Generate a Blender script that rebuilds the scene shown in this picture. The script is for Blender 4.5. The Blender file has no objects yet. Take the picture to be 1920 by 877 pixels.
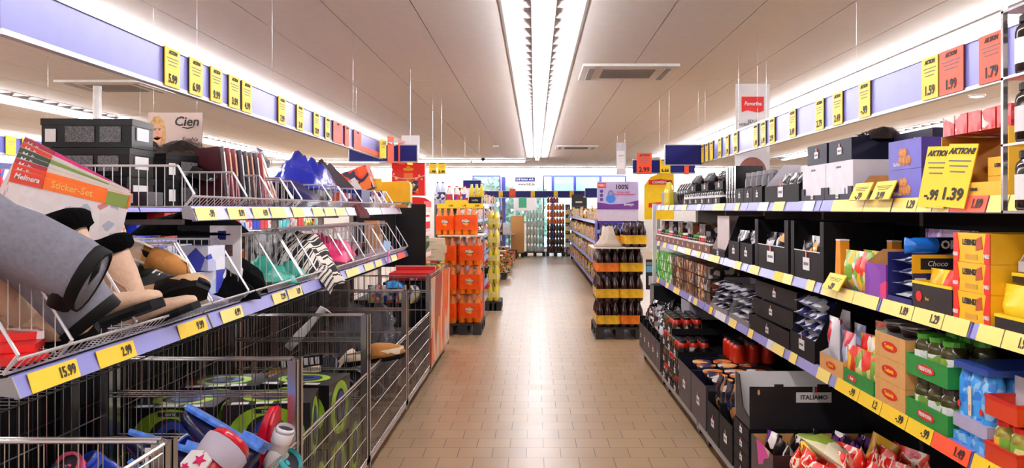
import bpy, math, random
from mathutils import Matrix, Vector
random.seed(7)
SC = bpy.context.scene
COL = SC.collection
# ---------------------------------------------------------------- camera
FPX, HX, HY, CH = 1550.0, 1003.0, 392.0, 1.5
cam_data = bpy.data.cameras.new('camera')
cam = bpy.data.objects.new('camera', cam_data); COL.objects.link(cam)
cam.location = (0, 0, CH); cam.rotation_euler = (math.radians(90), 0, 0)
cam_data.sensor_width = 36.0; cam_data.lens = 36.0 * FPX / 1920
cam_data.shift_x = -(HX - 960) / 1920; cam_data.shift_y = -(438.5 - HY) / 1920
cam_data.clip_start = 0.02; cam_data.clip_end = 200
SC.camera = cam
# ---------------------------------------------------------------- sky, exposure
world = bpy.data.worlds.new('daylight'); SC.world = world; world.use_nodes = True
wn = world.node_tree
sky = wn.nodes.new('ShaderNodeTexSky'); sky.sky_type = 'NISHITA'
sky.sun_elevation = math.radians(38); sky.sun_rotation = math.radians(150); sky.sun_disc = False
wn.links.new(sky.outputs[0], wn.nodes['Background'].inputs[0])
wn.nodes['Background'].inputs[1].default_value = 0.9
SC.view_settings.view_transform = 'Standard'; SC.view_settings.look = 'None'
SC.view_settings.gamma = 1.0; SC.view_settings.exposure = 0.35; SC.view_settings.use_curve_mapping = False
TUBE = 42.0            # strength of the fluorescent tubes
SC.cycles.max_bounces = 7; SC.cycles.diffuse_bounces = 4; SC.cycles.glossy_bounces = 3
SC.cycles.transmission_bounces = 4; SC.cycles.transparent_max_bounces = 12
SC.cycles.sample_clamp_indirect = 4.0; SC.cycles.caustics_reflective = False; SC.cycles.caustics_refractive = False
# ---------------------------------------------------------------- helpers
R = math.radians
def YX(px, X): return X * FPX / (px - HX)             # depth at which the plane x = X passes column px
def PXZ(px, py, Y): return ((px - HX) * Y / FPX, CH - (py - HY) * Y / FPX)
def lin(c):
    return tuple((v / 255 / 12.92) if v <= 10 else (((v / 255) + .055) / 1.055) ** 2.4 for v in c)
MATS = {}
def M(name, rgb, rough=.5, metal=0.0, var=.06, emit=None, alpha=1.0, spec=.5, nscale=14, bump=0.0, rand=0.0):
    if name in MATS: return MATS[name]
    m = bpy.data.materials.new(name); m.use_nodes = True; MATS[name] = m
    nt = m.node_tree; p = nt.nodes['Principled BSDF']; c = lin(rgb)
    tc = nt.nodes.new('ShaderNodeTexCoord'); nz = nt.nodes.new('ShaderNodeTexNoise')
    nz.inputs['Scale'].default_value = nscale; nz.inputs['Detail'].default_value = 3
    nt.links.new(tc.outputs['Object'], nz.inputs['Vector'])
    rp = nt.nodes.new('ShaderNodeValToRGB')
    rp.color_ramp.elements[0].position = .3; rp.color_ramp.elements[1].position = .7
    rp.color_ramp.elements[0].color = tuple(x * (1 - var) for x in c) + (1,)
    rp.color_ramp.elements[1].color = tuple(min(1, x * (1 + var)) for x in c) + (1,)
    nt.links.new(nz.outputs['Fac'], rp.inputs[0])
    src = rp.outputs[0]
    if rand:
        oi = nt.nodes.new('ShaderNodeObjectInfo'); hs = nt.nodes.new('ShaderNodeHueSaturation')
        mr = nt.nodes.new('ShaderNodeMapRange'); mr.inputs[3].default_value = .5 - rand; mr.inputs[4].default_value = .5 + rand
        nt.links.new(oi.outputs['Random'], mr.inputs[0]); nt.links.new(mr.outputs[0], hs.inputs['Hue'])
        nt.links.new(src, hs.inputs['Color']); src = hs.outputs[0]
    nt.links.new(src, p.inputs['Base Color'])
    p.inputs['Roughness'].default_value = rough; p.inputs['Metallic'].default_value = metal
    p.inputs['Specular IOR Level'].default_value = spec
    if bump:
        b = nt.nodes.new('ShaderNodeBump'); b.inputs['Strength'].default_value = bump; b.inputs['Distance'].default_value = .01
        nt.links.new(nz.outputs['Fac'], b.inputs['Height']); nt.links.new(b.outputs[0], p.inputs['Normal'])
    if emit:
        p.inputs['Emission Color'].default_value = lin(rgb) + (1,); p.inputs['Emission Strength'].default_value = emit
    if alpha < 1: p.inputs['Alpha'].default_value = alpha
    return m
def PM(name, cols, scale=18, rough=.35, rand=True, stretch=(1, 1, 1), kind='voronoi', bump=0.0, shift=0.0):
    """printed packaging: patches of several colours, different on each object"""
    if name in MATS: return MATS[name]
    m = bpy.data.materials.new(name); m.use_nodes = True; MATS[name] = m
    nt = m.node_tree; p = nt.nodes['Principled BSDF']
    tc = nt.nodes.new('ShaderNodeTexCoord'); mp = nt.nodes.new('ShaderNodeMapping'); mp.inputs['Scale'].default_value = stretch
    nt.links.new(tc.outputs['Object'], mp.inputs[0])
    if rand:
        oi = nt.nodes.new('ShaderNodeObjectInfo'); cx = nt.nodes.new('ShaderNodeCombineXYZ')
        ml = nt.nodes.new('ShaderNodeMath'); ml.operation = 'MULTIPLY'; ml.inputs[1].default_value = 9
        nt.links.new(oi.outputs['Random'], ml.inputs[0])
        for i in range(3): nt.links.new(ml.outputs[0], cx.inputs[i])
        nt.links.new(cx.outputs[0], mp.inputs['Location'])
    if kind == 'voronoi':
        v = nt.nodes.new('ShaderNodeTexVoronoi'); v.inputs['Scale'].default_value = scale
        sp = nt.nodes.new('ShaderNodeSeparateColor'); nt.links.new(v.outputs['Color'], sp.inputs[0]); fac = sp.outputs[0]
    elif kind == 'wave':
        v = nt.nodes.new('ShaderNodeTexWave'); v.inputs['Scale'].default_value = scale; v.inputs['Distortion'].default_value = 5
        v.inputs['Detail'].default_value = 1.5; fac = v.outputs['Fac']
    else:
        v = nt.nodes.new('ShaderNodeTexNoise'); v.inputs['Scale'].default_value = scale; v.inputs['Detail'].default_value = 1.5; fac = v.outputs['Fac']
    nt.links.new(mp.outputs[0], v.inputs['Vector'])
    rp = nt.nodes.new('ShaderNodeValToRGB'); cr = rp.color_ramp; cr.interpolation = 'CONSTANT'
    n = len(cols)
    lo, hi = (0, 1) if kind != 'noise' else (.36, .64)
    for i, c in enumerate(cols):
        pos = lo + (hi - lo) * i / n
        if i == 0: cr.elements[0].position = 0; cr.elements[0].color = lin(c) + (1,)
        elif i == 1: cr.elements[1].position = pos; cr.elements[1].color = lin(c) + (1,)
        else: e = cr.elements.new(pos); e.color = lin(c) + (1,)
    nt.links.new(fac, rp.inputs[0]); nt.links.new(rp.outputs[0], p.inputs['Base Color'])
    p.inputs['Roughness'].default_value = rough
    if bump:
        b = nt.nodes.new('ShaderNodeBump'); b.inputs['Strength'].default_value = bump; b.inputs['Distance'].default_value = .006
        nz = nt.nodes.new('ShaderNodeTexNoise'); nz.inputs['Scale'].default_value = 35
        nt.links.new(tc.outputs['Object'], nz.inputs['Vector'])
        nt.links.new(nz.outputs['Fac'], b.inputs['Height']); nt.links.new(b.outputs[0], p.inputs['Normal'])
    return m

class MB:
    def __init__(s): s.v = []; s.f = []; s.m = []
    def poly(s, pts, m=0):
        i = len(s.v); s.v += [tuple(p) for p in pts]; s.f.append(tuple(range(i, i + len(pts)))); s.m.append(m); return s
    def box(s, x0, x1, y0, y1, z0, z1, m=0, side=None):
        i = len(s.v)
        s.v += [(x0, y0, z0), (x1, y0, z0), (x1, y1, z0), (x0, y1, z0), (x0, y0, z1), (x1, y0, z1), (x1, y1, z1), (x0, y1, z1)]
        fs = [(0, 3, 2, 1), (4, 5, 6, 7), (0, 1, 5, 4), (1, 2, 6, 5), (2, 3, 7, 6), (3, 0, 4, 7)]   # bottom top front(-y) right back left
        for k, f in enumerate(fs):
            s.f.append(tuple(i + a for a in f)); s.m.append(side.get(k, m) if side else m)
        return s
    def prism(s, prof, a, b, axis='x', m=0):
        """profile of 2d points swept from a to b along the axis; profile coords are the other two axes in order"""
        def p3(q, t): return {'x': (t, q[0], q[1]), 'y': (q[0], t, q[1]), 'z': (q[0], q[1], t)}[axis]
        n = len(prof); i = len(s.v)
        s.v += [p3(q, a) for q in prof] + [p3(q, b) for q in prof]
        s.f.append(tuple(range(i, i + n))[::-1]); s.m.append(m)
        s.f.append(tuple(range(i + n, i + 2 * n))); s.m.append(m)
        for k in range(n):
            k2 = (k + 1) % n; s.f.append((i + k, i + k2, i + n + k2, i + n + k)); s.m.append(m)
        return s
    def cyl(s, p0, p1, r, n=8, m=0, r2=None, caps=True):
        p0 = Vector(p0); p1 = Vector(p1); d = (p1 - p0)
        if d.length < 1e-7: return s
        d.normalize(); a = d.orthogonal().normalized(); b = d.cross(a); r2 = r if r2 is None else r2
        i = len(s.v)
        for c, q in ((p0, r), (p1, r2)):
            for k in range(n):
                t = 2 * math.pi * (k + .5) / n; s.v.append(tuple(c + q * (math.cos(t) * a + math.sin(t) * b)))
        for k in range(n):
            k2 = (k + 1) % n; s.f.append((i + k, i + k2, i + n + k2, i + n + k)); s.m.append(m)
        if caps:
            s.f.append(tuple(range(i, i + n))[::-1]); s.m.append(m); s.f.append(tuple(range(i + n, i + 2 * n))); s.m.append(m)
        return s
    def tube(s, pts, r, n=6, m=0):
        for a, b in zip(pts, pts[1:]): s.cyl(a, b, r, n, m)
        return s
    def wire(s, a, b, r=.0022, m=0): return s.cyl(a, b, r, 4, m, caps=False)
    def lathe(s, prof, n=14, c=(0, 0, 0), m=0, ms=None, sx=1, sy=1):
        i = len(s.v)
        for (r, z) in prof:
            for k in range(n):
                t = 2 * math.pi * k / n; s.v.append((c[0] + sx * r * math.cos(t), c[1] + sy * r * math.sin(t), c[2] + z))
        for j in range(len(prof) - 1):
            for k in range(n):
                k2 = (k + 1) % n
                s.f.append((i + j * n + k, i + j * n + k2, i + (j + 1) * n + k2, i + (j + 1) * n + k)); s.m.append(ms[j] if ms else m)
        if prof[0][0] > 1e-5: s.f.append(tuple(i + k for k in range(n))[::-1]); s.m.append(ms[0] if ms else m)
        if prof[-1][0] > 1e-5: s.f.append(tuple(i + (len(prof) - 1) * n + k for k in range(n))); s.m.append(ms[-1] if ms else m)
        return s
    def loft(s, rings, m=0, caps=True, ms=None):
        n = len(rings[0]); i = len(s.v)
        for r in rings: s.v += [tuple(p) for p in r]
        for j in range(len(rings) - 1):
            for k in range(n):
                k2 = (k + 1) % n
                s.f.append((i + j * n + k, i + j * n + k2, i + (j + 1) * n + k2, i + (j + 1) * n + k)); s.m.append(ms[j] if ms else m)
        if caps:
            s.f.append(tuple(range(i, i + n))[::-1]); s.m.append(ms[0] if ms else m)
            s.f.append(tuple(range(i + (len(rings) - 1) * n, i + len(rings) * n))); s.m.append(ms[-1] if ms else m)
        return s
    def ball(s, c, r, n=10, m=0, sc=(1, 1, 1), jit=0):
        prof = [(math.sin(math.pi * k / (n // 2 + 1)) * r, -math.cos(math.pi * k / (n // 2 + 1)) * r) for k in range(0, n // 2 + 2)]
        i = len(s.v); s.lathe(prof, n, (0, 0, 0), m)
        for k in range(i, len(s.v)):
            x, y, z = s.v[k]; q = 1 + random.uniform(-jit, jit)
            s.v[k] = (c[0] + x * sc[0] * q, c[1] + y * sc[1] * q, c[2] + z * sc[2] * q)
        return s
    def xf(s, mat, i0=0):
        for k in range(i0, len(s.v)): s.v[k] = tuple(mat @ Vector(s.v[k]))
        return s
    def jitter(s, a):
        s.v = [(x + random.uniform(-a, a), y + random.uniform(-a, a), z + random.uniform(-a, a)) for x, y, z in s.v]; return s
    def build(s, name, mats, parent=None, smooth=False, **kw):
        me = bpy.data.meshes.new(name); me.from_pydata(s.v, [], s.f)
        if not isinstance(mats, (list, tuple)): mats = [mats]
        for q in mats: me.materials.append(q)
        if len(mats) > 1: me.polygons.foreach_set('material_index', s.m)
        if smooth: me.polygons.foreach_set('use_smooth', [True] * len(s.f))
        me.update()
        o = bpy.data.objects.new(name, me); COL.objects.link(o)
        if parent: o.parent = parent
        for k, v in kw.items(): o[k] = v
        return o
def text(name, body, size, m, parent=None, loc=(0, 0, 0), rot=(R(90), 0, 0), bold=.0, align='CENTER', ext=.0004, sx=1.0, shear=0, rsx=None):
    c = bpy.data.curves.new(name, 'FONT'); c.body = body; c.size = size; c.align_x = align; c.align_y = 'CENTER'
    c.extrude = ext; c.offset = bold; c.resolution_u = 2; c.shear = shear; c.space_line = .8
    c.materials.append(m)
    o = bpy.data.objects.new(name, c); COL.objects.link(o); o.location = loc; o.rotation_euler = rot; o.scale = (sx, 1, 1)
    if parent: o.parent = parent
    return o
def empty(name, loc=(0, 0, 0), rz=0, rot=None):
    o = bpy.data.objects.new(name, None); COL.objects.link(o); o.location = loc; o.rotation_euler = rot or (0, 0, rz); o.empty_display_size = .05
    return o
def tag(o, label=None, cat=None, group=None, kind=None):
    if label: o['label'] = label
    if cat: o['category'] = cat
    if group: o['group'] = group
    if kind: o['kind'] = kind
    return o
def struct(mb, name, mats, label=None, **k):
    o = mb.build(name, mats, **k); o['kind'] = 'structure'
    if label: o['label'] = label
    return o
def copy_tree(o, parent=None):
    c = o.copy(); COL.objects.link(c)
    if parent: c.parent = parent
    for ch in o.children: copy_tree(ch, c)
    return c
POOL = {}
def over(o):
    return o
def put(key, builder, loc, rz=0.0, label=None, cat=None, group=None, rot=None, scale=None):
    """first use builds the thing, later uses copy it with its parts"""
    if key not in POOL:
        o = builder(); POOL[key] = o
    else:
        o = copy_tree(POOL[key])
        for k in ('group',):
            if k in o and not group: del o[k]
    o.location = loc; o.rotation_euler = rot or (0, 0, rz)
    if scale: o.scale = (scale,) * 3 if not isinstance(scale, tuple) else scale
    return tag(o, label, cat, group)
# ---------------------------------------------------------------- materials
WHITE = M('white_paint', (232, 230, 226), .5); CEILM = M('ceiling_panel', (240, 234, 228), .7, var=.02)
STEEL = M('bright_steel', (200, 196, 196), .22, .92); DSTEEL = M('dull_steel', (120, 114, 110), .35, .85)
BLACK = M('black_plastic', (10, 9, 11), .4, spec=.3); BLKCARD = M('black_card', (13, 10, 13), .6, nscale=40, var=.2, spec=.18)
NAVY = M('navy_card', (14, 15, 38), .5, spec=.25); GREYM = M('grey_metal', (150, 148, 152), .4, .4)
LAV = M('lavender_strip', (128, 128, 196), .3, var=.03); YEL = M('yellow_card', (248, 206, 30), .45, var=.03)
PALEY = M('pale_yellow_card', (248, 222, 116), .4, var=.04); ORG = M('orange_card', (244, 84, 44), .5, var=.03)
INK = M('black_ink', (20, 18, 22), .6); REDM = M('red_card', (214, 26, 24), .45); BLUE = M('royal_blue', (16, 22, 104), .4, spec=.3)
WHT = M('white_card', (228, 224, 224), .5, var=.03); TAN = M('brown_cardboard', (200, 148, 88), .7, nscale=30)
CLEARP = M('clear_film', (225, 228, 235), .12, alpha=.16, var=.02)
WIRE = M('bright_wire', (226, 224, 228), .28, .55); GREYINK = M('grey_ink', (110, 106, 112), .6)
GREEN = M('green_card', (30, 130, 52), .5); CREAM = M('cream_board', (228, 218, 198), .5)
ALU = M('aluminium_frame', (190, 190, 194), .35, .6)
# ================================================================ the hall
def tile_floor():
    m = bpy.data.materials.new('brown_floor_tiles'); m.use_nodes = True; nt = m.node_tree; p = nt.nodes['Principled BSDF']
    tc = nt.nodes.new('ShaderNodeTexCoord'); mp = nt.nodes.new('ShaderNodeMapping')
    mp.inputs['Location'].default_value = (.052 + 21.0, -4.997 + .2076 * 101, 0)
    nt.links.new(tc.outputs['Object'], mp.inputs[0])
    b = nt.nodes.new('ShaderNodeTexBrick'); b.inputs['Scale'].default_value = 1; b.inputs['Brick Width'].default_value = .21
    b.inputs['Row Height'].default_value = .2076; b.inputs['Mortar Size'].default_value = .0022; b.inputs['Mortar Smooth'].default_value = .1
    b.inputs['Color1'].default_value = lin((194, 162, 124)) + (1,); b.inputs['Color2'].default_value = lin((184, 152, 115)) + (1,)
    b.inputs['Mortar'].default_value = lin((66, 54, 44)) + (1,); b.inputs['Bias'].default_value = 0
    nt.links.new(mp.outputs[0], b.inputs['Vector'])
    nz = nt.nodes.new('ShaderNodeTexNoise'); nz.inputs['Scale'].default_value = 3.5; nz.inputs['Detail'].default_value = 5
    nt.links.new(tc.outputs['Object'], nz.inputs['Vector'])
    mx = nt.nodes.new('ShaderNodeMix'); mx.data_type = 'RGBA'; mx.blend_type = 'MULTIPLY'; mx.inputs[0].default_value = .35
    nt.links.new(b.outputs['Color'], mx.inputs[6]); nt.links.new(nz.outputs['Fac'], mx.inputs[7])
    nt.links.new(mx.outputs[2], p.inputs['Base Color'])
    mr = nt.nodes.new('ShaderNodeMapRange'); mr.inputs[3].default_value = .24; mr.inputs[4].default_value = .40
    nt.links.new(nz.outputs['Fac'], mr.inputs[0]); nt.links.new(mr.outputs[0], p.inputs['Roughness'])
    bp = nt.nodes.new('ShaderNodeBump'); bp.inputs['Strength'].default_value = .25; bp.inputs['Distance'].default_value = .002; bp.invert = True
    nt.links.new(b.outputs['Fac'], bp.inputs['Height']); nt.links.new(bp.outputs[0], p.inputs['Normal'])
    p.inputs['Specular IOR Level'].default_value = .6
    return m
XL, XR, YB, YN, CZ = -11.0, 9.0, 29.0, -3.0, 2.9
struct(MB().poly([(XL, YN, 0), (XR, YN, 0), (XR, YB + .2, 0), (XL, YB + .2, 0)]), 'floor', tile_floor())
# ceiling of long panels with joints as real grooves
cb = MB(); TROF = [-9.84, -6.54, -3.24, .06, 3.36, 6.66]
xs = [XL]; gx = .06 - .3 - .6 * 18
g = []
k = -19
while .06 + .3 + .6 * k < XR:
    x = .06 + .3 + .6 * k; k += 1
    if x > XL + .05: g.append(x)
prev = XL
for x in g + [XR]:
    mid = (prev + x) / 2
    if any(abs(mid - t) < .2 for t in TROF):   # recess for the light strip
        cb.box(prev, x, YN, 23.2, CZ + .06, CZ + .09); cb.box(prev, x, 23.2, YB, CZ, CZ + .03)
        cb.box(prev - .004, prev + .012, YN, 23.2, CZ - .004, CZ + .08, 1); cb.box(x - .012, x + .004, YN, 23.2, CZ - .004, CZ + .08, 1)
    else:
        for y0 in range(int(YN), int(YB), 4):
            cb.box(prev + .004, x - .004, y0 + .004, min(y0 + 4, YB) - .004, CZ, CZ + .03)
    prev = x
cb.box(XL, XR, YN, YB, CZ + .10, CZ + .14, 1)
struct(cb, 'ceiling', [CEILM, M('ceiling_void', (150, 144, 138), .7)])
# walls
WALLM = M('off_white_wall', (222, 218, 214), .7)
struct(MB().box(XL - .1, XL, YN, YB, 0, CZ), 'wall_left', WALLM)
struct(MB().box(XR, XR + .1, YN, YB, 0, CZ), 'wall_right', WALLM)
struct(MB().box(XL, XR, YN - .1, YN, 0, CZ), 'wall_front', WALLM)
WX0, WX1 = -2.2, 3.2
wb = MB().box(XL, WX0, YB, YB + .15, 0, CZ).box(WX1, XR, YB, YB + .15, 0, CZ).box(WX0, WX1, YB, YB + .15, 2.68, CZ).box(WX0, WX1, YB, YB + .15, 0, .12)
struct(wb, 'wall_back', WALLM)
GLASS = M('window_glass', (235, 245, 245), .03, alpha=.12, var=.01); TEALG = M('tinted_window_glass', (150, 225, 215), .08, alpha=.6, var=.02)
FRB = M('blue_window_frame', (48, 52, 140), .4)
cols = [WX0, -1.2, .28, .63, 1.40, 2.30, WX1]
for i, (a, b) in enumerate(zip(cols, cols[1:])):
    fr = MB()
    bl = FRB if i not in (1,) else WHITE
    w = .045
    fr.box(a, a + w, YB - .02, YB + .08, .12, 2.68).box(b - w, b, YB - .02, YB + .08, .12, 2.68)
    for z in (.12, 1.98, 2.64): fr.box(a + w, b - w, YB - .02, YB + .08, z, z + .045)
    o = tag(fr.build('window_%d' % (i + 1), bl), kind='structure')
    MB().box(a + w, b - w, YB + .02, YB + .03, .16, 1.98).build('window_pane', GLASS, o)
    MB().box(a + w, b - w, YB + .02, YB + .03, 2.03, 2.64).build('upper_window_pane', TEALG if i in (3, 4) else GLASS, o)
# blue column in front of window
struct(MB().box(-1.16, -1.02, YB - .3, YB - .16, 0, 2.62), 'trim_1', FRB)
# outside: paving, hedge and building
struct(MB().box(-25, 25, YB + .2, 60, -.05, 0), 'ground', M('pale_paving', (190, 188, 180), .8))
def bush(name, x, y, r, h, col, n, label):
    mb = MB()
    for i in range(n):
        a = random.random() * 6.28; q = r * math.sqrt(random.random()); z = random.random() * h
        s = .12 + random.random() * .16; p = Vector((x + q * math.cos(a), y + q * math.sin(a), z)); d = Vector((random.uniform(-1, 1), random.uniform(-1, 1), random.uniform(-1, 1))).normalized() * s
        e = d.orthogonal().normalized() * s * .6; mb.poly([p - d, p - e, p + d, p + e])
    o = mb.build(name, M(name + '_leaf%d' % n, col, .6, rand=.03, var=.25)); tag(o, label, 'bush'); return o
bush('bush', -2.3, 33, 1.1, 3.2, (96, 150, 112), 900, 'large green leafy bush outside the glazed back wall, left end')
bush('bush', -.5, 35, .95, 2.4, (110, 160, 128), 600, 'paler green bush outside, seen through the glazed wall behind the brown cartons')
hb = empty('building', (0, 48, 0)); tag(hb, 'pale blue green building across the car park behind the back windows', 'building')
MB().box(1, 14, 0, 6, 0, 6).build('wall', M('teal_facade', (168, 222, 216), .7), hb)
for i in range(5): MB().box(1, 14, -.05, 0, .8 + i * 1.1, .86 + i * 1.1).build('ledge', WHITE, hb)
# light strips: recess housing, louvres, tubes
TUBEM = M('fluorescent_tube', (250, 250, 255), .4, emit=TUBE, var=0)
def troffer(x, y0, y1, label, seg=1.55):
    t = empty('fluorescent_strip_light', (x, y0, CZ)); tag(t, label, 'ceiling light', 'long fluorescent strips along the ceiling')
    hb = MB(); L = y1 - y0
    hb.box(-.085, -.070, 0, L, -.015, .055).box(.070, .085, 0, L, -.015, .055).box(-.07, .07, 0, L, .045, .055)
    hb.build('housing', M('lamp_housing', (170, 160, 160), .35), t)
    lv = MB(); n = int(L / .32)
    for k in range(n):
        y = k * .32
        lv.box(-.28, -.086, y, y + .012, -.002, .04).box(.086, .28, y, y + .012, -.002, .04)
    lv.build('louvre', M('louvre_white', (235, 235, 238), .3), t)
    tb = MB(); y = .03
    while y + seg - .05 < L:
        tb.cyl((-.03, y, -.075), (-.03, y + seg - .05, -.075), .015, 6).cyl((.03, y, -.075), (.03, y + seg - .05, -.075), .015, 6); y += seg
    tb.build('tube', TUBEM, t)
names = ['over the far left wall', 'over the second aisle to the left', 'above the left price rail', 'over the middle of the main aisle',
         'above the right price rail', 'over the aisle beyond the right shelves']
for x, nm in zip(TROF, names):
    troffer(x, -2.6, 23.0, 'long white fluorescent strip light %s' % nm)
def cross_strip(y, x0, x1, label, z=CZ - .06):
    t = empty('cross_strip_light', (x0, y, z)); tag(t, label, 'ceiling light')
    MB().box(0, x1 - x0, -.05, .05, .02, .06).build('housing', WHITE, t)
    tb = MB(); x = 0.02
    while x + 1.5 < x1 - x0: tb.cyl((x, 0, 0), (x + 1.46, 0, 0), .024, 8); x += 1.53
    tb.build('tube', TUBEM, t)
cross_strip(23.2, -3.3, -.1, 'shorter white tube light crossing the ceiling at the end of the aisle')
cross_strip(23.4, -10.5, -3.6, 'white tube light crossing the ceiling far to the left')
cross_strip(27.6, -10.5, 8.5, 'longest white tube light running across in front of the back windows')
cross_strip(28.6, -10.5, 8.5, 'white tube light just above the glazed back wall')
# cassettes, spots, column
def cassette(x, y, label, w=.93):
    t = empty('air_vent', (x, y, CZ)); tag(t, label, 'air vent')
    MB().box(-w / 2, w / 2, -.45, .45, -.025, .0).build('frame', WHITE, t)
    MB().box(-w * .28, w * .28, -.25, .25, -.032, -.025).build('grille', M('grille_grey', (110, 100, 96), .6), t)
    for s in (-1, 1): MB().box(s * w * .4 - .03, s * w * .4 + .03, -.35, .35, -.034, -.025).build('slot', M('slot_grey', (150, 145, 142), .6), t)
cassette(.93, 18.6, 'white square ceiling air vent at the far end of the aisle')
cassette(.93, 8.4, 'white square ceiling air vent nearer the camera, right of the strip light')
cassette(-4.75, 9.4, 'white ceiling vent seen left of the price rail')
for (x, y, d) in ((-6.1, 12.3, 'nearest of the three left'), (-6.15, 15.8, 'middle of the three left'), (-6.2, 17.6, 'farthest of the three left'), (5.4, 10.1, 'over the right shelves')):
    t = empty('ceiling_spot', (x, y, CZ)); tag(t, 'small round white ceiling spot, %s' % d, 'ceiling spot')
    MB().lathe([(.10, 0), (.10, -.02), (.085, -.03), (.08, -.02)], 14).build('ring', WHITE, t)
    MB().lathe([(.08, -.022), (.02, -.04), (0, -.041)], 14).build('lens', M('spot_lens', (255, 252, 245), .3, emit=6, var=0), t)
t = empty('smoke_detector', (-.86, 18.2, CZ)); tag(t, 'small round smoke detector on the ceiling left of the strip light', 'smoke detector')
MB().lathe([(.07, 0), (.07, -.03), (.04, -.05), (0, -.052)], 12).build('body', CREAM, t)
MB().box(-.01, .01, -.072, -.065, -.03, -.02).build('indicator', REDM, t)
tag(MB().lathe([(.055, 0), (.045, -.03), (.05, -.05), (.02, -.09), (0, -.1)], 10, (-1.42, 22.6, CZ)).build('ceiling_speaker', BLACK), 'small black dome hanging from the ceiling before the cross lights', 'camera dome')
struct(MB().cyl((-4.87, 9.2, 0), (-4.87, 9.2, CZ), .045, 14), 'trim_2', WHITE)
# blue and yellow rail along the back, on hangers
def rail(name, p0, p1, z0, z1, mat, label, cards=(), both=False):
    """price rail hung from the ceiling between two floor points; returns root with local x along it"""
    d = Vector((p1[0] - p0[0], p1[1] - p0[1], 0)); L = d.length; a = math.atan2(d.y, d.x)
    t = empty(name, (p0[0], p0[1], z0), a); tag(t, label, 'price rail')
    h = z1 - z0
    MB().box(0, L, -.008, .008, .008, h - .008).build('panel', mat, t)
    e = MB().box(0, L, -.014, .014, -.006, .010).box(0, L, -.014, .014, h - .010, h + .006); e.build('edge_trim', ALU, t)
    for k in range(int(L / 2) + 1): MB().wire((min(L, k * 2 + .3), 0, h), (min(L, k * 2 + .3), 0, CZ - z0), .0006).build('hanger_wire', STEEL, t)
    return t
def price_card(p, rz, w, h, price, mat, label, group=None, cap='AKTION', rot=None, dark=INK, big=.30):
    """hanging card; local front is -y"""
    t = empty('price_card', p, rz, rot); tag(t, label, 'price card', group)
    MB().box(-w / 2, w / 2, -.002, .002, 0, h).build('card', mat, t)
    if price: text('price_text', price, min(h * big, w / (.62 * len(price)) * 1.25), dark, t, (0, -.0034, h * .2), bold=.002, sx=min(1, w / (h * big * .56 * len(price))))
    ln = MB()
    if cap: text('heading_text', cap, h * .13, dark, t, (0, -.0034, h * .88), bold=.001, shear=.3, sx=min(1, w / (h * .13 * .66 * len(cap))))
    for k, q in enumerate((.72, .64, .55)): ln.box(-w * (.38 - .06 * k), w * (.38 - .06 * k), -.0032, -.002, h * q, h * q + h * .02)
    ln.build('small_print', GREYINK if h > .12 else dark, t)
    return t
# ================================================================ hanging price rails
RLX = -1.43
rl = rail('overhead_price_rail', (RLX, 2.2), (RLX, 7.7), 1.972, 2.128, LAV, 'long lavender overhead price rail above the left wire shelves')
ORD = 'first second third fourth fifth sixth seventh eighth ninth tenth eleventh twelfth thirteenth fourteenth fifteenth sixteenth'.split()
def cards_along(X, zc, spec, side, hcard, where, off=.018):
    for px0, px1, price, mat, extra in spec:
        y0, y1 = sorted((YX(px0, X), YX(px1, X))); w = y1 - y0
        rz = R(90) if side > 0 else R(-90)
        col = 'orange' if mat is ORG else 'yellow'
        pr = ('reading %s' % price) if price else 'with unreadable print'
        price_card((X + side * off, (y0 + y1) / 2, zc), rz, w, hcard, price, mat,
                   '%s price card %s %s, %s from the camera%s' % (col, pr, where, ORD[spec.index((px0, px1, price, mat, extra)) if side > 0 else spec.index((px0, px1, price, mat, extra))], ''))
cards_along(RLX, 1.974, [
 (300, 328, '5.99', YEL, ''), (347, 371, '6.99', YEL, ''), (387, 408, '9.99', YEL, ''), (422, 442, '3.99', YEL, ''),
 (447, 465, '4.99', YEL, ''), (516, 529, '7.99', YEL, ''), (551, 563, '2.49', YEL, ''), (583, 593.5, '12.99', YEL, ''),
 (605, 613.5, '8.99', YEL, ''), (620, 637, None, ORG, ', first of the three'), (642, 650, None, ORG, ', second of the three'), (659, 673, None, ORG, ', third of the three')],
 1, .15, 'on the left overhead rail')
tag(MB().box(RLX + .012, RLX + .02, 6.72, 7.6, 1.975, 2.015).build('price_strip', ORG), 'narrow orange strip along the bottom end of the left overhead rail', 'price strip')
for i, (y, dx, z, hh, mt) in enumerate(((7.45, .06, 1.96, .17, YEL), (7.62, .10, 1.93, .24, ORG), (7.86, .16, 1.93, .22, ORG), (8.0, .22, 1.93, .17, YEL))):
    price_card((RLX + dx, y, z), R(62), .09, hh, '', mt, '%s card sticking out at the end of the left overhead rail, number %s outward' % ('orange' if mt is ORG else 'yellow', ['one', 'two', 'three', 'four'][i]), cap='')
def end_sign(x0, x1, y, z0, z1, label, post=None):
    t = empty('blank_blue_sign', ((x0 + x1) / 2, y, z0)); tag(t, label, 'sign')
    w = (x1 - x0) / 2; h = z1 - z0
    MB().box(-w, w, -.012, .012, 0, h).build('panel', BLUE, t)
    MB().box(-w - .01, w + .01, -.016, .014, -.01, 0).box(-w - .01, w + .01, -.016, .014, h, h + .01).box(-w - .01, -w, -.016, .014, 0, h).box(w, w + .01, -.016, .014, 0, h).build('frame', ALU, t)
    [MB().wire((q * .8, 0, h), (q * .8, 0, CZ - z0), .0006).build('hanger_wire', STEEL, t) for q in (-w, w)]
end_sign(-1.76, -1.12, 7.85, 1.955, 2.105, 'blank dark blue sign at the end of the left overhead rail')
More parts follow.
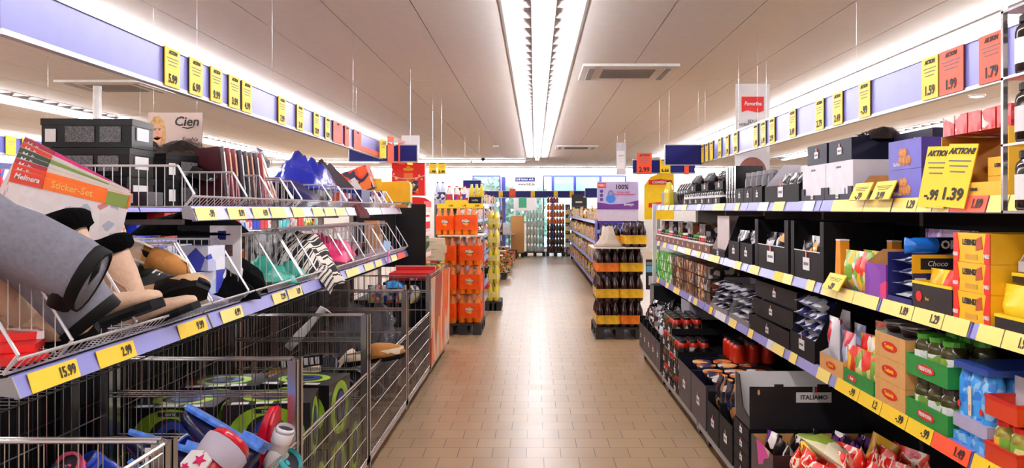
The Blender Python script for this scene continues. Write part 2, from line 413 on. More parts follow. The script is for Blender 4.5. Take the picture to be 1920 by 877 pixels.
tag(MB().box(-1.34, -1.16, 8.3, 8.31, 1.98, 2.24).wire((-1.25, 8.305, 2.24), (-1.25, 8.305, CZ)).build('blank_card', WHT), 'blank white card behind the left blue sign', 'card')
RRX = 1.75
rail('overhead_price_rail', (RRX, 2.2), (RRX, 8.6), 1.98, 2.175, LAV, 'long lavender overhead price rail above the right shelves')
cards_along(RRX, 1.982, [
 (1845, 1893, '1.79', ORG, ', nearest the camera'), (1770, 1815, '1.99', ORG, ''), (1737, 1767, '1.59', YEL, ''), (1617, 1638, '-.99', YEL, ''),
 (1567.5, 1585.5, '2.49', YEL, ''), (1535, 1550, '2.79', YEL, ''), (1485, 1497, '3.49', YEL, ''), (1447, 1457, '2.99', YEL, ''),
 (1431, 1440, '1.49', YEL, ', nearer of two 1.49 cards'), (1417, 1425, '1.49', YEL, ', farther of two 1.49 cards'), (1379, 1387, '3.99', YEL, ''),
 (1364, 1370, '1.99', YEL, ', just past 3.99'), (1350, 1356, '2.19', YEL, ''), (1335, 1340, None, YEL, ', third from the far end'), (1326, 1331, None, YEL, ', second from the far end'), (1318.5, 1322.5, None, YEL, ', at the far end')],
 -1, .185, 'on the right overhead rail')
end_sign(1.36, 1.74, 8.62, 1.965, 2.165, 'blank dark blue sign at the far end of the right overhead rail')
t = rail('short_price_rail', (1.10, 9.3), (1.80, 9.3), 1.90, 2.06, BLUE, 'short dark blue price rail above the pallet of cola bottles')
price_card((1.225, 9.27, 1.895), 0, .168, .235, '2.99', ORG, 'orange AKTION card reading 2.99 above the cola pallet')
price_card((1.46, 9.27, 1.90), 0, .118, .165, '6.66', YEL, 'small yellow card reading 6.66 beside the orange AKTION card')
price_card((1.70, 9.27, 1.89), 0, .05, .165, '', ORG, 'narrow orange card at the right end of the short blue rail', cap='')
c1 = price_card((-1.26, 10.2, 1.93), 0, .10, .15, '-.99', YEL, 'left yellow card reading -.99 hanging above the detergent shelf')
c2 = price_card((-1.15, 10.2, 1.93), 0, .10, .15, '2.49', YEL, 'right yellow card reading 2.49 hanging above the detergent shelf')
for c in (c1, c2): MB().wire((0, 0, .15), (0, 0, CZ - 1.93), .0015).build('hanger_wire', STEEL, c)

# back rail
rail('back_price_rail', (-1.7, 27.0), (2.05, 27.0), 1.87, 2.10, BLUE, 'blue price rail running across in front of the back windows')
for i, px in enumerate((939, 999, 1042, 1072)):
    price_card(((px - HX) * 27 / FPX, 26.96, 1.875), 0, .13, .22, '1.29', YEL, 'small yellow card on the blue back rail, number %s from the left' % ['one', 'two', 'three', 'four'][i], cap='')
price_card(((961 - HX) * 27 / FPX, 26.94, 1.87), 0, .20, .30, '3.77', ORG, 'orange card hanging on the blue back rail', cap='')
end_sign(1.52, 2.05, 25.0, 1.85, 2.13, 'blank dark blue sign over the far end of the right row')
end_sign(-1.30, -.98, 15.0, 1.88, 2.02, 'blank dark blue sign above the second left row')
# advertising boards
def banner(name, x0, x1, y, z0, z1, label, mat=WHT, cat='advertising board'):
    t = empty(name, ((x0 + x1) / 2, y, z0)); tag(t, label, cat); w = (x1 - x0) / 2; h = z1 - z0
    MB().box(-w, w, -.003, .003, 0, h).build('board', mat, t)
    if z1 > 1.9: [MB().wire((q * .8, 0, h), (q * .8, 0, CZ - z0), .0006).build('hanger_wire', STEEL, t) for q in (-w, w)]
    return t, w, h
t, w, h = banner('hanging_board', 1.82, 2.13, 7.5, 1.98, 2.637, 'white hanging board with a red Favorina logo behind the right rail')
MB().prism([(-.10, .40), (-.05, .415), (.0, .405), (.05, .395), (.10, .41), (.10, .54), (-.10, .54)], -.008, -.004, 'y').build('logo_panel', REDM, t)
text('logo_text', 'Favorina', .048, WHT, t, (0, -.010, .475), bold=.0012, shear=.15, sx=.95)
text('board_text', 'EDLE\nVERFÜHRUNG', .040, INK, t, (0, -.006, .30))
t, w, h = banner('arched_board', 1.73, 2.03, 7.15, 1.62, 2.00, 'white advertising board with a brown arched picture behind the black cartons')
MB().prism([(math.cos(a) * .12, .2 + math.sin(a) * .13) for a in [math.pi * k / 12 for k in range(13)]], -.008, -.004, 'y').build('picture', M('brown_picture', (120, 62, 48), .4, nscale=8, var=.5), t)
t, w, h = banner('narrow_banner', 1.37, 1.53, 13.9, 2.08, 2.62, 'narrow grey and white banner hanging far down the aisle', M('pale_grey_board', (196, 194, 204), .5))
MB().box(-.075, .06, -.008, -.004, .10, .40).build('paper', WHT, t)
text('banner_text', 'aktiv\n........\n......', .05, GREYINK, t, (0, -.01, .28))
# portrait poster
t, w, h = banner('portrait_poster', -2.105, -1.81, 4.5, 1.79, 2.025, 'Cien poster with a fair-haired person resting chin on hand', M('poster_beige', (214, 192, 182), .5, nscale=5))
SK = M('poster_skin', (226, 170, 140), .6); HAIR = M('poster_hair', (206, 160, 96), .6, nscale=60, var=.3)
def ell(cx, cz, rx, rz, n=20, a0=0): return [(cx + rx * math.cos(2 * math.pi * k / n), cz + rz * math.sin(2 * math.pi * k / n)) for k in range(n)]
pic = MB().prism([(-.135, .06), (-.142, .12), (-.135, .18), (-.115, .212), (-.088, .215), (-.062, .19), (-.05, .13), (-.052, .07), (-.07, .03), (-.115, .03)], -.0045, -.003, 'y', 0)
pic.prism(ell(-.096, .13, .030, .046), -.006, -.0045, 'y', 1).prism([(-.11, .06), (-.08, .06), (-.076, .10), (-.112, .10)], -.006, -.0045, 'y', 1)
pic.prism([(-.147, .0), (-.015, .0), (-.02, .05), (-.045, .085), (-.062, .06), (-.075, .04), (-.10, .035), (-.13, .05)], -.0065, -.0046, 'y', 2)
pic.prism([(-.118, .04), (-.085, .036), (-.078, .06), (-.072, .088), (-.082, .094), (-.098, .078), (-.112, .07)], -.0075, -.006, 'y', 1)
for x in (-.107, -.084): pic.prism(ell(x, .141, .006, .003, 10), -.0072, -.006, 'y', 3).box(x - .008, x + .008, -.007, -.006, .148, .150, 3)
pic.prism(ell(-.095, .104, .009, .003, 10), -.0072, -.006, 'y', 4).prism([(-.096, .14), (-.0905, .118), (-.099, .118)], -.0068, -.006, 'y', 5)
pic.build('portrait', [HAIR, SK, M('poster_jacket', (206, 202, 208), .4, nscale=20, var=.25), M('poster_eye', (70, 46, 40), .6), M('poster_lip', (180, 84, 80), .6), M('poster_nose', (208, 148, 120), .6)], t)
text('logo_text', 'Cien', .072, INK, t, (.062, -.006, .185), bold=.001, shear=.2)
MB().tube([(.04, -.006, .155), (.07, -.006, .150), (.10, -.006, .158)], .0028, 5).build('logo_swash', INK, t)
text('signature_text', 'Sophia\n Thomalla', .034, INK, t, (.078, -.006, .075), shear=.4)
# rail and shelf strips of the neighbouring aisle at far left, blue fascia of the far wall
t = rail('side_price_rail', (-4.3, 5.0), (-4.3, 9.0), 1.945, 2.095, M('deep_lavender', (96, 96, 178), .4), 'lavender price rail over the neighbouring aisle at the far left')
for (a, b), q in zip(((6, 25), (37, 54), (85, 100)), ('leftmost', 'middle', 'rightmost')):
    y0, y1 = YX(a, -4.3), YX(b, -4.3)
    price_card((-4.28, (y0 + y1) / 2, 1.945), R(90), y1 - y0, .15, '', YEL, 'yellow card on the far left price rail, %s of three' % q, cap='')

tag(MB().box(RLX + .01, RLX + .27, 7.44, 7.452, 2.10, 2.11).box(RLX + .10, RLX + .112, 7.452, 8.04, 2.10, 2.11).box(RLX + .112, RLX + .27, 7.855, 7.865, 2.10, 2.11).box(RLX + .112, RLX + .27, 7.995, 8.005, 2.10, 2.11).build('card_bracket', ALU), 'thin metal bracket holding the cards at the end of the left rail', 'bracket')
# ================================================================ right shelves
SXF, SXB = 1.30, 1.80         # front edge and back of the right shelves
RZ = {'top': 1.54, 'middle': 1.165, 'lower': .775}
PERF = M('dark_back_panel', (11, 9, 10), .6, spec=.2); SHB = M('shelf_board_dark', (34, 31, 33), .45, .2)
def rail_prof(x, z, s, h=.052, t=.012):      # tilted price strip profile in (x,z); s=+1 faces +x
    return [(x, z), (x + s * .004, z + .004), (x - s * .012, z + h), (x - s * .012 - s * t, z + h), (x - s * t, z)]
def shelf_bay(xf, xb, s, y0, y1, zs, label, seg, striplabel=None, zbot=.0, ztop=1.80, mesh=False, joint_from=0, stripmat=LAV):
    """one bay of shelving: uprights, back, boards and price strips; s is the aisle direction of its front"""
    t = empty('shelving_unit', ((xf + xb) / 2, y0, 0)); tag(t, label, 'shelves'); ox = (xf + xb) / 2
    f, b = xf - ox, xb - ox; L = y1 - y0
    lo, hi = sorted((b, b + s * .03))
    MB().box(lo, hi, .001, .036, 0, ztop).build('upright', DSTEEL, t)
    if not mesh:
        bp = MB().box(lo, lo + .01, .037, L - .002, .05, ztop - .03)
        bp.build('back_panel', PERF, t)
    for z in zs:
        x0, x1 = sorted((b, f - s * .014))
        MB().box(x0, x1, .004, L - .004, z - .03, z - .004).build('shelf_board', SHB, t)
        y = 0
        while y < L - .02:
            y2 = min(L, y + seg)
            MB().prism(rail_prof(f, z - .052, s), y + .006, y2 - .006, 'y').build('price_strip', stripmat, t)
            y = y2
    return t
YB0 = 1.17
bayn = ['nearest the camera', 'second from the camera', 'third from the camera', 'fourth from the camera', 'fifth from the camera', 'at the far end']
for i in range(6):
    y0 = YB0 + 1.3 * i
    shelf_bay(SXF, SXB, -1, y0, y0 + 1.3, [RZ['lower'], RZ['middle'], RZ['top']], 'dark metal shelving bay of the right aisle side, %s' % bayn[i], .65)
# end frame of the right shelves, white posts
t = empty('shelf_end_stand', (SXF + .25, 9.0, 0)); tag(t, 'white metal end frame closing the far end of the right shelves', 'shelf end')
MB().box(-.27, -.235, -.02, .02, 0, 1.56).box(.2, .235, -.02, .02, 0, 1.56).build('post', WHITE, t)
for z in (.4, .77, 1.15, 1.5): MB().box(-.23, .2, -.012, .012, z, z + .03).build('crossbar', WHITE, t)
def tag_strip(X, s, y0, y1, z, price, mat, label, group=None, cut=True):
    """card inside a price strip, leaning with it"""
    w = y1 - y0; rz = R(90) if s > 0 else R(-90)
    t = empty('price_tag', (X + s * .006, (y0 + y1) / 2, z - .051), rot=(0, 0, rz)); tag(t, label, 'price tag', group)
    c = MB().prism([(-.0015, .002), (.0125, .051), (.0145, .051), (.0005, .002)], -w / 2 + .003, w / 2 - .003, 'x')
    c.build('card', mat, t)
    rr = (R(90) - math.atan2(.014, .049), 0, 0)
    if price: text('price_text', price, .040, INK, t, (w * .24, .0035, .027), rot=rr, bold=.0008, sx=min(.9, w * .45 / (.040 * .56 * len(price))))
    ln = MB(); 
    for k in range(3): ln.box(-w * .42, -w * (.15 + .06 * (k % 2)), 0, .0012, .012 + .010 * k, .0155 + .010 * k)
    ln.xf(Matrix.Translation((0, .002, 0)) @ Matrix.Shear('XZ', 4, (0, 0)) if False else Matrix.Translation((0, -.0015, 0)) @ Matrix.Rotation(-math.atan2(.014, .049), 4, 'X'))
    ln.build('small_print', GREYINK, t)
    return t
# tags on the right shelves --------------------------------------------------
def near_tags(z, spec, name):
    for (a, b, price, mat, what) in spec:
        y0, y1 = sorted((YX(a, SXF), YX(b, SXF)))
        tag_strip(SXF, -1, y0, y1, z, price, mat, what, None)
near_tags(RZ['top'], [
 (1560, 1620, None, PALEY, 'pale yellow tag on the top right strip below the two tilted yellow cards'), (1620, 1672, None, PALEY, 'pale yellow tag on the top right strip next to a strip joint, unpriced'),
 (1674, 1720, '1.29', PALEY, 'pale yellow tag 1.29 left of the leaning AKTION cards, top right strip'), (1720, 1750, '-.99', PALEY, 'pale yellow tag with -.99 on the top right strip'),
 (1750, 1783, '1.39', PALEY, 'pale yellow tag below the leaning AKTION card 1.39'), (1783, 1851, '1.89', ORG, 'orange tag on the top right strip between yellow ones'),
 (1852, 1890, None, PALEY, 'pale yellow tag just past the orange one on the top right strip'), (1890, 1960, None, PALEY, 'pale yellow tag nearest the camera on the top right strip')], 'top')
near_tags(RZ['middle'], [
 (1541, 1570, None, PALEY, 'pale yellow tag under the tall orange tube on the middle right strip'), (1570, 1600, None, PALEY, 'pale yellow tag under the crisps bags on the middle right strip'), (1600, 1646, None, PALEY, 'pale yellow tag under the purple chocolate carton'),
 (1652, 1712, '1.89', PALEY, 'pale yellow tag 1.89 right after the strip joint, middle right strip'), (1712, 1768, '1.29', PALEY, 'pale yellow tag 1.29 below the x16 carton, middle right strip'), (1768, 1816, None, PALEY, 'pale yellow tag under the black biscuit tray on the middle right strip'),
 (1832, 1880, None, PALEY, 'pale yellow tag right of the dark joint on the middle right strip'), (1880, 1935, '1.99', PALEY, 'pale yellow tag 1.99 nearest the camera on the middle right strip')], 'middle')
near_tags(RZ['lower'], [
 (1567, 1610, '-.99', YEL, 'yellow tag -.99 under the brown soup carton on the lower right strip'), (1610, 1652, '1.2', YEL, 'yellow tag 1.2 on the lower right strip'),
 (1652, 1700, '-.99', YEL, 'yellow tag -.99 under the stacked brown cartons on the lower right strip'), (1700, 1748, '-.99', YEL, 'yellow tag -.99 under the green trays on the lower right strip'),
 (1748, 1818, '1.49', ORG, 'orange tag 1.49 on the lower right strip'), (1822, 1875, '1.19', YEL, 'yellow tag nearest the camera on the lower right strip')], 'lower')
random.seed(11)
for lv, y in (('top', 3.85), ('middle', 3.85), ('lower', 3.65)):
    n = 0
    while y < 8.8:
        w = random.choice((.11, .16, .2))
        tag_strip(SXF, -1, y, y + w, RZ[lv], None, random.choice((PALEY, PALEY, YEL, WHT)), 'small price tag with unreadable print on the %s right strip beyond the colourful goods' % lv, 'unreadable tags on the %s right strip' % lv)
        y += w + random.choice((.0, .1, .22, .3, .45))
# tilted and hanging AKTION cards at the top shelf
for px, pr, lab in ((1607, '-.79', 'tilted yellow card -.79 in front of the white carton on the top shelf'), (1648, '2.99', 'tilted yellow card 2.99 beside the blue cookie cartons on the top shelf')):
    y = YX(px, SXF - .03); price_card((SXF - .03, y, 1.535), 0, .17, .075, pr, YEL, lab, cap='', rot=(R(-25), 0, R(-90)), big=.5)
price_card((1.272, 2.66, 1.505), 0, .12, .20, '-.99', YEL, 'large yellow AKTION card reading -.99, left of the leaning pair on the top shelf', rot=(R(-10), R(3), R(-76)), cap='AKTION!', big=.22)
price_card((1.272, 2.535, 1.505), 0, .115, .20, '1.39', YEL, 'large yellow AKTION card reading 1.39, overlapping its neighbour on the top right shelf', rot=(R(-12), R(4), R(-74)), cap='AKTION!', big=.26)
price_card((SXF - .03, YX(1556, SXF - .03), 1.155), 0, .19, .075, '-.29', YEL, 'yellow card folded upright at the start of the yellow middle right strip', cap='', rot=(R(-30), 0, R(-90)), big=.5)
# ================================================================ left wire shelves
LXF = -1.25; LXB = -1.80
LTOP, LMID = 1.51, 1.10
def wire_basket(y0, y1, xf, xb, z, h, slope, back_h, label, dividers, dz=0.0, pitch=.032, strip_at=None, topback=None):
    """wire shelf basket with sloping wire dividers; front lip at xf"""
    t = empty('wire_basket', (xf, y0, z)); tag(t, label, 'wire basket'); L = y1 - y0; D = abs(xb - xf)
    w = MB()                                    # floor grid and front lip
    n = int(L / pitch)
    for k in range(n + 1):
        y = L * k / n
        w.wire((-D, y, dz), (-.035, y, 0), .0016); w.wire((-.035, y, 0), (0, y, .035), .0016)
    for x in [-D * q / 6 for q in range(1, 7)]: w.wire((x, 0, dz * -x / D), (x, L, dz * -x / D), .0022)
    w.build('floor_grid', WIRE, t)
    f = MB(); f.cyl((0, 0, .037), (0, L, .037), .0045, 6).cyl((-.035, 0, 0), (-.035, L, 0), .0035, 6); f.build('front_lip', WIRE, t)
    bk = MB()
    n2 = int(L / .045)
    for k in range(n2 + 1): bk.wire((-D, L * k / n2, dz), (-D, L * k / n2, back_h), .0016)
    for q in (0, .33, .66, 1): bk.wire((-D, 0, dz + (back_h - dz) * q), (-D, L, dz + (back_h - dz) * q), .0026)
    bk.build('back_grid', WIRE, t)
    for y in dividers:
        y = max(.006, min(L - .006, y - y0)); d = MB()
        p = [(-D, y, h), (-slope, y, h), (-.004, y, .045), (-.04, y, .0)]
        d.tube(p, .0048, 5)
        x = -D
        while x < -.03:
            zt = h if x < -slope else .045 + (h - .045) * ((-.004 - x) / (slope - .004))
            d.wire((x, y, dz * -x / D), (x, y, zt), .0018); x += .032
        d.build('divider', WIRE, t)
    return t
def strip_piece(y0, y1, z, label, mat=LAV):
    t = empty('price_strip', (LXF, y0, z)); tag(t, label, 'price strip')
    MB().prism([(0.0, 0), (.006, .004), (-.016, .056), (-.028, .056), (-.012, 0)], .004, y1 - y0 - .004, 'y').build('strip', mat, t)
    MB().prism([(.006, .004), (-.016, .056), (-.05, .05), (-.045, .01)], -.002, .004, 'y').prism([(.006, .004), (-.016, .056), (-.05, .05), (-.045, .01)], y1 - y0 - .004, y1 - y0 + .002, 'y').build('end_cap', GREYM, t)
midy = [2.0, 3.20, 4.46, 5.72, 6.95, 8.15]; nm = ['nearest the camera', 'second', 'third', 'fourth', 'fifth']
divs = [[2.0, 2.24, 2.60, 3.19], [3.21, 3.62, 4.1, 4.45], [4.47, 4.75, 5.15, 5.5, 5.71], [5.73, 6.1, 6.5, 6.94], [6.96, 7.3, 7.75, 8.14]]
for i in range(5):
    wire_basket(midy[i], midy[i + 1] - .01, LXF + .0, -1.78, LMID, .27, .14, .27, 'middle left wire shelf basket, %s from the boots end' % nm[i], divs[i], dz=.04)
    strip_piece(midy[i], midy[i + 1] - .02, LMID - .062, 'lavender price strip under the middle left wire basket, %s from the camera' % nm[i])
topy = [3.04, 4.28, 5.52, 6.76, 7.75]
tdiv = [[3.04, 3.6, 3.95, 4.27], [4.29, 4.45, 5.1, 5.51], [5.53, 6.0, 6.4, 6.75], [6.77, 7.0, 7.3, 7.74]]
for i in range(4):
    wire_basket(topy[i], topy[i + 1] - .01, LXF, -1.78, LTOP, .15 if i == 0 else .14, .065, .17, 'top left wire shelf basket, %s from the camera end' % nm[i], tdiv[i])
    strip_piece(topy[i], topy[i + 1] - .02, LTOP - .055, 'lavender price strip under the top left wire basket, %s from the camera' % nm[i], LAV if i < 2 else M('white_lavender', (214, 212, 226), .3))
def left_tags(z, spec, lv):
    for (a, b, price, mat, what) in spec:
        y0, y1 = sorted((YX(a, LXF), YX(b, LXF)))
        tag_strip(LXF, 1, y0, y1, z, price, mat, what)
left_tags(LMID - .008, [
 (55, 148, '15.99', YEL, 'yellow price tag reading 15.99 under the grey boots'), (183, 254, '2.99', YEL, 'yellow price tag reading 2.99 under the beige boots'),
 (335, 388, '9.99', YEL, 'yellow price tag reading 9.99 under the sneakers'), (415, 455, '4.99', PALEY, 'pale yellow price tag reading 4.99 under the black shirts'),
 (512, 537, '12.99', PALEY, 'pale yellow price tag reading 12.99 on the middle left strip'), (540, 566, '5.99', PALEY, 'pale yellow tag right after 12.99 on the middle left strip'),
 (618, 640, None, PALEY, 'pale yellow tag under the zebra patterned cloth'), (650, 674, None, PALEY, 'pale yellow tag under the pink wrap'), (684, 700, None, PALEY, 'pale yellow tag left of the pink card'),
 (704, 716, None, PALEY, 'small pale yellow tag at the pink card'), (734, 744, None, PALEY, 'small pale tag near the far end of the middle left strip'), (746, 759, None, ORG, 'orange tag at the far end of the middle left strip')], 'middle')
left_tags(LTOP - .003, [
 (367, 406, '-.99', PALEY, 'pale yellow tag at the near end of the top left strip'), (428, 461, '8.99', PALEY, 'second pale yellow tag on the top left strip'),
 (474, 505, '4.99', PALEY, 'third pale yellow tag on the top left strip'), (508, 536, None, PALEY, 'fourth pale yellow tag on the top left strip'),
 (549, 570, None, PALEY, 'fifth pale yellow tag on the top left strip'), (587, 606, None, PALEY, 'sixth pale yellow tag on the top left strip'), (609, 628, None, PALEY, 'seventh pale yellow tag on the top left strip'), (630, 648, None, PALEY, 'last pale yellow tag on the top left strip')], 'top')
# stand of the wire shelves: posts, cross bars, dark perforated lower back
for i, y in enumerate([2.05, 3.2, 4.46, 5.72, 6.95, 8.12]):
    t = empty('rack_post', (-1.80, y, 0)); tag(t, 'dark metal post behind the left wire baskets, %s along the aisle' % (nm + ['sixth'])[i], 'post')
    MB().box(-.02, .02, -.02, .02, 0, 1.0 if y < 3 else 1.50).build('upright', DSTEEL, t)
    MB().box(0, .42, -.010, .010, 1.02, 1.04).build('bracket', DSTEEL, t)
    if y > 3: MB().box(0, .44, -.010, .010, 1.44, 1.46).build('bracket', DSTEEL, t)
    MB().box(-.3, .3, -.025, .025, 0, .06).build('foot', DSTEEL, t)
bp = MB()
t = empty('back_grid_panel', (-1.82, 2.05, 0)); tag(t, 'dark wire back panel below the middle left baskets', 'back panel')
for k in range(136): bp.wire((0, k * .045, .1), (0, k * .045, 1.06), .0022)
for z in (.1, .3, .5, .7, .9, 1.06): bp.wire((0, 0, z), (0, 6.1, z), .003)
bp.build('grid', M('dark_wire', (44, 42, 44), .4, .5), t); MB().box(-.03, -.02, 0, 6.1, .05, 1.0).build('board', PERF, t)
sb = MB()
for k in range(140): sb.wire((0, 2.1 + k * .043, .93), (.30, 2.1 + k * .043, .93), .0018)
for x in (0, .1, .2, .3): sb.wire((x, 2.1, .93), (x, 8.1, .93), .003)
tag(sb.build('under_shelf_grid', M('dark_wire', (44, 42, 44), .4, .5)), 'low wire shelf hidden under the middle left baskets', 'wire shelf'); bpy.data.objects['under_shelf_grid'].location = (-1.8, 0, 0)
# ================================================================ rolling wire cages in front of the left shelves
def cage(y0, y1, label, high=.915, low=.60, board=None, side_full=False, backwire=True):
    X0, X1 = -1.68, -.92; t = empty('wire_cage', (X1, y0, 0)); tag(t, label, 'wire cage'); L = y1 - y0; D = X1 - X0
    for (x, y) in ((0, 0), (-D, 0), (0, L), (-D, L)):
        xa, xb = (x - .035, x) if x == 0 else (x, x + .035); ya, yb = (y, y + .03) if y == 0 else (y - .03, y)
        MB().box(xa, xb, ya, ya + .003, .06, high).box(xb - .003, xb, ya, yb, .06, high).build('corner_post', STEEL, t)
    def panel(name, p, q, z0, z1, hz, pitch=.05, r=.0018):
        b = MB(); p = Vector(p); q = Vector(q); ll = (q - p).length; n = int(ll / pitch)
        for k in range(n + 1):
            c = p.lerp(q, k / n); b.wire((c.x, c.y, z0), (c.x, c.y, z1), r)
        for z in hz:
            b.cyl((p.x, p.y, z), (q.x, q.y, z), .003, 5, caps=False)
        for z in (z0, z1): b.cyl((p.x, p.y, z), (q.x, q.y, z), .0055, 6)
        b.build(name, STEEL, t)
    panel('end_panel', (-D + .03, .004, 0), (-.03, .004, 0), .13, high, (.44, .455, .615, .77, .785))
    panel('end_panel', (-D + .03, L - .004, 0), (-.03, L - .004, 0), .13, high, (.44, .455, .615, .77, .785))
    panel('back_panel', (-D + .004, .03, 0), (-D + .004, L - .03, 0), .13, high, (.3, .5, .7))
    if not board:
        z1 = high if side_full else low
        panel('side_panel', (-.004, .03, 0), (-.004, L - .03, 0), .13, z1, (z1 - .018, .25, .37, .49) if not side_full else (high - .02, .6, .44, .28), pitch=.026, r=.0014)
    else:
        panel('side_panel', (-.008, .03, 0), (-.008, L - .03, 0), .13, high, (high - .02, .6, .44, .28))
        MB().box(.0, .008, .02, L - .02, .12, high - .03).build('printed_board', board, t)
    g = MB()
    for k in range(int(L / .05)): g.wire((-D, .03 + k * .05, .13), (0, .03 + k * .05, .13), .002)
    g.build('floor_grid', DSTEEL, t)
    fr = MB().box(-D, 0, 0, .03, .09, .125).box(-D, 0, L - .03, L, .09, .125).box(-.03, 0, .03, L - .03, .09, .125).box(-D, -D + .03, .03, L - .03, .09, .125)
    fr.build('base_frame', STEEL, t)
    for (x, y) in ((-.08, .14), (-D + .08, .14), (-.08, L - .14), (-D + .08, L - .14)):
        c = MB().cyl((x - .012, y, .038), (x + .012, y, .038), .038, 12).box(x - .018, x - .014, y - .02, y + .02, .03, .09).box(x + .014, x + .018, y - .02, y + .02, .03, .09)
        c.build('caster', DSTEEL, t)
    return t
SPRAY = PM('orange_splash_print', [(250, 120, 40), (236, 70, 24), (250, 190, 140), (240, 226, 220), (252, 150, 60), (170, 60, 30)], 2.2, .3, False, (1, 1, .35), 'noise')
cage(.90, 2.085, 'wire cage nearest the camera, cut by the bottom left frame corner', side_full=True)
cage(2.10, 3.22, 'wire cage holding colourful children rain boots')
cage(3.25, 4.56, 'wire cage holding black and green headphone cartons')
cage(4.60, 5.94, 'wire cage holding brown sheepskin slippers')
cage(5.98, 7.25, 'wire cage holding clear plastic packs before the orange board')
cage(7.28, 8.86, 'wire cage covered by an orange printed splash board', board=SPRAY)
# ================================================================ builders for goods (front faces local -y, base at z = 0)
NEAR = R(-90); LEFTF = R(90)
def tagplate(t, x, y, z, w=.055, h=.036, txt=False, ribbon=True, name='paper_tag'):
    MB().box(x - w / 2, x + w / 2, y - .003, y - .0015, z - h / 2, z + h / 2).build(name, WHT, t)
    if ribbon: MB().box(x - .006, x, y - .003, y - .0015, z + h / 2, z + h / 2 + h * .55, 0).box(x, x + .006, y - .003, y - .0015, z + h / 2, z + h / 2 + h * .55, 1).build('tag_ribbon', [WHT, REDM], t)
    if txt: text('tag_text', 'ITALIAMO', h * .46, INK, t, (x, y - .004, z), bold=.0006, sx=min(1.2, w / (h * .46 * 5.6)))
    else: MB().box(x - w * .36, x + w * .36, y - .0036, y - .003, z - h * .12, z + h * .12).build('tag_print', GREYINK, t)
def tray(w, d, h, fr=.5, outer=None, inner=None, tagw=0, txt=False, slope=True, name='display_carton', logo=None, side_fr=None, tagz=.5, base=True):
    def b():
        o, n = outer or BLKCARD, inner or BLKCARD
        t = empty(name); q = .004; hf = h * fr
        m = MB()
        if base: m.box(-w / 2, w / 2, -d / 2, d / 2, 0, q, 0, {1: 1})
        m.box(-w / 2, w / 2, d / 2 - q, d / 2, q, h, 0, {2: 1}); m.box(-w / 2, w / 2, -d / 2, -d / 2 + q, q, hf, 0, {4: 1})
        for s in (-1, 1):
            x0, x1 = sorted((s * w / 2, s * (w / 2 - q))); a = -d / 2 + q; c = d / 2 - q
            pr = [(a, q), (c, q), (c, h), (a + (c - a) * .35, h), (a, hf)] if slope else [(a, q), (c, q), (c, h), (a, h if side_fr is None else h * side_fr)]
            m.prism(pr, x0, x1, 'x', 0)
            xi = x0 - .0004 if s > 0 else x1 + .0004
            m.poly([(xi, p[0], p[1]) for p in (pr if s > 0 else pr[::-1])], 1)
        m.build('box', [o, n], t)
        if tagw: tagplate(t, 0, -d / 2, hf * tagz, tagw, tagw * .62 if not txt else tagw * .32, txt)
        if logo: logo(t, w, d, hf)
        return t
    return b
def closed(w, d, h, mats, name='carton', logo=None, side=None):
    def b():
        sd = side or {}
        o = MB().box(-w / 2, w / 2, -d / 2, d / 2, 0, h, 0, sd)
        if logo:
            t = empty(name); o.build('box', mats, t); logo(t, w, d, h); return t
        return o.build(name, mats)
    return b
def badge(txt, bg, fg=WHT, cx=.5, cz=.5, sc=.5, oval=True):
    def f(t, w, d, h):
        bw = w * sc; bh = min(h * .42, bw * .42); x = w * (cx - .5); z = h * cz
        if oval: MB().prism(ell(x, z, bw / 2, bh / 2, 18), -d / 2 - .0022, -d / 2 - .001, 'y').build('logo_patch', bg, t)
        elif bg: MB().box(x - bw / 2, x + bw / 2, -d / 2 - .0022, -d / 2 - .001, z - bh / 2, z + bh / 2).build('logo_patch', bg, t)
        s = min(bh * .62, bw / (.62 * len(txt)) * .9)
        text('logo_text', txt, s, fg, t, (x, -d / 2 - .003, z), bold=.0006)
    return f
def jar(r, h, content, lid, label=None, n=12, lidr=None, name='jar', lidh=.12):
    def b():
        t = empty(name); lh = max(.008, h * lidh); lr = lidr or r * .82; H = h - lh
        MB().lathe([(r * .9, 0), (r, h * .05), (r, H * .80), (r * .93, H * .90), (lr * .92, H * .97), (lr * .92, H)], n).build('body', content, t, True)
        MB().lathe([(lr, H - .001), (lr, h - .002), (lr * .92, h), (0, h)], n).build('lid', lid, t)
        if label: MB().lathe([(r * 1.015, H * .2), (r * 1.015, H * .68)], n).build('label', label, t)
        return t
    return b
def bottle(r, h, body, cap, label=None, neck=.3, n=12, lz=(.25, .55), name='bottle'):
    def b():
        t = empty(name)
        MB().lathe([(r * .85, 0), (r, h * .03), (r, h * .20), (r * .93, h * .38), (r, h * .56), (r * .86, h * .68), (r * neck, h * .9), (r * neck, h * .955)], n).build('body', body, t, True)
        MB().lathe([(r * neck * 1.15, h * .945), (r * neck * 1.15, h), (0, h)], n).build('cap', cap, t)
        if label: MB().lathe([(r * 1.02, h * lz[0]), (r * 1.0, h * (lz[0] + lz[1]) / 2), (r * 1.02, h * lz[1])], n).build('label', label, t)
        return t
    return b
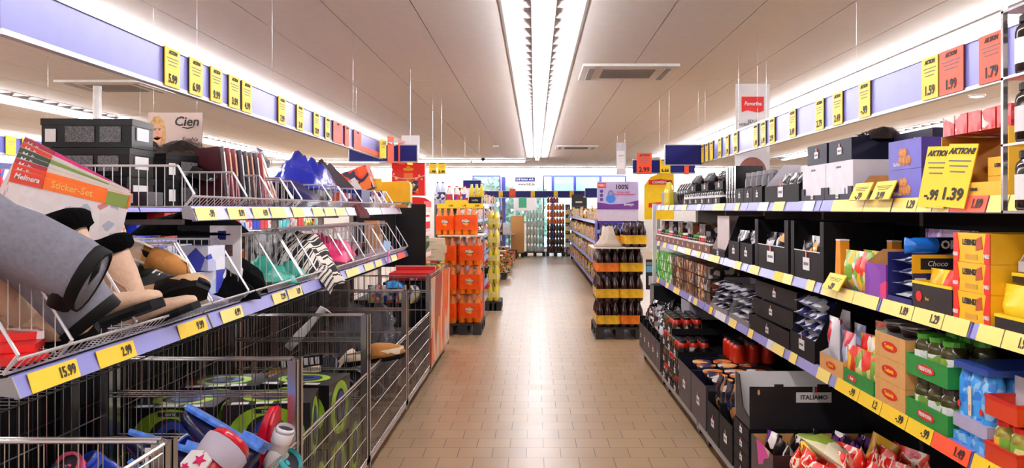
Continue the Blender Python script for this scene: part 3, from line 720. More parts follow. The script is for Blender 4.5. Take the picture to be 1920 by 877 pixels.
def bagmesh(w, h, d, mi=0, crimp=.08, nx=7, nz=9, wr=.10, seed=None):
    rnd = random.Random(seed if seed is not None else random.random()); m = MB(); F = []; B = []
    for j in range(nz + 1):
        v = j / nz; th = max(0, math.sin(math.pi * min(1, max(0, (v - crimp) / (1 - 2 * crimp))))) ** .55
        F.append([]); B.append([])
        for i in range(nx + 1):
            u = i / nx; e = math.sin(math.pi * u) ** .6 if 0 < u < 1 else 0
            x = (u - .5) * w * (1 - .06 * th) ; z = v * h
            dd = d / 2 * th * e * (1 + rnd.uniform(-wr, wr) * 2); jx = rnd.uniform(-wr, wr) * w * .12
            F[-1].append((x + jx * e, -dd - .0006, z)); B[-1].append((x, dd + .0006, z))
    i0 = len(m.v); W = nx + 1
    for r in F: m.v += r
    for r in B: m.v += r
    o = (nz + 1) * W
    for j in range(nz):
        for i in range(nx):
            a = i0 + j * W + i; m.f.append((a, a + 1, a + W + 1, a + W)); m.m.append(mi if crimp * nz < j + .6 < (1 - crimp) * nz + .4 else mi)
            m.f.append((o + a, o + a + W, o + a + W + 1, o + a + 1)); m.m.append(mi)
        for i in (0, nx):
            a = i0 + j * W + i; m.f.append((a, a + W, o + a + W, o + a) if i == 0 else (a, o + a, o + a + W, a + W)); m.m.append(mi)
    return m
def bag(w, h, d, mat, name='snack_bag', band=None, seed=None, logo=None, wr=.10):
    def b():
        m = bagmesh(w, h, d, seed=seed, wr=wr)
        if not band and not logo: return m.build(name, mat, None, True)
        t = empty(name); m.build('pouch', mat, t, True)
        if band: MB().prism([(-w * .5, h * .42), (w * .5, h * .42), (w * .46, h * .70), (-w * .46, h * .70)], -d * .54, -d * .5, 'y').build('printed_band', band, t)
        if logo: text('logo_text', logo[0], logo[1], logo[2], t, (0, -d * .62, h * .6), bold=.001)
        return t
    return b
def sixpack(liquid, capm, labelm, film=None, r=.045, h=.33, nx=3, ny=2, lz=(.22, .55), name='bottle_pack', neck=.28, logo=None, pitch=1.98):
    def b():
        t = empty(name)
        for i in range(nx):
            for j in range(ny):
                x = (i - (nx - 1) / 2) * r * pitch; y = (j - (ny - 1) / 2) * r * pitch; q = empty('bottle', (x, y, 0)); q.parent = t
                # body of the bottle, its cap
                MB().lathe([(r * .85, 0), (r, h * .03), (r, h * .20), (r * .95, h * .38), (r, h * .56), (r * .88, h * .68), (r * neck, h * .9), (r * neck, h * .955)], 10).build('glass', liquid, q, True)
                MB().lathe([(r * neck * 1.2, h * .94), (r * neck * 1.2, h), (0, h)], 8).build('cap', capm, q)
        W = nx * r * pitch / 2 + .002; D = ny * r * pitch / 2 + .002; c = r * .5
        ring = [(-W + c, -D), (W - c, -D), (W, -D + c), (W, D - c), (W - c, D), (-W + c, D), (-W, D - c), (-W, -D + c)]
        m = MB(); i0 = 0
        m.v += [(x, y, h * lz[0]) for x, y in ring] + [(x * 1.0, y * 1.0, h * lz[1]) for x, y in ring]
        for k in range(8): k2 = (k + 1) % 8; m.f.append((k, k2, 8 + k2, 8 + k)); m.m.append(0)
        m.build('printed_wrap', labelm, t)
        if film:
            m = MB(); q = [(0.0, .62), (.55, .80), (.78, .90)]
            rings = [[(x, y, h * .55) for x, y in ring], [(x * .97, y * .97, h * .72) for x, y in ring], [(x * .8, y * .72, h * .97) for x, y in ring]]
            m.loft(rings, caps=False); m.build('film', film, t, True)
        if logo:
            for sgn in (-1, 1): logo(t, W, D, h, sgn)
        return t
    return b
def pillow_pack(w, d, h, mat, name='packet'):      # lying flow pack
    def b():
        m = bagmesh(w, d, h); m.xf(Matrix.Translation((0, -d / 2, h / 2)) @ Matrix.Rotation(R(-90), 4, 'X') @ Matrix.Scale(-1, 4, (0, 0, 1)) @ Matrix.Translation((0, 0, -d)) if False else Matrix.Translation((0, d / 2, h / 2)) @ Matrix.Rotation(R(90), 4, 'X'))
        return m.build(name, mat, None, True)
    return b
def rring(cx, cy, cz, a, b, n=12, ax='z', tilt=0):
    """ellipse ring of radii a, b around a point; tilt leans it about y"""
    out = []
    for k in range(n):
        t = 2 * math.pi * k / n; u, v = a * math.cos(t), b * math.sin(t)
        out.append((cx + u * math.cos(tilt), cy + v, cz - u * math.sin(tilt)) if ax == 'z' else (cx, cy + u, cz + v))
    return out
def boot(shaft, sole, cuff=None, H=.30, top=.085, L=.27, name='winter_boot', cufft=None, w=.052, sock=None, piping=None, lean=0.0, soleh=.026):
    """toe along local +x, shaft up"""
    def b():
        t = empty(name)
        def sec(x, z0, z1, hw, n=14):     # vertical cross-section across the foot
            return [(x, hw * math.cos(2 * math.pi * k / n) * (1.0), (z0 + z1) / 2 + (z1 - z0) / 2 * math.sin(2 * math.pi * k / n)) for k in range(n)]
        f = MB()
        f.loft([sec(.0, .03, .05, .01), sec(.006, .018, .11, w * .75), sec(.05, .016, .125, w * .86), sec(.10, .016, .115, w * .9), sec(.15, .016, .085, w), sec(.20, .016, .072, w * 1.02), sec(.245, .016, .062, w * .85), sec(.272, .02, .05, w * .45), sec(.278, .03, .04, .008)])
        f.build('foot', shaft, t, True)
        s = MB(); c = .062
        s.loft([rring(c, 0, .05, .052, w * .82), rring(c + .004, 0, .10, .056, w * .86, tilt=.25), rring(c - lean * .05, 0, .15, .062, w * .95, tilt=.1), rring(c - .006 - lean * .12, 0, .22, top * .86, top * .62), rring(c - .01 - lean * (H - .1), 0, H, top, top * .72)], caps=True)
        s.build('shaft', shaft, t, True)
        so = MB(); out = [(-.004, 0)] ; pts = [(-.008, .0), (.0, .030), (.03, .040), (.10, .038), (.17, .052), (.225, .054), (.265, .036), (.284, .0)]
        ring = pts + [(x, -y) for x, y in pts[-2:0:-1]]
        for z0, z1, sc in ((.026 - soleh, .026, 1),):
            so.loft([[(x, y * 1.02, z0) for x, y in ring], [(x, y * 1.06, (z0 + z1) / 2) for x, y in ring], [(x, y, z1) for x, y in ring]])
        so.box(-.004, .070, -.034, .034, .014 - soleh, .028 - soleh); so.build('sole', sole, t)
        if cuff:
            m = MB(); n = 22; random.seed(5); rings = []
            for (z, e) in ((H - .045, .004), (H - .03, .018), (H - .0, .022), (H + .018, .012), (H + .015, -.012), (H - .02, -.018)):
                rings.append([(c - .01 - lean * (z - .1) + (top + e + random.uniform(-.004, .004)) * math.cos(2 * math.pi * k / n), (top * .72 + e + random.uniform(-.004, .004)) * math.sin(2 * math.pi * k / n), z + random.uniform(-.004, .004)) for k in range(n)])
            m.loft(rings, caps=False); m.build('fur_cuff', cuff, t, True)
        if cufft:
            MB().loft([rring(c - .01, 0, H - .05, top * 1.01, top * .74), rring(c - .01, 0, H, top * 1.05, top * .77), rring(c - .01, 0, H, top * .9, top * .66), rring(c - .01, 0, H - .02, top * .88, top * .64)], caps=False).build('collar', cufft, t, True)
        if sock: MB().loft([rring(c - .01 - lean * (H - .1), 0, H + .002, top * 1.0, top * .72), rring(c - .01 - lean * (H - .1), 0, H + .001, .01, .01)], caps=False).build('lining', sock, t)
        if piping:
            m = MB(); zz = [.07, .12, .17, .22, .27]
            for s_ in (-1, 1):
                m.tube([(c + .004, s_ * w * .98, .04), (c + .03, s_ * w * 1.0, .10), (c + .03 - lean * .06, s_ * w * 1.1, .16), (c - lean * .12, s_ * top * .70, .22), (c - .01 - lean * (H - .13), s_ * top * .73, H - .03)], .004, 5)
            m.build('piping', piping, t, True)
        return t
    return b
def place(o, M4): o.matrix_world = M4; o.rotation_mode = 'XYZ'; return o
# prints
PR = dict(
 cookie=PM('cookie_print', [(60, 50, 150), (196, 128, 60), (120, 90, 190), (222, 170, 100), (70, 60, 160)], 16, .35),
 soup=PM('soup_bag_print', [(250, 214, 50), (226, 40, 30), (248, 224, 90), (244, 240, 220), (250, 190, 40)], 16, .3, bump=.4),
 crisps=PM('crisps_bag_print', [(236, 226, 150), (226, 60, 40), (120, 170, 60), (250, 190, 60), (244, 240, 230)], 18, .3, bump=.4),
 redbag=PM('red_bag_print', [(222, 34, 28), (236, 60, 40), (250, 226, 200), (206, 24, 24), (226, 40, 30)], 14, .25, bump=.5, kind='noise'),
 dark=PM('dark_bag_print', [(18, 16, 20), (26, 20, 34), (220, 214, 216), (20, 16, 22), (90, 40, 110), (16, 14, 18), (190, 150, 80)], 22, .2, bump=.5),
 darkor=PM('dark_orange_bag_print', [(20, 17, 20), (16, 14, 18), (232, 160, 70), (26, 20, 26), (222, 220, 222), (18, 15, 18), (20, 16, 20)], 20, .2, bump=.5),
 silver=PM('silver_black_print', [(20, 18, 22), (216, 216, 222), (30, 26, 30), (130, 128, 134), (18, 16, 20)], 26, .2, bump=.5),
 white=PM('white_dark_print', [(224, 222, 226), (40, 36, 60), (210, 208, 214), (190, 188, 196), (30, 26, 40)], 22, .35),
 bluewhite=PM('blue_white_print', [(226, 228, 236), (34, 36, 96), (214, 216, 228), (24, 26, 70), (232, 232, 238)], 24, .3, bump=.3),
 purple=PM('purple_print', [(134, 70, 170), (120, 54, 158), (220, 60, 120), (150, 96, 190), (126, 62, 164)], 12, .35),
 lilac=PM('lilac_film', [(170, 130, 190), (190, 156, 204), (140, 90, 160), (206, 180, 214)], 10, .2, bump=.5, kind='noise'),
 green=PM('green_print', [(70, 170, 50), (96, 190, 70), (230, 236, 220), (50, 140, 40)], 20, .4),
 mix=PM('mixed_goods_print', [(226, 70, 40), (240, 196, 60), (236, 232, 226), (60, 130, 60), (40, 60, 130), (190, 120, 60), (24, 20, 24)], 30, .35),
 mix2=PM('orange_goods_print', [(230, 120, 40), (244, 190, 60), (232, 226, 210), (190, 60, 40), (90, 150, 60), (30, 24, 24)], 32, .35),
 mix3=PM('pale_goods_print', [(226, 224, 230), (60, 70, 160), (190, 200, 214), (230, 90, 60), (240, 226, 150)], 26, .35),
 darkmix=PM('dark_goods_print', [(24, 20, 24), (60, 44, 36), (176, 172, 174), (30, 24, 28), (110, 54, 30), (18, 16, 18)], 30, .3),
 brownmix=PM('brown_goods_print', [(150, 84, 40), (206, 140, 70), (60, 34, 24), (226, 214, 196), (110, 60, 34)], 30, .35),
 candy=PM('candy_box_print', [(40, 22, 30), (200, 40, 140), (190, 160, 130), (30, 18, 26), (140, 110, 90)], 9, .4),
 teal=PM('teal_box_print', [(60, 180, 190), (230, 230, 232), (226, 180, 150), (90, 200, 206)], 9, .4),
 zebra=PM('zebra_cloth_print', [(232, 222, 208), (20, 16, 18), (236, 226, 214), (20, 16, 18)], 5, .85, False, (1, .35, .5), 'wave', .4),
 bluecheck=PM('blue_dot_print', [(60, 150, 226), (40, 120, 210), (140, 196, 240), (70, 160, 232)], 42, .3),
 headph=PM('green_swirl_print', [(18, 18, 20), (20, 18, 22), (140, 180, 50), (180, 210, 70), (24, 24, 26), (16, 16, 18)], 3.2, .3, True, (1, 1, 1), 'wave'),
)
OLIVE = M('olive_jar', (62, 58, 26), .12); SAUCE = M('red_sauce_jar', (176, 34, 16), .15, bump=.1); DARKJ = M('dark_jar', (34, 20, 16), .12); GREENLID = M('green_lid', (70, 150, 40), .35)
ORJ = M('orange_liquid', (236, 118, 18), .1, var=.15); ORJ2 = M('yellow_orange_liquid', (226, 160, 24), .1, var=.15); COLA = M('cola_liquid', (44, 16, 10), .07); YELL = M('yellow_liquid', (222, 200, 60), .1)
BLKF = M('black_film', (16, 15, 20), .18, bump=.8, nscale=30)
KRAFT = M('kraft_carton', (214, 160, 94), .65, nscale=30); YC = M('yellow_carton', (246, 186, 30), .4); YB2 = M('amber_carton_inside', (196, 128, 40), .6)
def rb(a, b, X=SXF):
    y0, y1 = sorted((YX(a, X), YX(b, X))); return (y0 + y1) / 2, y1 - y0
EPS = .001
# ---------------------------------------------------------------- RIGHT, top shelf
zt = RZ['top'] - .004 + EPS
def RP(key, b, a, c, z, lab, cat, depth, off=.01, group=None, rz=0, X=SXF):
    """put a thing whose front spans columns a..c on a right shelf"""
    y, w = rb(a, c, X); return put(key, b, (X + off + depth / 2, y, z), NEAR + rz, lab, cat, group)
def bw(a, c, X=SXF): return rb(a, c, X)[1]
w = bw(1757, 1882); RP('amber', tray(w, .3, .195, .22, YC, YB2, slope=False, side_fr=1, logo=badge('LEIBNIZ', None, INK, .55, .5, .4, False)), 1757, 1882, zt, 'open yellow biscuit carton with amber inside on the top right shelf', 'display carton', .3)
yy, _ = rb(1757, 1882)
for i in range(2):
    put('leibbox', closed(.13, .07, .055, [YC], 'biscuit_box', badge('LEIBNIZ', None, INK, .5, .55, .7, False)), (SXF + .09 + .0 * i, yy - .075, zt + .006 + .056 * i), NEAR, 'small yellow LEIBNIZ box inside the open amber carton, %s of two' % ('lower', 'upper')[i], 'biscuit box')
put('leibbox', None, (SXF + .2, yy - .02, zt + .006), NEAR, 'small yellow LEIBNIZ box lying deep inside the open amber carton', 'biscuit box')
for i in range(5):
    put('redpouch', closed(.07, .22, .062, [PM('red_wrapper_print', [(206, 30, 24), (190, 20, 20), (240, 200, 190), (214, 40, 30), (200, 24, 22)], 20, .2, bump=.4)], 'wafer_pack'), (SXF + .13, yy - .155 + .078 * i, zt + .196), NEAR, 'shiny red wafer packs in a row on top of the open yellow carton', 'wafer pack', 'red wafer packs on the yellow carton')
for i in range(3):
    for j in range(2):
        put('goldpack', bag(.10, .18, .05, PM('gold_foil_print', [(240, 180, 60), (250, 214, 120), (226, 150, 50), (250, 236, 200)], 16, .18, bump=.6), 'biscuit_pack', seed=3), (SXF + .08 + .1 * j, 2.74 + .065 * i, zt), NEAR, 'golden foil biscuit packs standing behind the large AKTION cards', 'biscuit pack', 'golden biscuit packs on the top right shelf')
for i in range(2):
    put('goldpack', None, (SXF + .20, 2.72 + .12 * i, zt + .183), 0, 'golden foil biscuit pack lying high beside the red wafer packs, %s' % ('nearer', 'farther')[i], 'biscuit pack', rot=(R(-90), 0, R(20)))
w = bw(1661, 1722)
def cookiebox():
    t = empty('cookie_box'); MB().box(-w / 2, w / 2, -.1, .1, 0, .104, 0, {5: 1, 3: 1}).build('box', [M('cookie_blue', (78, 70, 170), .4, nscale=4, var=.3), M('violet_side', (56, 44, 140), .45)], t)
    for k in range(5):
        MB().ball((-w * .1 + .03 * (k % 3), -.1, .03 + .026 * (k // 3)), .019, 10, 0, (1, .25, 1), .05).build('cookie_picture', M('cookie_brown', (190, 124, 62), .6, nscale=60, var=.3), t)
    text('logo_text', 'Bahlsen', .020, WHT, t, (-w * .2, -.1025, .018)); return t
for i in range(2): RP('cookie', cookiebox, 1661, 1722, zt + .105 * i, 'blue box with a picture of cookies, %s of the two stacked on the top shelf' % ('lower', 'upper')[i], 'cookie box', .2)
for i, (c, n2) in enumerate((((226, 130, 150), 'pink'), ((196, 30, 30), 'red'), ((70, 54, 160), 'violet'))):
    put('tallbox%d' % i, closed(.11, .12, .255 - .0 * i, [M(n2 + '_box', c, .4)], 'tall_box'), (SXF + .36, 3.2 - .12 * i, zt), NEAR, 'tall %s box at the back of the top right shelf behind the cookie boxes' % n2, 'box')
w = bw(1600, 1659); RP('bluecarton', tray(w, .16, .10, .35, M('blue_carton', (46, 40, 130), .4), TAN), 1600, 1659, zt, 'low blue carton with a brown inside between white box and cookie boxes', 'display carton', .16)
for i in range(3): put('bar', closed(.08, .03, .05, [PR['mix3']], 'chocolate_bar'), (SXF + .05 + .04 * i, 3.2, zt + .006), NEAR, 'small wrapped bars standing in the low blue carton', 'chocolate bar', 'bars in the blue carton')
put('yelcan', jar(.033, .145, M('yellow_can', (246, 196, 30), .35), M('orange_lid', (236, 140, 30), .4), None, name='can'), (SXF + .2, 3.44, zt), 0, 'yellow can with orange lid behind the low blue carton', 'can')
for i, c in enumerate(((30, 110, 60), (40, 40, 120), (210, 210, 214))):
    put('minican%d' % i, jar(.022, .07, M('mini_can%d' % i, c, .4), WHT, None, name='small_can'), (SXF + .04, 3.47 + .05 * i, zt), 0, 'small %s can in front of the white box' % ('green', 'blue', 'pale')[i], 'can')
WBX = M('white_carton', (222, 218, 224), .5)
def whitebox(w):
    def b():
        t = empty('white_carton'); MB().box(-w / 2, w / 2, -.15, .15, 0, .17).build('box', WBX, t)
        MB().box(-w / 2, w / 2, -.156, -.151, 0, .028).box(-w / 2, -w * .36, -.156, -.151, .028, .06).box(w * .36, w / 2, -.156, -.151, .028, .06).build('navy_base', NAVY, t)
        text('print_text', 'ITALIAMO', .013, GREYINK, t, (0, -.1515, .145)); tagplate(t, 0, -.156, .02, .03, .02, False, False); return t
    return b
wx = (3.76 + .165, 3.43 + .165)
put('white', whitebox(.32), (SXF + .17, 3.915, zt), NEAR, 'white carton with navy base, farther of the two side by side on the top shelf', 'carton')
put('white', None, (SXF + .17, 3.59, zt), NEAR, 'white carton with navy base, nearer of the two side by side on the top shelf', 'carton')
put('whiteback', closed(.30, .2, .17, [WBX], 'white_carton'), (SXF + .36, 3.24, zt), NEAR, 'white carton pushed to the shelf back below the ITALIAMO carton', 'carton')
GRB = M('grey_carton_side', (150, 148, 158), .5)
put('navyc', tray(.27, .24, .11, .9, NAVY, GRB, .05), (SXF + .17, 3.96, zt + .171), NEAR, 'navy open carton on the farther white carton', 'display carton')
put('navyc', None, (SXF + .17, 3.66, zt + .171), NEAR, 'navy open carton on the nearer white carton', 'display carton')
put('italtop', closed(.34, .2, .105, [NAVY], 'italiamo_carton', lambda t, w, d, h: tagplate(t, .03, -d / 2, h * .4, .12, .035, True)), (SXF + .32, 3.33, zt + .171), NEAR, 'navy carton with ITALIAMO label on top of the white cartons', 'carton')
for i in range(3): put('blkfilm', bag(.16, .1, .07, BLKF, 'plastic_wrap', seed=9), (SXF + .2 + .05 * i, 3.5 + .17 * i, zt + .262), 0, 'crumpled black plastic wrap on the navy cartons, %s' % ('nearest', 'middle', 'farthest')[i], 'plastic wrap', rot=(R(-70), 0, R(40 * i)))
w = bw(1431, 1494); RP('bigblk', tray(w, .3, .215, .42, BLKCARD, M('pale_inside', (196, 190, 198), .6), .09, tagz=.6), 1431, 1494, zt, 'large black carton with pale inside and white tag on the top right shelf', 'display carton', .3)
put('insert', closed(w * .8, .008, .2, [WHT], 'cardboard_sheet'), (SXF + .21, rb(1431, 1494)[0] + .04, zt + .006), NEAR, 'pale cardboard sheet standing in the large black carton', 'cardboard sheet')
for i in range(3): put('silverbag', bag(.13, .15, .05, PR['silver'], 'snack_bag', seed=4), (SXF + .08, rb(1431, 1494)[0] - .15 + .13 * i, zt + .006), NEAR, 'silver and black bag leaning in the large black carton', 'bag', 'silver bags in the large black carton')
y = 4.79
for i in range(3):
    put('midblk%d' % 0, tray(.2, .25, .12, .8, BLKCARD, BLKCARD, .045), (SXF + .14, y + .1, zt), NEAR, 'small black carton with white tag on the top shelf, %s of three' % ('nearest', 'middle', 'farthest')[i], 'display carton'); y += .21
for i in range(5):
    put('greytube', jar(.032, .19, M('grey_tube', (96, 92, 98), .3), M('grey_tube_lid', (150, 146, 152), .3), None, name='tube'), (SXF + .09, 4.82 + .13 * i, zt + .006), 0, 'grey round tubes standing in the small black cartons', 'tube', 'grey tubes in the black cartons')
for i in range(4):
    put('tallblk', closed(.05, .18, .25, [M('black_glossy_pack', (18, 16, 22), .2)], 'tall_pack', lambda t, w, d, h: tagplate(t, 0, -d / 2, h * .25, .03, .045, False, False)), (SXF + .12, 5.50 + .075 * i, zt), NEAR, 'narrow tall glossy black packs in a row on the top right shelf', 'pack', 'tall black packs on the top right shelf')
random.seed(21)
y = 5.86
k = 0
while y < 7.35:
    put('lowtray', tray(.23, .3, .06, .8, BLKCARD, BLKCARD, .04), (SXF + .16, y + .115, zt), NEAR, 'low black jar trays with white tags standing in a row on the top right shelf', 'display carton', 'jar trays on the top right shelf')
    for i in range(3):
        for j in range(2): put('darkjar', jar(.034, .10, DARKJ, BLACK, WHT), (SXF + .05 + .075 * j, y + .04 + .075 * i, zt + .006), 0, 'dark glass jars in the low black trays of the top right shelf', 'jar', 'dark jars on the top right shelf')
    if k % 2 == 0: put('uptray', tray(.25, .28, .07, .8, BLKCARD, BLKCARD, .045), (SXF + .17, y + .115, zt + .108), NEAR, 'upper black tray stacked on jars of the top right shelf', 'display carton', 'upper jar trays on the top right shelf')
    if k % 2 == 0:
        for i in range(4): put('wrapd', bag(.15, .13, .09, BLKF, 'wrapped_pack', seed=12), (SXF + .08 + .09 * (i % 2), y + .05 + .12 * (i // 2), zt + .116), NEAR, 'shiny black wrapped pack in the upper trays of the top right shelf', 'pack', 'wrapped black packs')
    y += .25; k += 1
for i in range(5): put('coffee', bag(.12, .2, .08, M('black_coffee_bag', (14, 13, 16), .15, bump=.5, nscale=20), 'coffee_bag', seed=6), (SXF + .1, 7.42 + .13 * i, zt), NEAR, 'glossy black standing bag near the far end of the top right shelf', 'bag', 'black bags at the far end')
for i in range(3): put('yelbot', bottle(.033, .25, YELL, BLACK, None), (SXF + .05 + .0 * i, 8.25 + .085 * i, zt), 0, 'yellow bottle with black cap at the far end of the top right shelf', 'bottle', 'yellow bottles at the far end')
put('scoop', closed(.12, .16, .14, [M('grey_box_m', (140, 136, 130), .5)], 'grey_box'), (SXF + .12, 8.62, zt), R(-70), 'grey box turned askew at the far end of the top right shelf', 'box')
# clip rack with jars at right frame edge
t = empty('clip_rack', (1.215, 2.06, 1.49)); tag(t, 'narrow clip rack of jars hanging at the near end of the right shelves', 'rack')
MB().box(-.02, -.008, -.06, -.05, 0, .62).box(-.02, -.008, .05, .06, 0, .62).build('side_bar', STEEL, t)
for z in (.0, .17, .34, .51): MB().box(-.02, .10, -.06, .06, z, z + .006).build('ring_shelf', STEEL, t)
for i in range(3): put('bigjar', jar(.05, .15, DARKJ, BLACK, WHT, 16), (1.253, 2.06, 1.497 + .17 * i), 0, 'large dark jar with white label in the clip rack, %s' % ('lowest', 'middle', 'topmost')[i], 'jar')
# ---------------------------------------------------------------- RIGHT, middle shelf
zm = RZ['middle'] - .004 + EPS
w = bw(1859, 1960); BT = M('black_tray', (24, 20, 22), .4)
def rimtray(w, d, h, rim, name='display_carton', logo=None, body=None):
    def b():
        t = tray(w, d, h, 1, body or BT, body or BT, slope=False, name=name, logo=logo)()
        q = .006; m = MB()
        m.box(-w / 2 - .001, w / 2 + .001, -d / 2 - .002, -d / 2 + q, h - .001, h + .008).box(-w / 2 - .001, w / 2 + .001, d / 2 - q, d / 2 + .001, h - .001, h + .008).box(-w / 2 - .001, -w / 2 + q, -d / 2 + q, d / 2 - q, h - .001, h + .008).box(w / 2 - q, w / 2 + .001, -d / 2 + q, d / 2 - q, h - .001, h + .008)
        m.build('yellow_rim' if rim is YEL else 'rim', rim, t); return t
    return b
RP('souptray', rimtray(w, .2, .035, YEL), 1859, 1960, zm, 'black tray with yellow rim holding soup bags near the camera', 'display carton', .2)
yy = rb(1859, 1960)[0]
for i in range(2):
  for j in range(2):
    put('soupbag', bag(.15, .12, .05, PM('noodle_bag_print', [(250, 220, 60), (248, 208, 40), (222, 36, 28), (244, 236, 214)], 7, .3, bump=.3), 'soup_bag', seed=2), (SXF + .05 + .08 * j, yy + .075 - .155 * i, zm + .006), NEAR, 'yellow and red soup bag standing in the yellow rimmed tray', 'soup bag', 'soup bags in the yellow rimmed tray')
put('upsoup', rimtray(w, .2, .02, YEL), (SXF + .16, yy, zm + .13), NEAR, 'upper yellow rimmed tray on top of the soup bags', 'display carton')
put('whiteinsert', tray(.2, .16, .12, .25, M('pale_inside2', (206, 202, 206), .5), M('pale_inside2', (206, 202, 206), .5)), (SXF + .16, yy + .03, zm + .16), NEAR, 'pale open carton above the soup bags at the right frame edge', 'display carton')
for i in range(2): put('nutbag', bag(.12, .13, .06, PM('nut_bag_print', [(150, 70, 60), (190, 110, 90), (60, 140, 70), (230, 220, 214), (130, 50, 40)], 22, .2, bump=.5), 'nut_bag', seed=8), (SXF + .15, yy + .04 - .1 * i, zm + .17), NEAR, 'brown nut bag in the pale carton at the right edge, %s' % ('farther', 'nearer')[i], 'nut bag')
w = bw(1783, 1851); RED2 = M('red_carton_end', (222, 44, 28), .4)
def leib(w, h):
    def b():
        t = empty('biscuit_carton'); MB().box(-w / 2, w / 2, -.12, .12, 0, h, 0, {5: 1}).build('box', [YC, RED2], t)
        for s in (-1, 1): MB().prism([(s * w * .5, 0), (s * w * .5, h), (s * w * .40, h), (s * w * .33, h * .35), (s * w * .36, 0)][::s], -.1225, -.1205, 'y').build('red_corner', RED2, t)
        text('logo_text', 'LEIBNIZ', h * .27, INK, t, (-.01, -.1215, h * .68), bold=.0008); text('neu_text', 'NEU', h * .17, WHT, t, (w * .42, -.1235, h * .25), bold=.0008); text('neu_text', 'NEU', h * .17, WHT, t, (-w * .43, -.1235, h * .25), bold=.0008)
        MB().prism([(w * .12, h * .42), (w * .30, h * .5), (w * .27, h * .9), (w * .15, h * .82)], -.1222, -.1205, 'y').build('biscuit_picture', M('choc_biscuit', (176, 76, 30), .5), t)
        MB().box(-w * .16, w * .16, -.1222, -.1205, h * .12, h * .28).build('print_panel', M('print_panel', (206, 150, 40), .5), t)
        return t
    return b
for i in range(3): RP('leibc', leib(w, .088), 1783, 1851, zm + .089 * i, 'yellow LEIBNIZ carton with red ends, %s of three stacked' % ('lowest', 'middle', 'top')[i], 'biscuit carton', .24)
put('leibup', closed(w * 1.25, .12, .30, [YC], 'biscuit_carton', lambda t, w, d, h: (MB().box(-w * .45, w * .1, -d / 2 - .002, -d / 2, h * .8, h * .98).build('logo_patch', YC, t), text('logo_text', 'LEIBNIZ', .024, INK, t, (-.0, -d / 2 - .003, h * .92)))), (SXF + .34, rb(1783, 1851)[0] - .03, zm), NEAR, 'tall yellow LEIBNIZ carton at the back behind the three stacked cartons', 'biscuit carton')
put('redback', closed(.2, .1, .25, [M('dark_red_box', (150, 16, 14), .4)], 'red_box'), (SXF + .36, 2.2, zm), NEAR, 'dark red box at the back of the middle shelf near the right edge', 'box')
w = bw(1706, 1779)
RP('x16tray', rimtray(w, .16, .085, YEL, logo=lambda t, w, d, h: (MB().prism(ell(-w * .32, h * .5, .02, .018), -d / 2 - .002, -d / 2 - .0005, 'y').build('logo_patch', REDM, t), text('logo_text', 'Bon', .016, YEL, t, (-w * .1, -d / 2 - .002, h * .45)))), 1706, 1779, zm, 'black tray with yellow rim and red emblem on the middle right shelf', 'display carton', .16)
yy = rb(1706, 1779)[0]
for i in range(3):
    put('ybag', bag(.09, .13, .04, PR['soup'], 'cereal_bag', seed=5), (SXF + .07, yy - .08 + .08 * i, zm + .006), NEAR, 'yellow bag with red print in the black yellow rimmed tray', 'bag', 'yellow bags in the black tray')
def oreo():
    t = empty('cookie_pack'); m = MB(); m.loft([rring(0, 0, 0, .006, .03, ax='x'), rring(.02, 0, 0, .024, .024, ax='x'), rring(.03, 0, 0, .028, .028, ax='x'), rring(.27, 0, 0, .028, .028, ax='x'), rring(.28, 0, 0, .024, .024, ax='x'), rring(.30, 0, 0, .006, .03, ax='x')])
    m.xf(Matrix.Translation((-.15, 0, .028))); m.build('wrapper', M('oreo_blue', (30, 110, 206), .2, bump=.3, nscale=25), t, True)
    m = MB().loft([rring(-.04, 0, .028, .0286, .0286, ax='x'), rring(.10, 0, .028, .0286, .0286, ax='x')], caps=False); m.build('dark_band', M('oreo_dark', (14, 18, 46), .25), t, True)
    text('logo_text', 'OREO', .040, WHT, t, (.02, -.0295, .030), bold=.0015, rot=(R(90), 0, R(0))); return t
put('oreo', oreo, (SXF + .155, 2.925, zm + .182), R(3), 'blue roll of OREO cookies lying on the midnight blue x16 carton', 'cookie pack')
w = bw(1657, 1704); DB = M('midnight_blue', (26, 30, 96), .4)
def bluedisp():
    t = tray(w, .22, .18, .12, DB, DB, slope=False, side_fr=1)()
    MB().box(w / 2 + .0006, w / 2 + .002, -.11, .11, .115, .18).build('yellow_band', YC, t); MB().box(w / 2 + .002, w / 2 + .003, -.08, .035, .128, .167).build('bar_picture', INK, t)
    text('logo_text', 'Choco', .026, WHT, t, (w / 2 + .004, -.022, .148), rot=(R(90), 0, R(90)), shear=.2); text('count_text', 'x16', .034, INK, t, (w / 2 + .003, .072, .147), rot=(R(90), 0, R(90)), bold=.001)
    MB().box(w / 2 + .0006, w / 2 + .002, -.10, -.06, .09, .098).build('white_mark', WHT, t); return t
RP('bluedisp', bluedisp, 1657, 1704, zm, 'midnight blue carton of white wafer packs with yellow x16 band on its side', 'display carton', .22)
yy = rb(1657, 1704)[0]
for i in range(4): put('wafer', pillow_pack(w * .85, .19, .04, PR['bluewhite'], 'wafer_pack'), (SXF + .12, yy, zm + .006 + .042 * i), NEAR, 'white and blue wafer pack in the midnight blue carton, number %s up' % ('one', 'two', 'three', 'four')[i], 'wafer pack')
w = bw(1617, 1656)
RP('purple', tray(w, .2, .18, .72, PR['purple'], KRAFT), 1617, 1656, zm, 'purple and pink chocolate carton on the middle right shelf', 'display carton', .2)
yy = rb(1617, 1656)[0]
for i in range(3): put('lilac', bag(.14, .26, .07, PR['lilac'], 'chocolate_bag', seed=14), (SXF + .28, yy - .17 + .13 * i, zm), NEAR, 'tall lilac film bag at the back of the middle shelf', 'bag', 'lilac bags behind the purple carton')
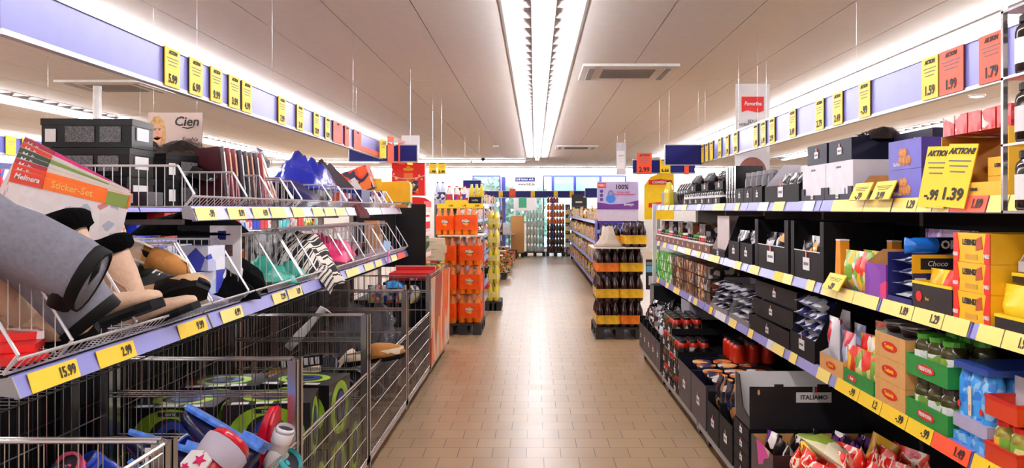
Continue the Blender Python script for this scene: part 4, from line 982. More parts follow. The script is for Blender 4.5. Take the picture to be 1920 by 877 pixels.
for i in range(3):
    for j in range(2): put('crisp', bag(.12, .165, .05, PR['crisps'], 'crisps_bag', seed=21), (SXF + .045 + .075 * j, 3.34 + .085 * i, zm), NEAR, 'colourful crisps bag standing between the orange tube and purple carton', 'crisps bag', 'crisps bags on the middle right shelf')
for (dx, dy, lab) in ((.05, 3.63, 'front one'), (.22, 3.50, 'rear one')):
    put('tube', lambda: (lambda t: (MB().prism([(-.036, .0), (.036, .0), (.026, .2), (-.022, .2)], -.02, .02, 'y').build('box', M('orange_tube', (244, 150, 30), .4, nscale=6, var=.25), t), MB().box(-.024, .028, -.021, .021, .2, .206).build('top_edge', WHT, t), t)[-1])(empty('snack_tube')), (SXF + dx, dy, zm), NEAR, 'tall tapered orange snack box beside the black cartons, %s' % lab, 'snack box')
for i, (a, b_) in enumerate(((1480, 1541), (1413, 1475))):
    w = bw(1480, 1541); yy = rb(a, b_)[0]; s = bw(a, b_) / w
    def bigc():
        t = empty('display_carton'); q = .006; hf = .135
        m = MB().box(-w / 2, w / 2, -.16, .16, 0, q).box(-w / 2, w / 2, .155, .16, q, .28).box(-w / 2 + .02, w / 2 - .02, -.16, -.155, q, hf)
        for s_ in (-1, 1):
            x0, x1 = sorted((s_ * w / 2, s_ * (w / 2 - q))); m.box(x0, x1, -.155, .155, q, .28)
            x0, x1 = sorted((s_ * w / 2, s_ * (w / 2 - .05))); m.box(x0, x1, -.162, -.156, q, .28)
        m.build('box', BLKCARD, t); MB().box(-w / 2 + .05, w / 2 - .05, -.1615, -.1585, hf, hf + .004).build('pale_edge', WHT, t)
        tagplate(t, 0, -.1605, .075, .095, .06); return t
    o = put('bigc', bigc, (SXF + .17, yy, zm), NEAR, 'tall black carton of orange printed bags with white tag, %s of two' % ('nearer', 'farther')[i], 'display carton', scale=(s, 1, 1))
    for k in range(3):
        for j in range(2): put('dorbag', bag(.13, .2, .06, PR['darkor'], 'snack_bag', seed=31), (SXF + .07 + .1 * j, yy - .13 * s + .13 * s * k, zm + .008), NEAR + R(8 * (k - 1)), 'black bag with orange picture in the %s tall black carton' % ('nearer', 'farther')[i], 'bag', 'bags in the %s tall black carton' % ('nearer', 'farther')[i])
for i, y in enumerate((5.03, 5.35)):
    put('smc', tray(.29, .26, .17, .75, BLKCARD, BLKCARD, .06), (SXF + .14, y + .1, zm), NEAR, 'black carton of silver bags on the middle shelf, %s of two' % ('nearer', 'farther')[i], 'display carton')
    for k in range(4): put('silverbag', None, (SXF + .08 + .07 * (k % 2), y + .03 + .12 * (k // 2), zm + .05), NEAR, 'silver and black bag sticking out of the black middle shelf carton', 'bag', 'silver bags on the middle right shelf')
put('whitep', tray(.42, .28, .29, .16, BLKCARD, M('pinkish_inside', (198, 184, 182), .6), .05), (SXF + .15, 5.92, zm), NEAR, 'tall black carton with bare pale inside on the middle right shelf', 'display carton')
put('whitepp', closed(.36, .006, .24, [M('pinkish_inside', (198, 184, 182), .6)], 'cardboard_sheet'), (SXF + .05, 5.92, zm + .05), NEAR, 'pale cardboard sheet standing in the tall carton on the middle shelf', 'cardboard sheet')
y = 6.2; k = 0
while y < 8.8:
    put('brtray', tray(.24, .3, .07, .9, M('brown_tray', (110, 66, 44), .6), BLKCARD, .035), (SXF + .16, y + .12, zm), NEAR, 'brown tray of small jars with white tag toward the far end of the middle shelf', 'display carton', 'brown trays on the middle right shelf')
    for i in range(3):
        for j in range(2):
            put('sjar%d' % (k % 3), jar(.033, .12, (DARKJ, SAUCE, OLIVE)[k % 3], (BLACK, WHT, GREENLID)[k % 3], WHT), (SXF + .05 + .08 * j, y + .045 + .075 * i, zm + .006), 0, '%s jar in the brown trays of the middle right shelf' % ('dark', 'red', 'olive')[k % 3], 'jar', '%s jars in brown trays of the middle shelf' % ('dark', 'red', 'olive')[k % 3])
    if k % 2: 
        for i in range(2): put('dmbox', closed(.11, .2, .09, [PR['darkmix']], 'small_carton'), (SXF + .13, y + .06 + .12 * i, zm + .128), NEAR, 'small dark printed carton on jar lids of the middle right shelf', 'carton', 'small dark cartons on the middle shelf')
    y += .25; k += 1
# ---------------------------------------------------------------- RIGHT, lower shelf
zl = RZ['lower'] - .004 + EPS
w = bw(1840, 1900)
RP('redrim', rimtray(w, .3, .05, M('red_rim', (200, 30, 20), .4), body=M('orange_red_tray', (206, 60, 26), .4)), 1840, 1900, zl, 'red rimmed tray of pickle jars at the lower right', 'display carton', .3)
put('redrim', None, (SXF + .16, rb(1840, 1900)[0], zl + .135), NEAR, 'empty upper red rimmed tray above the pickle jars', 'display carton')
put('paleins', closed(.16, .006, .10, [M('pale_inside2', (206, 202, 206), .5)], 'cardboard_sheet'), (SXF + .1, rb(1840, 1900)[0], zl + .145), NEAR, 'pale sheet standing in the upper red rimmed tray', 'cardboard sheet')
for i in range(2):
    for j in range(3): put('pickle', jar(.038, .115, M('pickle_jar', (150, 140, 60), .12, nscale=30, var=.5), REDM, PR['crisps']), (SXF + .06 + .09 * j, 2.29 + .08 * i, zl + .008), 0, 'pickle jar with red lid in the red rimmed tray', 'jar', 'pickle jars in the red rimmed tray')
put('ricebag', bag(.14, .21, .07, PM('yellow_red_bag', [(250, 210, 40), (246, 200, 36), (210, 30, 24), (240, 180, 40)], 8, .3), 'snack_bag', seed=33), (SXF - .0 + .06, 2.17, zl), NEAR, 'yellow and red bag at the right frame edge of the lower shelf', 'bag')
w = bw(1775, 1836)
def bluepack():
    t = empty('sausage_pack'); m = MB(); n = 3
    for k in range(n):
        for j in range(3):
            x = (k - 1) * w / 3; r = w / 6 * 1.02
            m.lathe([(r * .95, .0), (r, .02), (r, .20), (r * .7, .235), (r * .3, .245)], 12, (x, -.06 + .07 * j, 0))
    m.build('sausage_tubes', PR['bluecheck'], t, True)
    MB().box(-w / 2 - .002, w / 2 + .002, -.096, .12, .235, .255).build('pack_top', M('dark_blue_top', (40, 70, 150), .3), t)
    MB().box(-w / 2 - .003, w / 2 + .003, -.097, .12, .0, .035).build('pack_base', PR['bluecheck'], t)
    MB().box(-w / 2 - .003, w / 2 + .003, -.0985, .121, .05, .09).build('grey_band', M('grey_lilac', (176, 170, 200), .4), t)
    for k in (-1, 0, 1): MB().prism(ell(k * w / 3, .125, .008, .010, 12), -.0985, -.0965, 'y').build('red_emblem', REDM, t)
    MB().box(-.008, .008, -.0985, -.0965, .10, .19).build('paper_strip', M('cream_strip', (236, 220, 190), .5), t)
    return t
RP('bluep', bluepack, 1775, 1836, zl, 'pale blue shrink pack of tall tubes, front one beside the green trays', 'multipack', .22)
put('bluep', None, (SXF + .37, 2.42, zl), NEAR, 'pale blue shrink pack of tall tubes, deeper on the lower shelf', 'multipack'); put('bluep', None, (SXF + .36, 2.2, zl), NEAR, 'pale blue shrink pack of tall tubes, partly cut by the frame edge', 'multipack')
w = bw(1694, 1771)
for i in range(2):
    zz = zl + .155 * i
    RP('greentray', tray(w, .24, .07, 1, GREEN, GREEN, slope=False, logo=badge('FRESHONA', REDM, WHT, .5, .5, .42)), 1694, 1771, zz, 'green FRESHONA tray, %s of two stacked' % ('lower', 'upper')[i], 'display carton', .24)
    for a in range(3):
        for b_ in range(2): put('fjar%d' % i, jar(.042, .14, OLIVE, GREENLID if i else M('dark_lid', (60, 50, 44), .4), PM('white_green_label', [(226, 230, 222), (120, 160, 60), (230, 232, 226)], 26, .4)), (SXF + .06 + .1 * b_, rb(1694, 1771)[0] - .09 + .09 * a, zz + .006), 0, ('brown pickle jar in the lower green tray', 'pickle jar with bright green lid in the upper green tray')[i], 'jar', ('jars in the lower green tray', 'jars in the upper green tray')[i])
w = bw(1636, 1692); rl_ = badge('Trattoria', REDM, YEL, .5, .5, .5)
for i in range(3): RP('kraft', tray(w, .3, .087, 1, KRAFT, M('white_inside', (226, 222, 224), .5), slope=False, logo=rl_), 1636, 1692, zl + .088 * i, 'brown carton with red emblem, %s of three stacked on the lower right shelf' % ('bottom', 'middle', 'top')[i], 'display carton', .3, rz=0)
for i in range(4): put('tin', lambda: (lambda t: (MB().lathe([(.045, 0), (.055, .02), (.058, .035)], 16).build('bowl', DARKJ, t, True), MB().lathe([(.061, .034), (.061, .041), (.055, .042), (0, .042)], 16).build('lid', M('dull_lid', (150, 140, 134), .3, .5), t), t)[-1])(empty('round_tin')), (SXF + .08 + .13 * (i % 2), rb(1636, 1692)[0] - .07 + .13 * (i // 2), zl + .266), 0, 'round brown tin on top of the stacked brown cartons', 'tin', 'round tins on the brown cartons')
w = bw(1578, 1633)
RP('soupgreen', tray(w, .2, .06, 1, GREEN, GREEN, slope=False, logo=badge('Soup', REDM, WHT, .3, .5, .3)), 1578, 1633, zl, 'green tray of soup sachets left of the brown cartons', 'display carton', .2)
for i in range(4):
    for j in range(3): put('sachet%d' % (j % 2), bag(.11, .15, .04, (PR['crisps'], PR['soup'])[j % 2], 'soup_sachet', seed=41 + j), (SXF + .04 + .06 * j, rb(1578, 1633)[0] - .11 + .075 * i, zl + .006 + .05 * j), NEAR + R(10 * (i % 2)), 'colourful sachet standing in the green soup tray', 'sachet', 'sachets in the green soup tray')
w = bw(1533, 1576)
RP('kraft2', tray(w, .26, .12, .62, KRAFT, M('white_inside', (226, 222, 224), .5), logo=badge('Trattoria', REDM, YEL, .5, .5, .4)), 1533, 1576, zl, 'open brown carton with slanted sides at the start of the yellow strip', 'display carton', .26)
for i in range(4): put('redwh', bag(.13, .19, .05, PM('red_white_bag', [(230, 226, 232), (200, 30, 60), (236, 232, 236), (180, 190, 230)], 12, .25, bump=.5), 'snack_bag', seed=51), (SXF + .06 + .08 * (i % 2), rb(1533, 1576)[0] - .09 + .09 * i, zl + .01 + .02 * i), NEAR, 'red and white bag in the open brown carton', 'bag', 'red and white bags in the brown carton')
put('itsign', closed(.16, .006, .05, [M('grey_sign', (120, 116, 118), .5)], 'italiamo_sign', lambda t, w, d, h: text('sign_text', 'ITALIAMO', .026, INK, t, (0, -d / 2 - .001, h / 2), bold=.0006)), (SXF + .3, 3.43, .98), NEAR, 'grey ITALIAMO sign on the back panel above the sachets', 'sign')
put('darkbulk', closed(.3, .12, .21, [BLKCARD], 'black_box'), (SXF + .36, 3.42, zl), NEAR, 'black box standing below the grey ITALIAMO sign', 'box')
w = 4.24 - 3.87
put('bwc', tray(w, .3, .30, .36, BLKCARD, NAVY, .08, tagz=.6), (SXF + .16, 4.055, zl), NEAR, 'black carton full of blue and white twisted packs on the lower shelf', 'display carton')
for i in range(5):
    for j in range(3): put('bwpack', pillow_pack(w * .30, .13, .055, PR['bluewhite'], 'pasta_pack'), (SXF + .09, 3.94 + .115 * j, zl + .006 + .058 * i), NEAR + R(8 * (i % 2)), 'blue and white pack piled in the black carton', 'pasta pack', 'blue and white packs in the black carton')
for i in range(3): 
    put('stk3', tray(.80, .3, .1, .95, BLKCARD, BLKCARD, .055), (SXF + .16 + .02 * i, 4.66, zl + .101 * i), NEAR, 'wide black carton with white tag, %s of three stacked on the lower shelf' % ('bottom', 'middle', 'top')[i], 'display carton')
for i, y in enumerate((5.3, 5.9)):
    put('flow', tray(.55, .3, .22, .15, M('grey_carton', (128, 124, 126), .5), M('grey_carton_in', (150, 146, 148), .5)), (SXF + .16, y, zl), NEAR, 'grey carton of white packets on the lower right shelf, %s of two' % ('nearer', 'farther')[i], 'display carton')
    for k in range(4):
        for j in range(4): put('flowp', pillow_pack(.125, .2, .048, PR['white'], 'white_packet'), (SXF + .12, y - .2 + .13 * j, zl + .006 + .05 * k), NEAR, 'white and black packet stacked in the %s grey carton' % ('nearer', 'farther')[i], 'packet', 'white packets in the %s grey carton' % ('nearer', 'farther')[i])
y = 6.22; k = 0
while y < 8.85:
    gr = y > 7.8
    for i in range(3):
        z = zl + .1 * i
        for j in range(2):
            put('lp%d' % (2 if gr else k % 2), closed(.11, .22, .09, [(PR['darkmix'], PR['brownmix'], PR['green'])[2 if gr else k % 2]], 'small_carton'), (SXF + .13, y + .06 + .12 * j, z), NEAR, ('dark printed small cartons stacked on the lower right shelf', 'brown printed small cartons stacked on the lower right shelf', 'bright green small cartons stacked at the far end of the lower shelf')[2 if gr else k % 2], 'carton', ('dark small cartons, lower shelf', 'brown small cartons, lower shelf', 'green small cartons, lower shelf')[2 if gr else k % 2])
    y += .25; k += 1
# ================================================================ carts in front of the right shelves
def cart(y0, y1, label, X0=1.06, X1=1.72):
    t = empty('dolly_cart', (X0, y0, 0)); tag(t, label, 'cart'); L = y1 - y0; D = X1 - X0
    MB().box(0, .03, 0, L, .085, .12).box(D - .03, D, 0, L, .085, .12).box(.03, D - .03, 0, .03, .085, .12).box(.03, D - .03, L - .03, L, .085, .12).build('frame', GREYM, t)
    g = MB()
    for k in range(int(L / .06)): g.wire((.02, .04 + .06 * k, .115), (D - .02, .04 + .06 * k, .115), .0025)
    g.build('deck_grid', DSTEEL, t)
    for (x, y) in ((.05, .12), (D - .08, .12), (.05, L - .12), (D - .08, L - .12)):
        MB().cyl((x - .012, y, .04), (x + .012, y, .04), .04, 14).build('caster', BLACK, t)
        MB().box(x - .02, x - .015, y - .02, y + .02, .03, .088).box(x + .015, x + .02, y - .02, y + .02, .03, .088).box(x - .02, x + .02, y - .02, y + .02, .075, .088).build('caster_fork', STEEL, t)
    return t
cart(2.55, 3.86, 'low steel cart nearest the camera at the right shelves'); cart(3.92, 5.36, 'low steel cart under the black ITALIAMO carton')
cart(5.42, 6.92, 'low steel cart carrying tall dark cartons and jars'); cart(6.98, 8.4, 'farthest low steel cart carrying silver bags')
CZ0 = .122; CX = 1.06
def CP(key, b, y0, y1, depth, z, lab, cat, group=None, off=0.0): return put(key, b, (CX + off + depth / 2, (y0 + y1) / 2, z), NEAR, lab, cat, group)
PB = PR['candy']
CP('candyb', tray(.37, .60, .28, 1, PB, KRAFT, slope=False), 3.68, 4.05, .60, CZ0, 'open black and pink carton of dark sweets bags at the bottom right', 'display carton')
for i in range(3):
    for j in range(5): put('sweet', bag(.14, .17, .07, PM('purple_black_bag', [(16, 13, 18), (20, 16, 24), (90, 40, 110), (18, 14, 20), (226, 216, 210), (14, 12, 16)], 13, .15, bump=.5), 'sweets_bag', seed=61), (CX + .09 + .105 * j, 3.75 + .11 * i, .26), NEAR + R(15 * ((i + j) % 3 - 1)), 'black and purple sweets bag in the open pink and black carton', 'sweets bag', 'dark sweets bags at the bottom right')
CP('redc', tray(.52, .60, .22, 1, BLKCARD, KRAFT, slope=False), 3.13, 3.65, .60, CZ0, 'open carton of red crisps bags at the bottom frame edge', 'display carton')
for i in range(4):
    for j in range(5): put('redbag', bag(.16, .20, .08, PR['redbag'], 'crisps_bag', seed=71), (CX + .08 + .11 * j, 3.2 + .12 * i, .30 - .018 * abs(i - 2)), NEAR + R(20 * ((i * 2 + j) % 3 - 1)), 'glossy red bag heaped in the carton at the bottom frame edge', 'crisps bag', 'red bags at the bottom right')
put('greenish', bag(.18, .24, .09, PM('olive_cream_bag', [(206, 196, 120), (226, 216, 170), (140, 160, 60), (236, 226, 190), (190, 170, 90)], 9, .25, bump=.5), 'crisps_bag', seed=81), (CX + .26, 3.42, .43), 0, 'cream and olive crisps bag lying across the red bags', 'crisps bag', rot=(R(-65), R(10), R(50)))
put('gold2', bag(.14, .18, .07, M('ochre_bag', (214, 160, 40), .25, bump=.5), 'crisps_bag', seed=82), (CX + .42, 3.62, .33), 0, 'ochre bag standing behind the olive crisps bag', 'crisps bag', rot=(R(-10), R(15), R(-60)))
put('yelb', bag(.12, .14, .06, M('yellow_bag', (246, 206, 40), .25, bump=.5), 'sweets_bag', seed=83), (CX + .17, 3.62, .34), 0, 'small yellow bag between the dark sweets carton and the red bags', 'sweets bag', rot=(R(-20), R(-10), R(-30)))
for i in range(4): CP('smallblk', tray(.30, .55, .07, .96, BLKCARD, BLKCARD, .045, base=True), 4.1, 4.4, .55, CZ0 + .071 * i, 'small black carton with white tag beneath the ITALIAMO carton, %s up' % ('lowest', 'second', 'third', 'top')[i], 'display carton')
def itbox():
    t = empty('italiamo_carton'); w, d, h = .56, .30, .232; q = .006       # front faces the camera: -y
    m = MB().box(-w / 2, w / 2, -d / 2, d / 2, 0, q, 0, {1: 1}).box(-w / 2, w / 2, -d / 2, -d / 2 + q, q, h - .02, 0, {4: 1}).box(-w / 2 - .0, w / 2, d / 2 - q, d / 2, q, h, 1, {4: 0}).box(w / 2 - q, w / 2, -d / 2 + q, d / 2 - q, q, h - .02, 0, {5: 1})
    m.prism([(-d / 2 + q, q), (d / 2 - q, q), (d / 2 - q, h), (d / 2 - .08, h), (d / 2 - .16, .08), (-d / 2 + q, .05)], -w / 2, -w / 2 + q, 'x', 0)
    m.box(-w * .28, -w * .2, -d / 2, -d / 2 + q, h - .02, h - .008).box(w * .1, w * .2, -d / 2, -d / 2 + q, h - .02, h - .008)
    m.build('box', [M('black_card_plain', (10, 9, 14), .5), WHT], t)
    MB().box(-.05, .125, -d / 2 - .003, -d / 2 - .001, .135, .185).build('logo_plate', WHT, t); text('logo_text', 'ITALIAMO', .030, INK, t, (.038, -d / 2 - .0045, .160), bold=.0007, sx=1.0)
    MB().box(.032, .042, -d / 2 - .003, -d / 2 - .001, .185, .212).build('white_ribbon', WHT, t); MB().box(.044, .054, -d / 2 - .003, -d / 2 - .001, .185, .212).build('red_ribbon', REDM, t)
    MB().prism(ell(-w * .42, .185, .006, .014, 12), -d / 2 - .002, -d / 2 - .0005, 'y').build('handle_hole', KRAFT, t)
    return t
put('itbox', itbox, (CX + .285, 4.25, CZ0 + .285), 0, 'large black carton with white ITALIAMO label standing on the cart', 'display carton')
put('blkfill', closed(.55, .24, .25, [BLKCARD], 'black_carton'), (CX + .3, 3.93, .0), 0) if False else None
for i in range(2): CP('bagc', tray(.31, .55, .26, .8, BLKCARD, BLKCARD, .07, slope=False), 4.44 + .33 * i, 4.75 + .33 * i, .55, CZ0, 'black carton holding printed pasta bags, %s of two beside the ITALIAMO carton' % ('nearer', 'farther')[i], 'display carton')
for i in range(5):
    for j in range(4): put('pasta', bag(.13, .24, .07, PM('pasta_bag_print', [(16, 15, 26), (24, 24, 60), (20, 18, 24), (190, 186, 190), (16, 14, 20), (150, 96, 44), (18, 16, 22), (20, 20, 40), (14, 12, 16), (17, 16, 26)], 16, .2, bump=.5), 'pasta_bag', seed=91), (CX + .07 + .12 * j, 4.51 + .125 * i, .26 + .012 * (i % 2)), NEAR + R(10 * ((i + j) % 3 - 1)), 'dark printed pasta bag in the cartons beside the ITALIAMO carton', 'pasta bag', 'pasta bags on the cart')
for i in range(2): CP('tallc', tray(.48, .5, .285, .97, M('brown_black_card', (46, 38, 44), .5, nscale=30, var=.25), NAVY, .085, slope=False), 5.13 + .5 * i, 5.60 + .5 * i, .5, CZ0, 'tall closed looking dark carton with large white tag, %s of two on the cart' % ('nearer', 'farther')[i], 'display carton')
for i in range(5):
    for j in range(3): put('bowl', lambda: (lambda t: (MB().lathe([(.05, 0), (.062, .035)], 16).build('bowl', NAVY, t, True), MB().lathe([(.066, .034), (.066, .042), (0, .043)], 16).build('lid', PM('pasta_lid', [(226, 130, 50), (240, 190, 120), (60, 50, 90), (230, 224, 220), (200, 100, 40)], 14, .3), t), t)[-1])(empty('pasta_bowl')), (CX + .12 + .145 * j, 5.2 + .145 * i + (.06 if i > 2 else 0), .385), 0, 'round pasta bowl with orange picture lid on the tall dark cartons', 'bowl', 'pasta bowls on the cart')
y = 6.13
for c in range(3):
    y0 = 6.13 + .265 * c
    for lv in range(4 if c else 3):
        z = CZ0 + .135 * lv
        CP('jt', tray(.255, .6, .05, .95, BLKCARD, BLKCARD, .06), y0, y0 + .255, .6, z, 'low black jar tray with white tag stacked on the cart of the right side', 'display carton', 'jar trays stacked on the cart')
        for i in range(3):
            for j in range(3 if lv else 2): put('cj%d' % ((lv + c) % 2), jar(.036, .125, (SAUCE, OLIVE)[(lv + c) % 2], (BLACK, BLACK)[(lv + c) % 2], PR['darkmix']), (CX + .045 + .08 * j, y0 + .045 + .08 * i, z + .006), 0, ('red sauce jar in the low stacked trays on the cart', 'olive jar with dark lid in the low stacked trays on the cart')[(lv + c) % 2], 'jar', ('red sauce jars on the cart', 'olive jars on the cart')[(lv + c) % 2])
for i in range(4):
    for j in range(3): put('redj', jar(.045, .15, SAUCE, BLACK, None), (1.42 + .1 * j, 5.75 + .1 * i, .43), 0, 'large red tomato sauce jars standing behind the tall dark cartons', 'jar', 'large red jars behind the tall cartons')
put('lightc', tray(.4, .3, .2, .96, GRB, M('pale_inside', (196, 190, 198), .6), slope=False), (1.45, 7.15, .52), NEAR, 'pale grey carton standing behind the stacked jar trays', 'display carton')
put('deck', closed(1.1, .32, .30, [BLKCARD], 'black_box'), (1.52, 6.45, .125), NEAR, 'large black carton behind the stacked jar trays on the cart', 'carton')
put('deckb', closed(.6, .2, .30, [BLKCARD], 'black_box'), (1.5, 5.75, .125), NEAR, 'black carton under the large red jars behind the tall cartons', 'carton')
random.seed(31)
for c in range(5):
    y0 = 7.0 + .28 * c
    CP('silc', tray(.27, .55, .30, .8, M('grey_black_card', (52, 46, 50), .5, nscale=20, var=.5), BLKCARD, .06, slope=False), y0, y0 + .27, .55, CZ0, 'dark carton of silver bags on the farthest cart, %s from the camera' % ('first', 'second', 'third', 'fourth', 'fifth')[c], 'display carton')
    for i in range(2):
        for j in range(3): put('silb', bag(.15, .24, .09, PR['silver'], 'snack_bag', seed=101), (CX + .08 + .17 * j, y0 + .07 + .14 * i, .33 + random.random() * .06), 0, 'silver and black bag piled on the dark cartons of the farthest cart', 'bag', 'silver black bags on the far cart', rot=(R(random.uniform(-40, 10)), R(random.uniform(-25, 25)), random.uniform(-2.4, -.6)))
for i in range(4): put('frameb', closed(.03, .3, .42, [BLACK], 'framed_pack', lambda t, w, d, h: MB().box(-w / 2 - .001, w / 2 + .001, -d / 2 - .002, -d / 2 + .004, .0, .42).build('pale_edge', GREYM, t)), (CX + .3, 8.46 + .07 * i, .30), NEAR, 'upright black pack with pale edge at the far end of the last cart', 'pack', 'upright framed packs')
put('frbase', closed(.32, .4, .3, [BLKCARD], 'black_box'), (CX + .3, 8.58, 0), NEAR, 'black carton carrying the upright framed packs', 'carton')
# small display with pale blue card near the cola
put('bluecard', lambda: (lambda t: (MB().box(-.085, .085, -.004, .004, 0, .33).build('board', M('display_black', (26, 26, 32), .4), t), MB().box(-.08, .08, -.006, -.004, .19, .26).build('pale_blue_panel', M('pale_blue', (120, 190, 220), .4), t), MB().box(-.055, .065, -.007, -.005, .05, .15).build('white_panel', WHT, t), MB().box(-.08, .08, -.006, -.004, .27, .30).build('heading', GREYM, t), t)[-1])(empty('small_display_board')), (1.30, 9.06, .62), 0, 'small black display board with pale blue and white panels beside the cola', 'display board')
# ================================================================ LEFT: goods in the middle wire baskets
LX = lambda d: LXF - d
FUR = M('black_fur', (6, 5, 6), .95, bump=1.0, nscale=90, spec=.05); GREYS = M('grey_suede', (112, 112, 124), .85, bump=.3, nscale=60, var=.12); SOLE = M('black_sole', (11, 10, 11), .6, spec=.15)
BEIGE = M('beige_suede', (206, 172, 146), .85, bump=.3, nscale=50, var=.06); TANE = M('tan_edge', (196, 160, 120), .7)
def TR(x, y, z, rx=0, ry=0, rz=0): return dict(loc=(x, y, z), rot=(R(rx), R(ry), R(rz)))
def lay(key, b, x, y, z, rx, ry, rz, label, cat, group=None, scale=None):
    return put(key, b, (x, y, z), 0, label, cat, group, rot=(R(rx), R(ry), R(rz)), scale=scale)
bb = boot(BEIGE, SOLE, FUR, H=.34, top=.095, L=.27, w=.056, piping=M('beige_seam', (176, 138, 112), .8), lean=.10)
lay('bboot', bb, -1.445, 2.62, 1.095, 0, -20, -6, 'beige suede boot with black fur cuff, the front one leaning above the 2.99 tag', 'boot', scale=1.08)
lay('bboot', None, -1.41, 2.86, 1.06, 0, -22, 4, 'beige suede boot with black fur cuff, the rear one half hidden', 'boot', scale=.95)
lay('bboot', None, -1.50, 2.42, 1.10, 35, -10, -14, 'beige boot lying low behind the wire divider, black sole to the front', 'boot', scale=.95)
gb = boot(GREYS, SOLE, None, H=.36, top=.10, L=.27, w=.056, piping=SOLE, cufft=SOLE, sock=SOLE)
lay('gboot', gb, -1.36, 2.30, 1.395, 0, 118, 16, 'grey suede boot lying across the others with its opening toward the left', 'boot', scale=1.1) if False else None
def greyboot():
    """boot lying down: shaft runs from far left to the opening on the right, dark collar at the open end"""
    t = empty('winter_boot')
    pts = [(-.40, .06, .092), (-.30, .05, .088), (-.16, .02, .086), (-.03, -.03, .086), (.02, -.055, .085)]
    rings = []
    for (x, z, r) in pts: rings.append([(x + r * .35 * math.sin(a) , r * .78 * math.cos(a), z + r * math.sin(a)) for a in [2 * math.pi * k / 16 for k in range(16)]])
    MB().loft(rings).build('shaft', GREYS, t, True)
    r = .088; c1 = [(.022 + r * .35 * math.sin(a), r * .8 * math.cos(a), -.056 + r * math.sin(a)) for a in [2 * math.pi * k / 16 for k in range(16)]]
    c0 = [(x - .03, y, z + .012) for x, y, z in c1]
    MB().loft([c0, c1, [(x, y * .86, -.056 + (z + .056) * .86) for x, y, z in c1], [(x - .08, y * .5, -.02 + (z + .056) * .3) for x, y, z in c1]], caps=False).build('collar', SOLE, t, True)
    f = []; 
    for (x, z, a, b_) in ((-.40, .06, .07, .085), (-.45, .0, .055, .09), (-.47, -.10, .05, .075), (-.47, -.19, .045, .05)): f.append([(x + b_ * .6 * math.cos(q), a * math.sin(q), z) for q in [2 * math.pi * k / 14 for k in range(14)]])
    MB().loft(f).build('foot', GREYS, t, True); return t
lay('greyb', greyboot, -1.20, 2.22, 1.365, 0, 8, 8, 'grey suede boot lying topmost at the left frame edge, dark collar to the right', 'boot')
lay('greyb', None, -1.235, 2.33, 1.235, 10, 30, 14, 'second grey suede boot below the first, mostly hidden in its shade', 'boot')
lay('sock', lambda: MB().loft([rring(0, 0, 0, .03, .03), rring(.0, 0, .05, .036, .036), rring(.02, 0, .13, .032, .03), rring(.03, 0, .16, .015, .015)]).build('rolled_sock', SOLE, None, True), -1.27, 2.20, 1.24, 0, 28, 0, 'dark rolled lining flap hanging out between the grey boots', 'flap')
# slippers and sneakers of the first / second basket
SHEEP = M('sheep_brown', (178, 120, 58), .9, bump=.4, nscale=40); CRM = M('cream_lining', (226, 206, 180), .9)
def slipper(upper, sole, lin_, name='slipper'):
    def b():
        t = empty(name); pts = [(.0, .0), (.01, .028), (.06, .038), (.12, .036), (.19, .048), (.24, .040), (.262, .0)]
        ring = pts + [(x, -y) for x, y in pts[-2:0:-1]]
        MB().loft([[(x, y, 0) for x, y in ring], [(x, y * 1.05, .012) for x, y in ring], [(x, y, .022) for x, y in ring]]).build('sole', sole, t)
        def sec(x, z1, hw, n=12): return [(x, hw * math.cos(math.pi * k / (n - 1)), .02 + z1 * math.sin(math.pi * k / (n - 1))) for k in range(n)]
        MB().loft([sec(.11, .06, .045), sec(.15, .062, .050), sec(.20, .052, .049), sec(.245, .036, .036), sec(.266, .012, .008)], caps=True).build('upper', upper, t, True)
        MB().loft([[(x, y * .98, .022) for x, y in ring], [(x, y * 1.02, .05) for x, y in ring], [(x, y * .8, .05) for x, y in ring]], caps=False).build('rim', lin_, t, True)
        return t
    return b
lay('slip', slipper(SHEEP, M('tan_sole', (190, 134, 66), .8, nscale=30, var=.25, bump=.6), CRM), -1.56, 3.12, 1.36, 72, 26, 14, 'brown slipper turned with its tan sole to the viewer behind the wire', 'slipper')
def sneaker():
    t = empty('sneaker'); pts = [(-.004, .0), (.0, .03), (.05, .038), (.13, .038), (.20, .048), (.25, .040), (.278, .0)]; ring = pts + [(x, -y) for x, y in pts[-2:0:-1]]
    MB().loft([[(x, y * 1.03, 0) for x, y in ring], [(x, y * 1.06, .015) for x, y in ring], [(x, y, .032) for x, y in ring]]).build('sole', M('cream_rubber', (196, 184, 160), .6), t)
    def sec(x, z1, hw, n=12): return [(x, hw * math.cos(math.pi * k / (n - 1)), .028 + z1 * math.sin(math.pi * k / (n - 1))) for k in range(n)]
    MB().loft([sec(.0, .06, .026), sec(.02, .075, .034), sec(.07, .06, .038), (sec(.12, .068, .040)), sec(.17, .05, .044), sec(.22, .035, .044), sec(.262, .02, .03), sec(.275, .005, .005)]).build('upper', M('charcoal_canvas', (52, 52, 54), .9, bump=.3, nscale=80), t, True)
    MB().loft([rring(.05, 0, .085, .05, .03), rring(.05, 0, .108, .052, .034), rring(.05, 0, .108, .04, .024), rring(.05, 0, .09, .03, .02)], caps=False).build('collar', SOLE, t, True)
    for k in range(4): MB().tube([(.115 + .02 * k, -.022, .092 - .010 * k), (.115 + .02 * k, 0, .100 - .011 * k), (.115 + .02 * k, .022, .092 - .010 * k)], .003, 5).build('lace', WHT, t)
    return t
lay('sneak', sneaker, -1.50, 3.05, 1.15, 0, -8, -8, 'charcoal canvas sneaker with cream sole next to the 9.99 tag', 'sneaker', scale=1.1)
lay('sneak', None, -1.55, 3.14, 1.25, 10, 24, 20, 'second charcoal sneaker leaning behind the first one', 'sneaker')
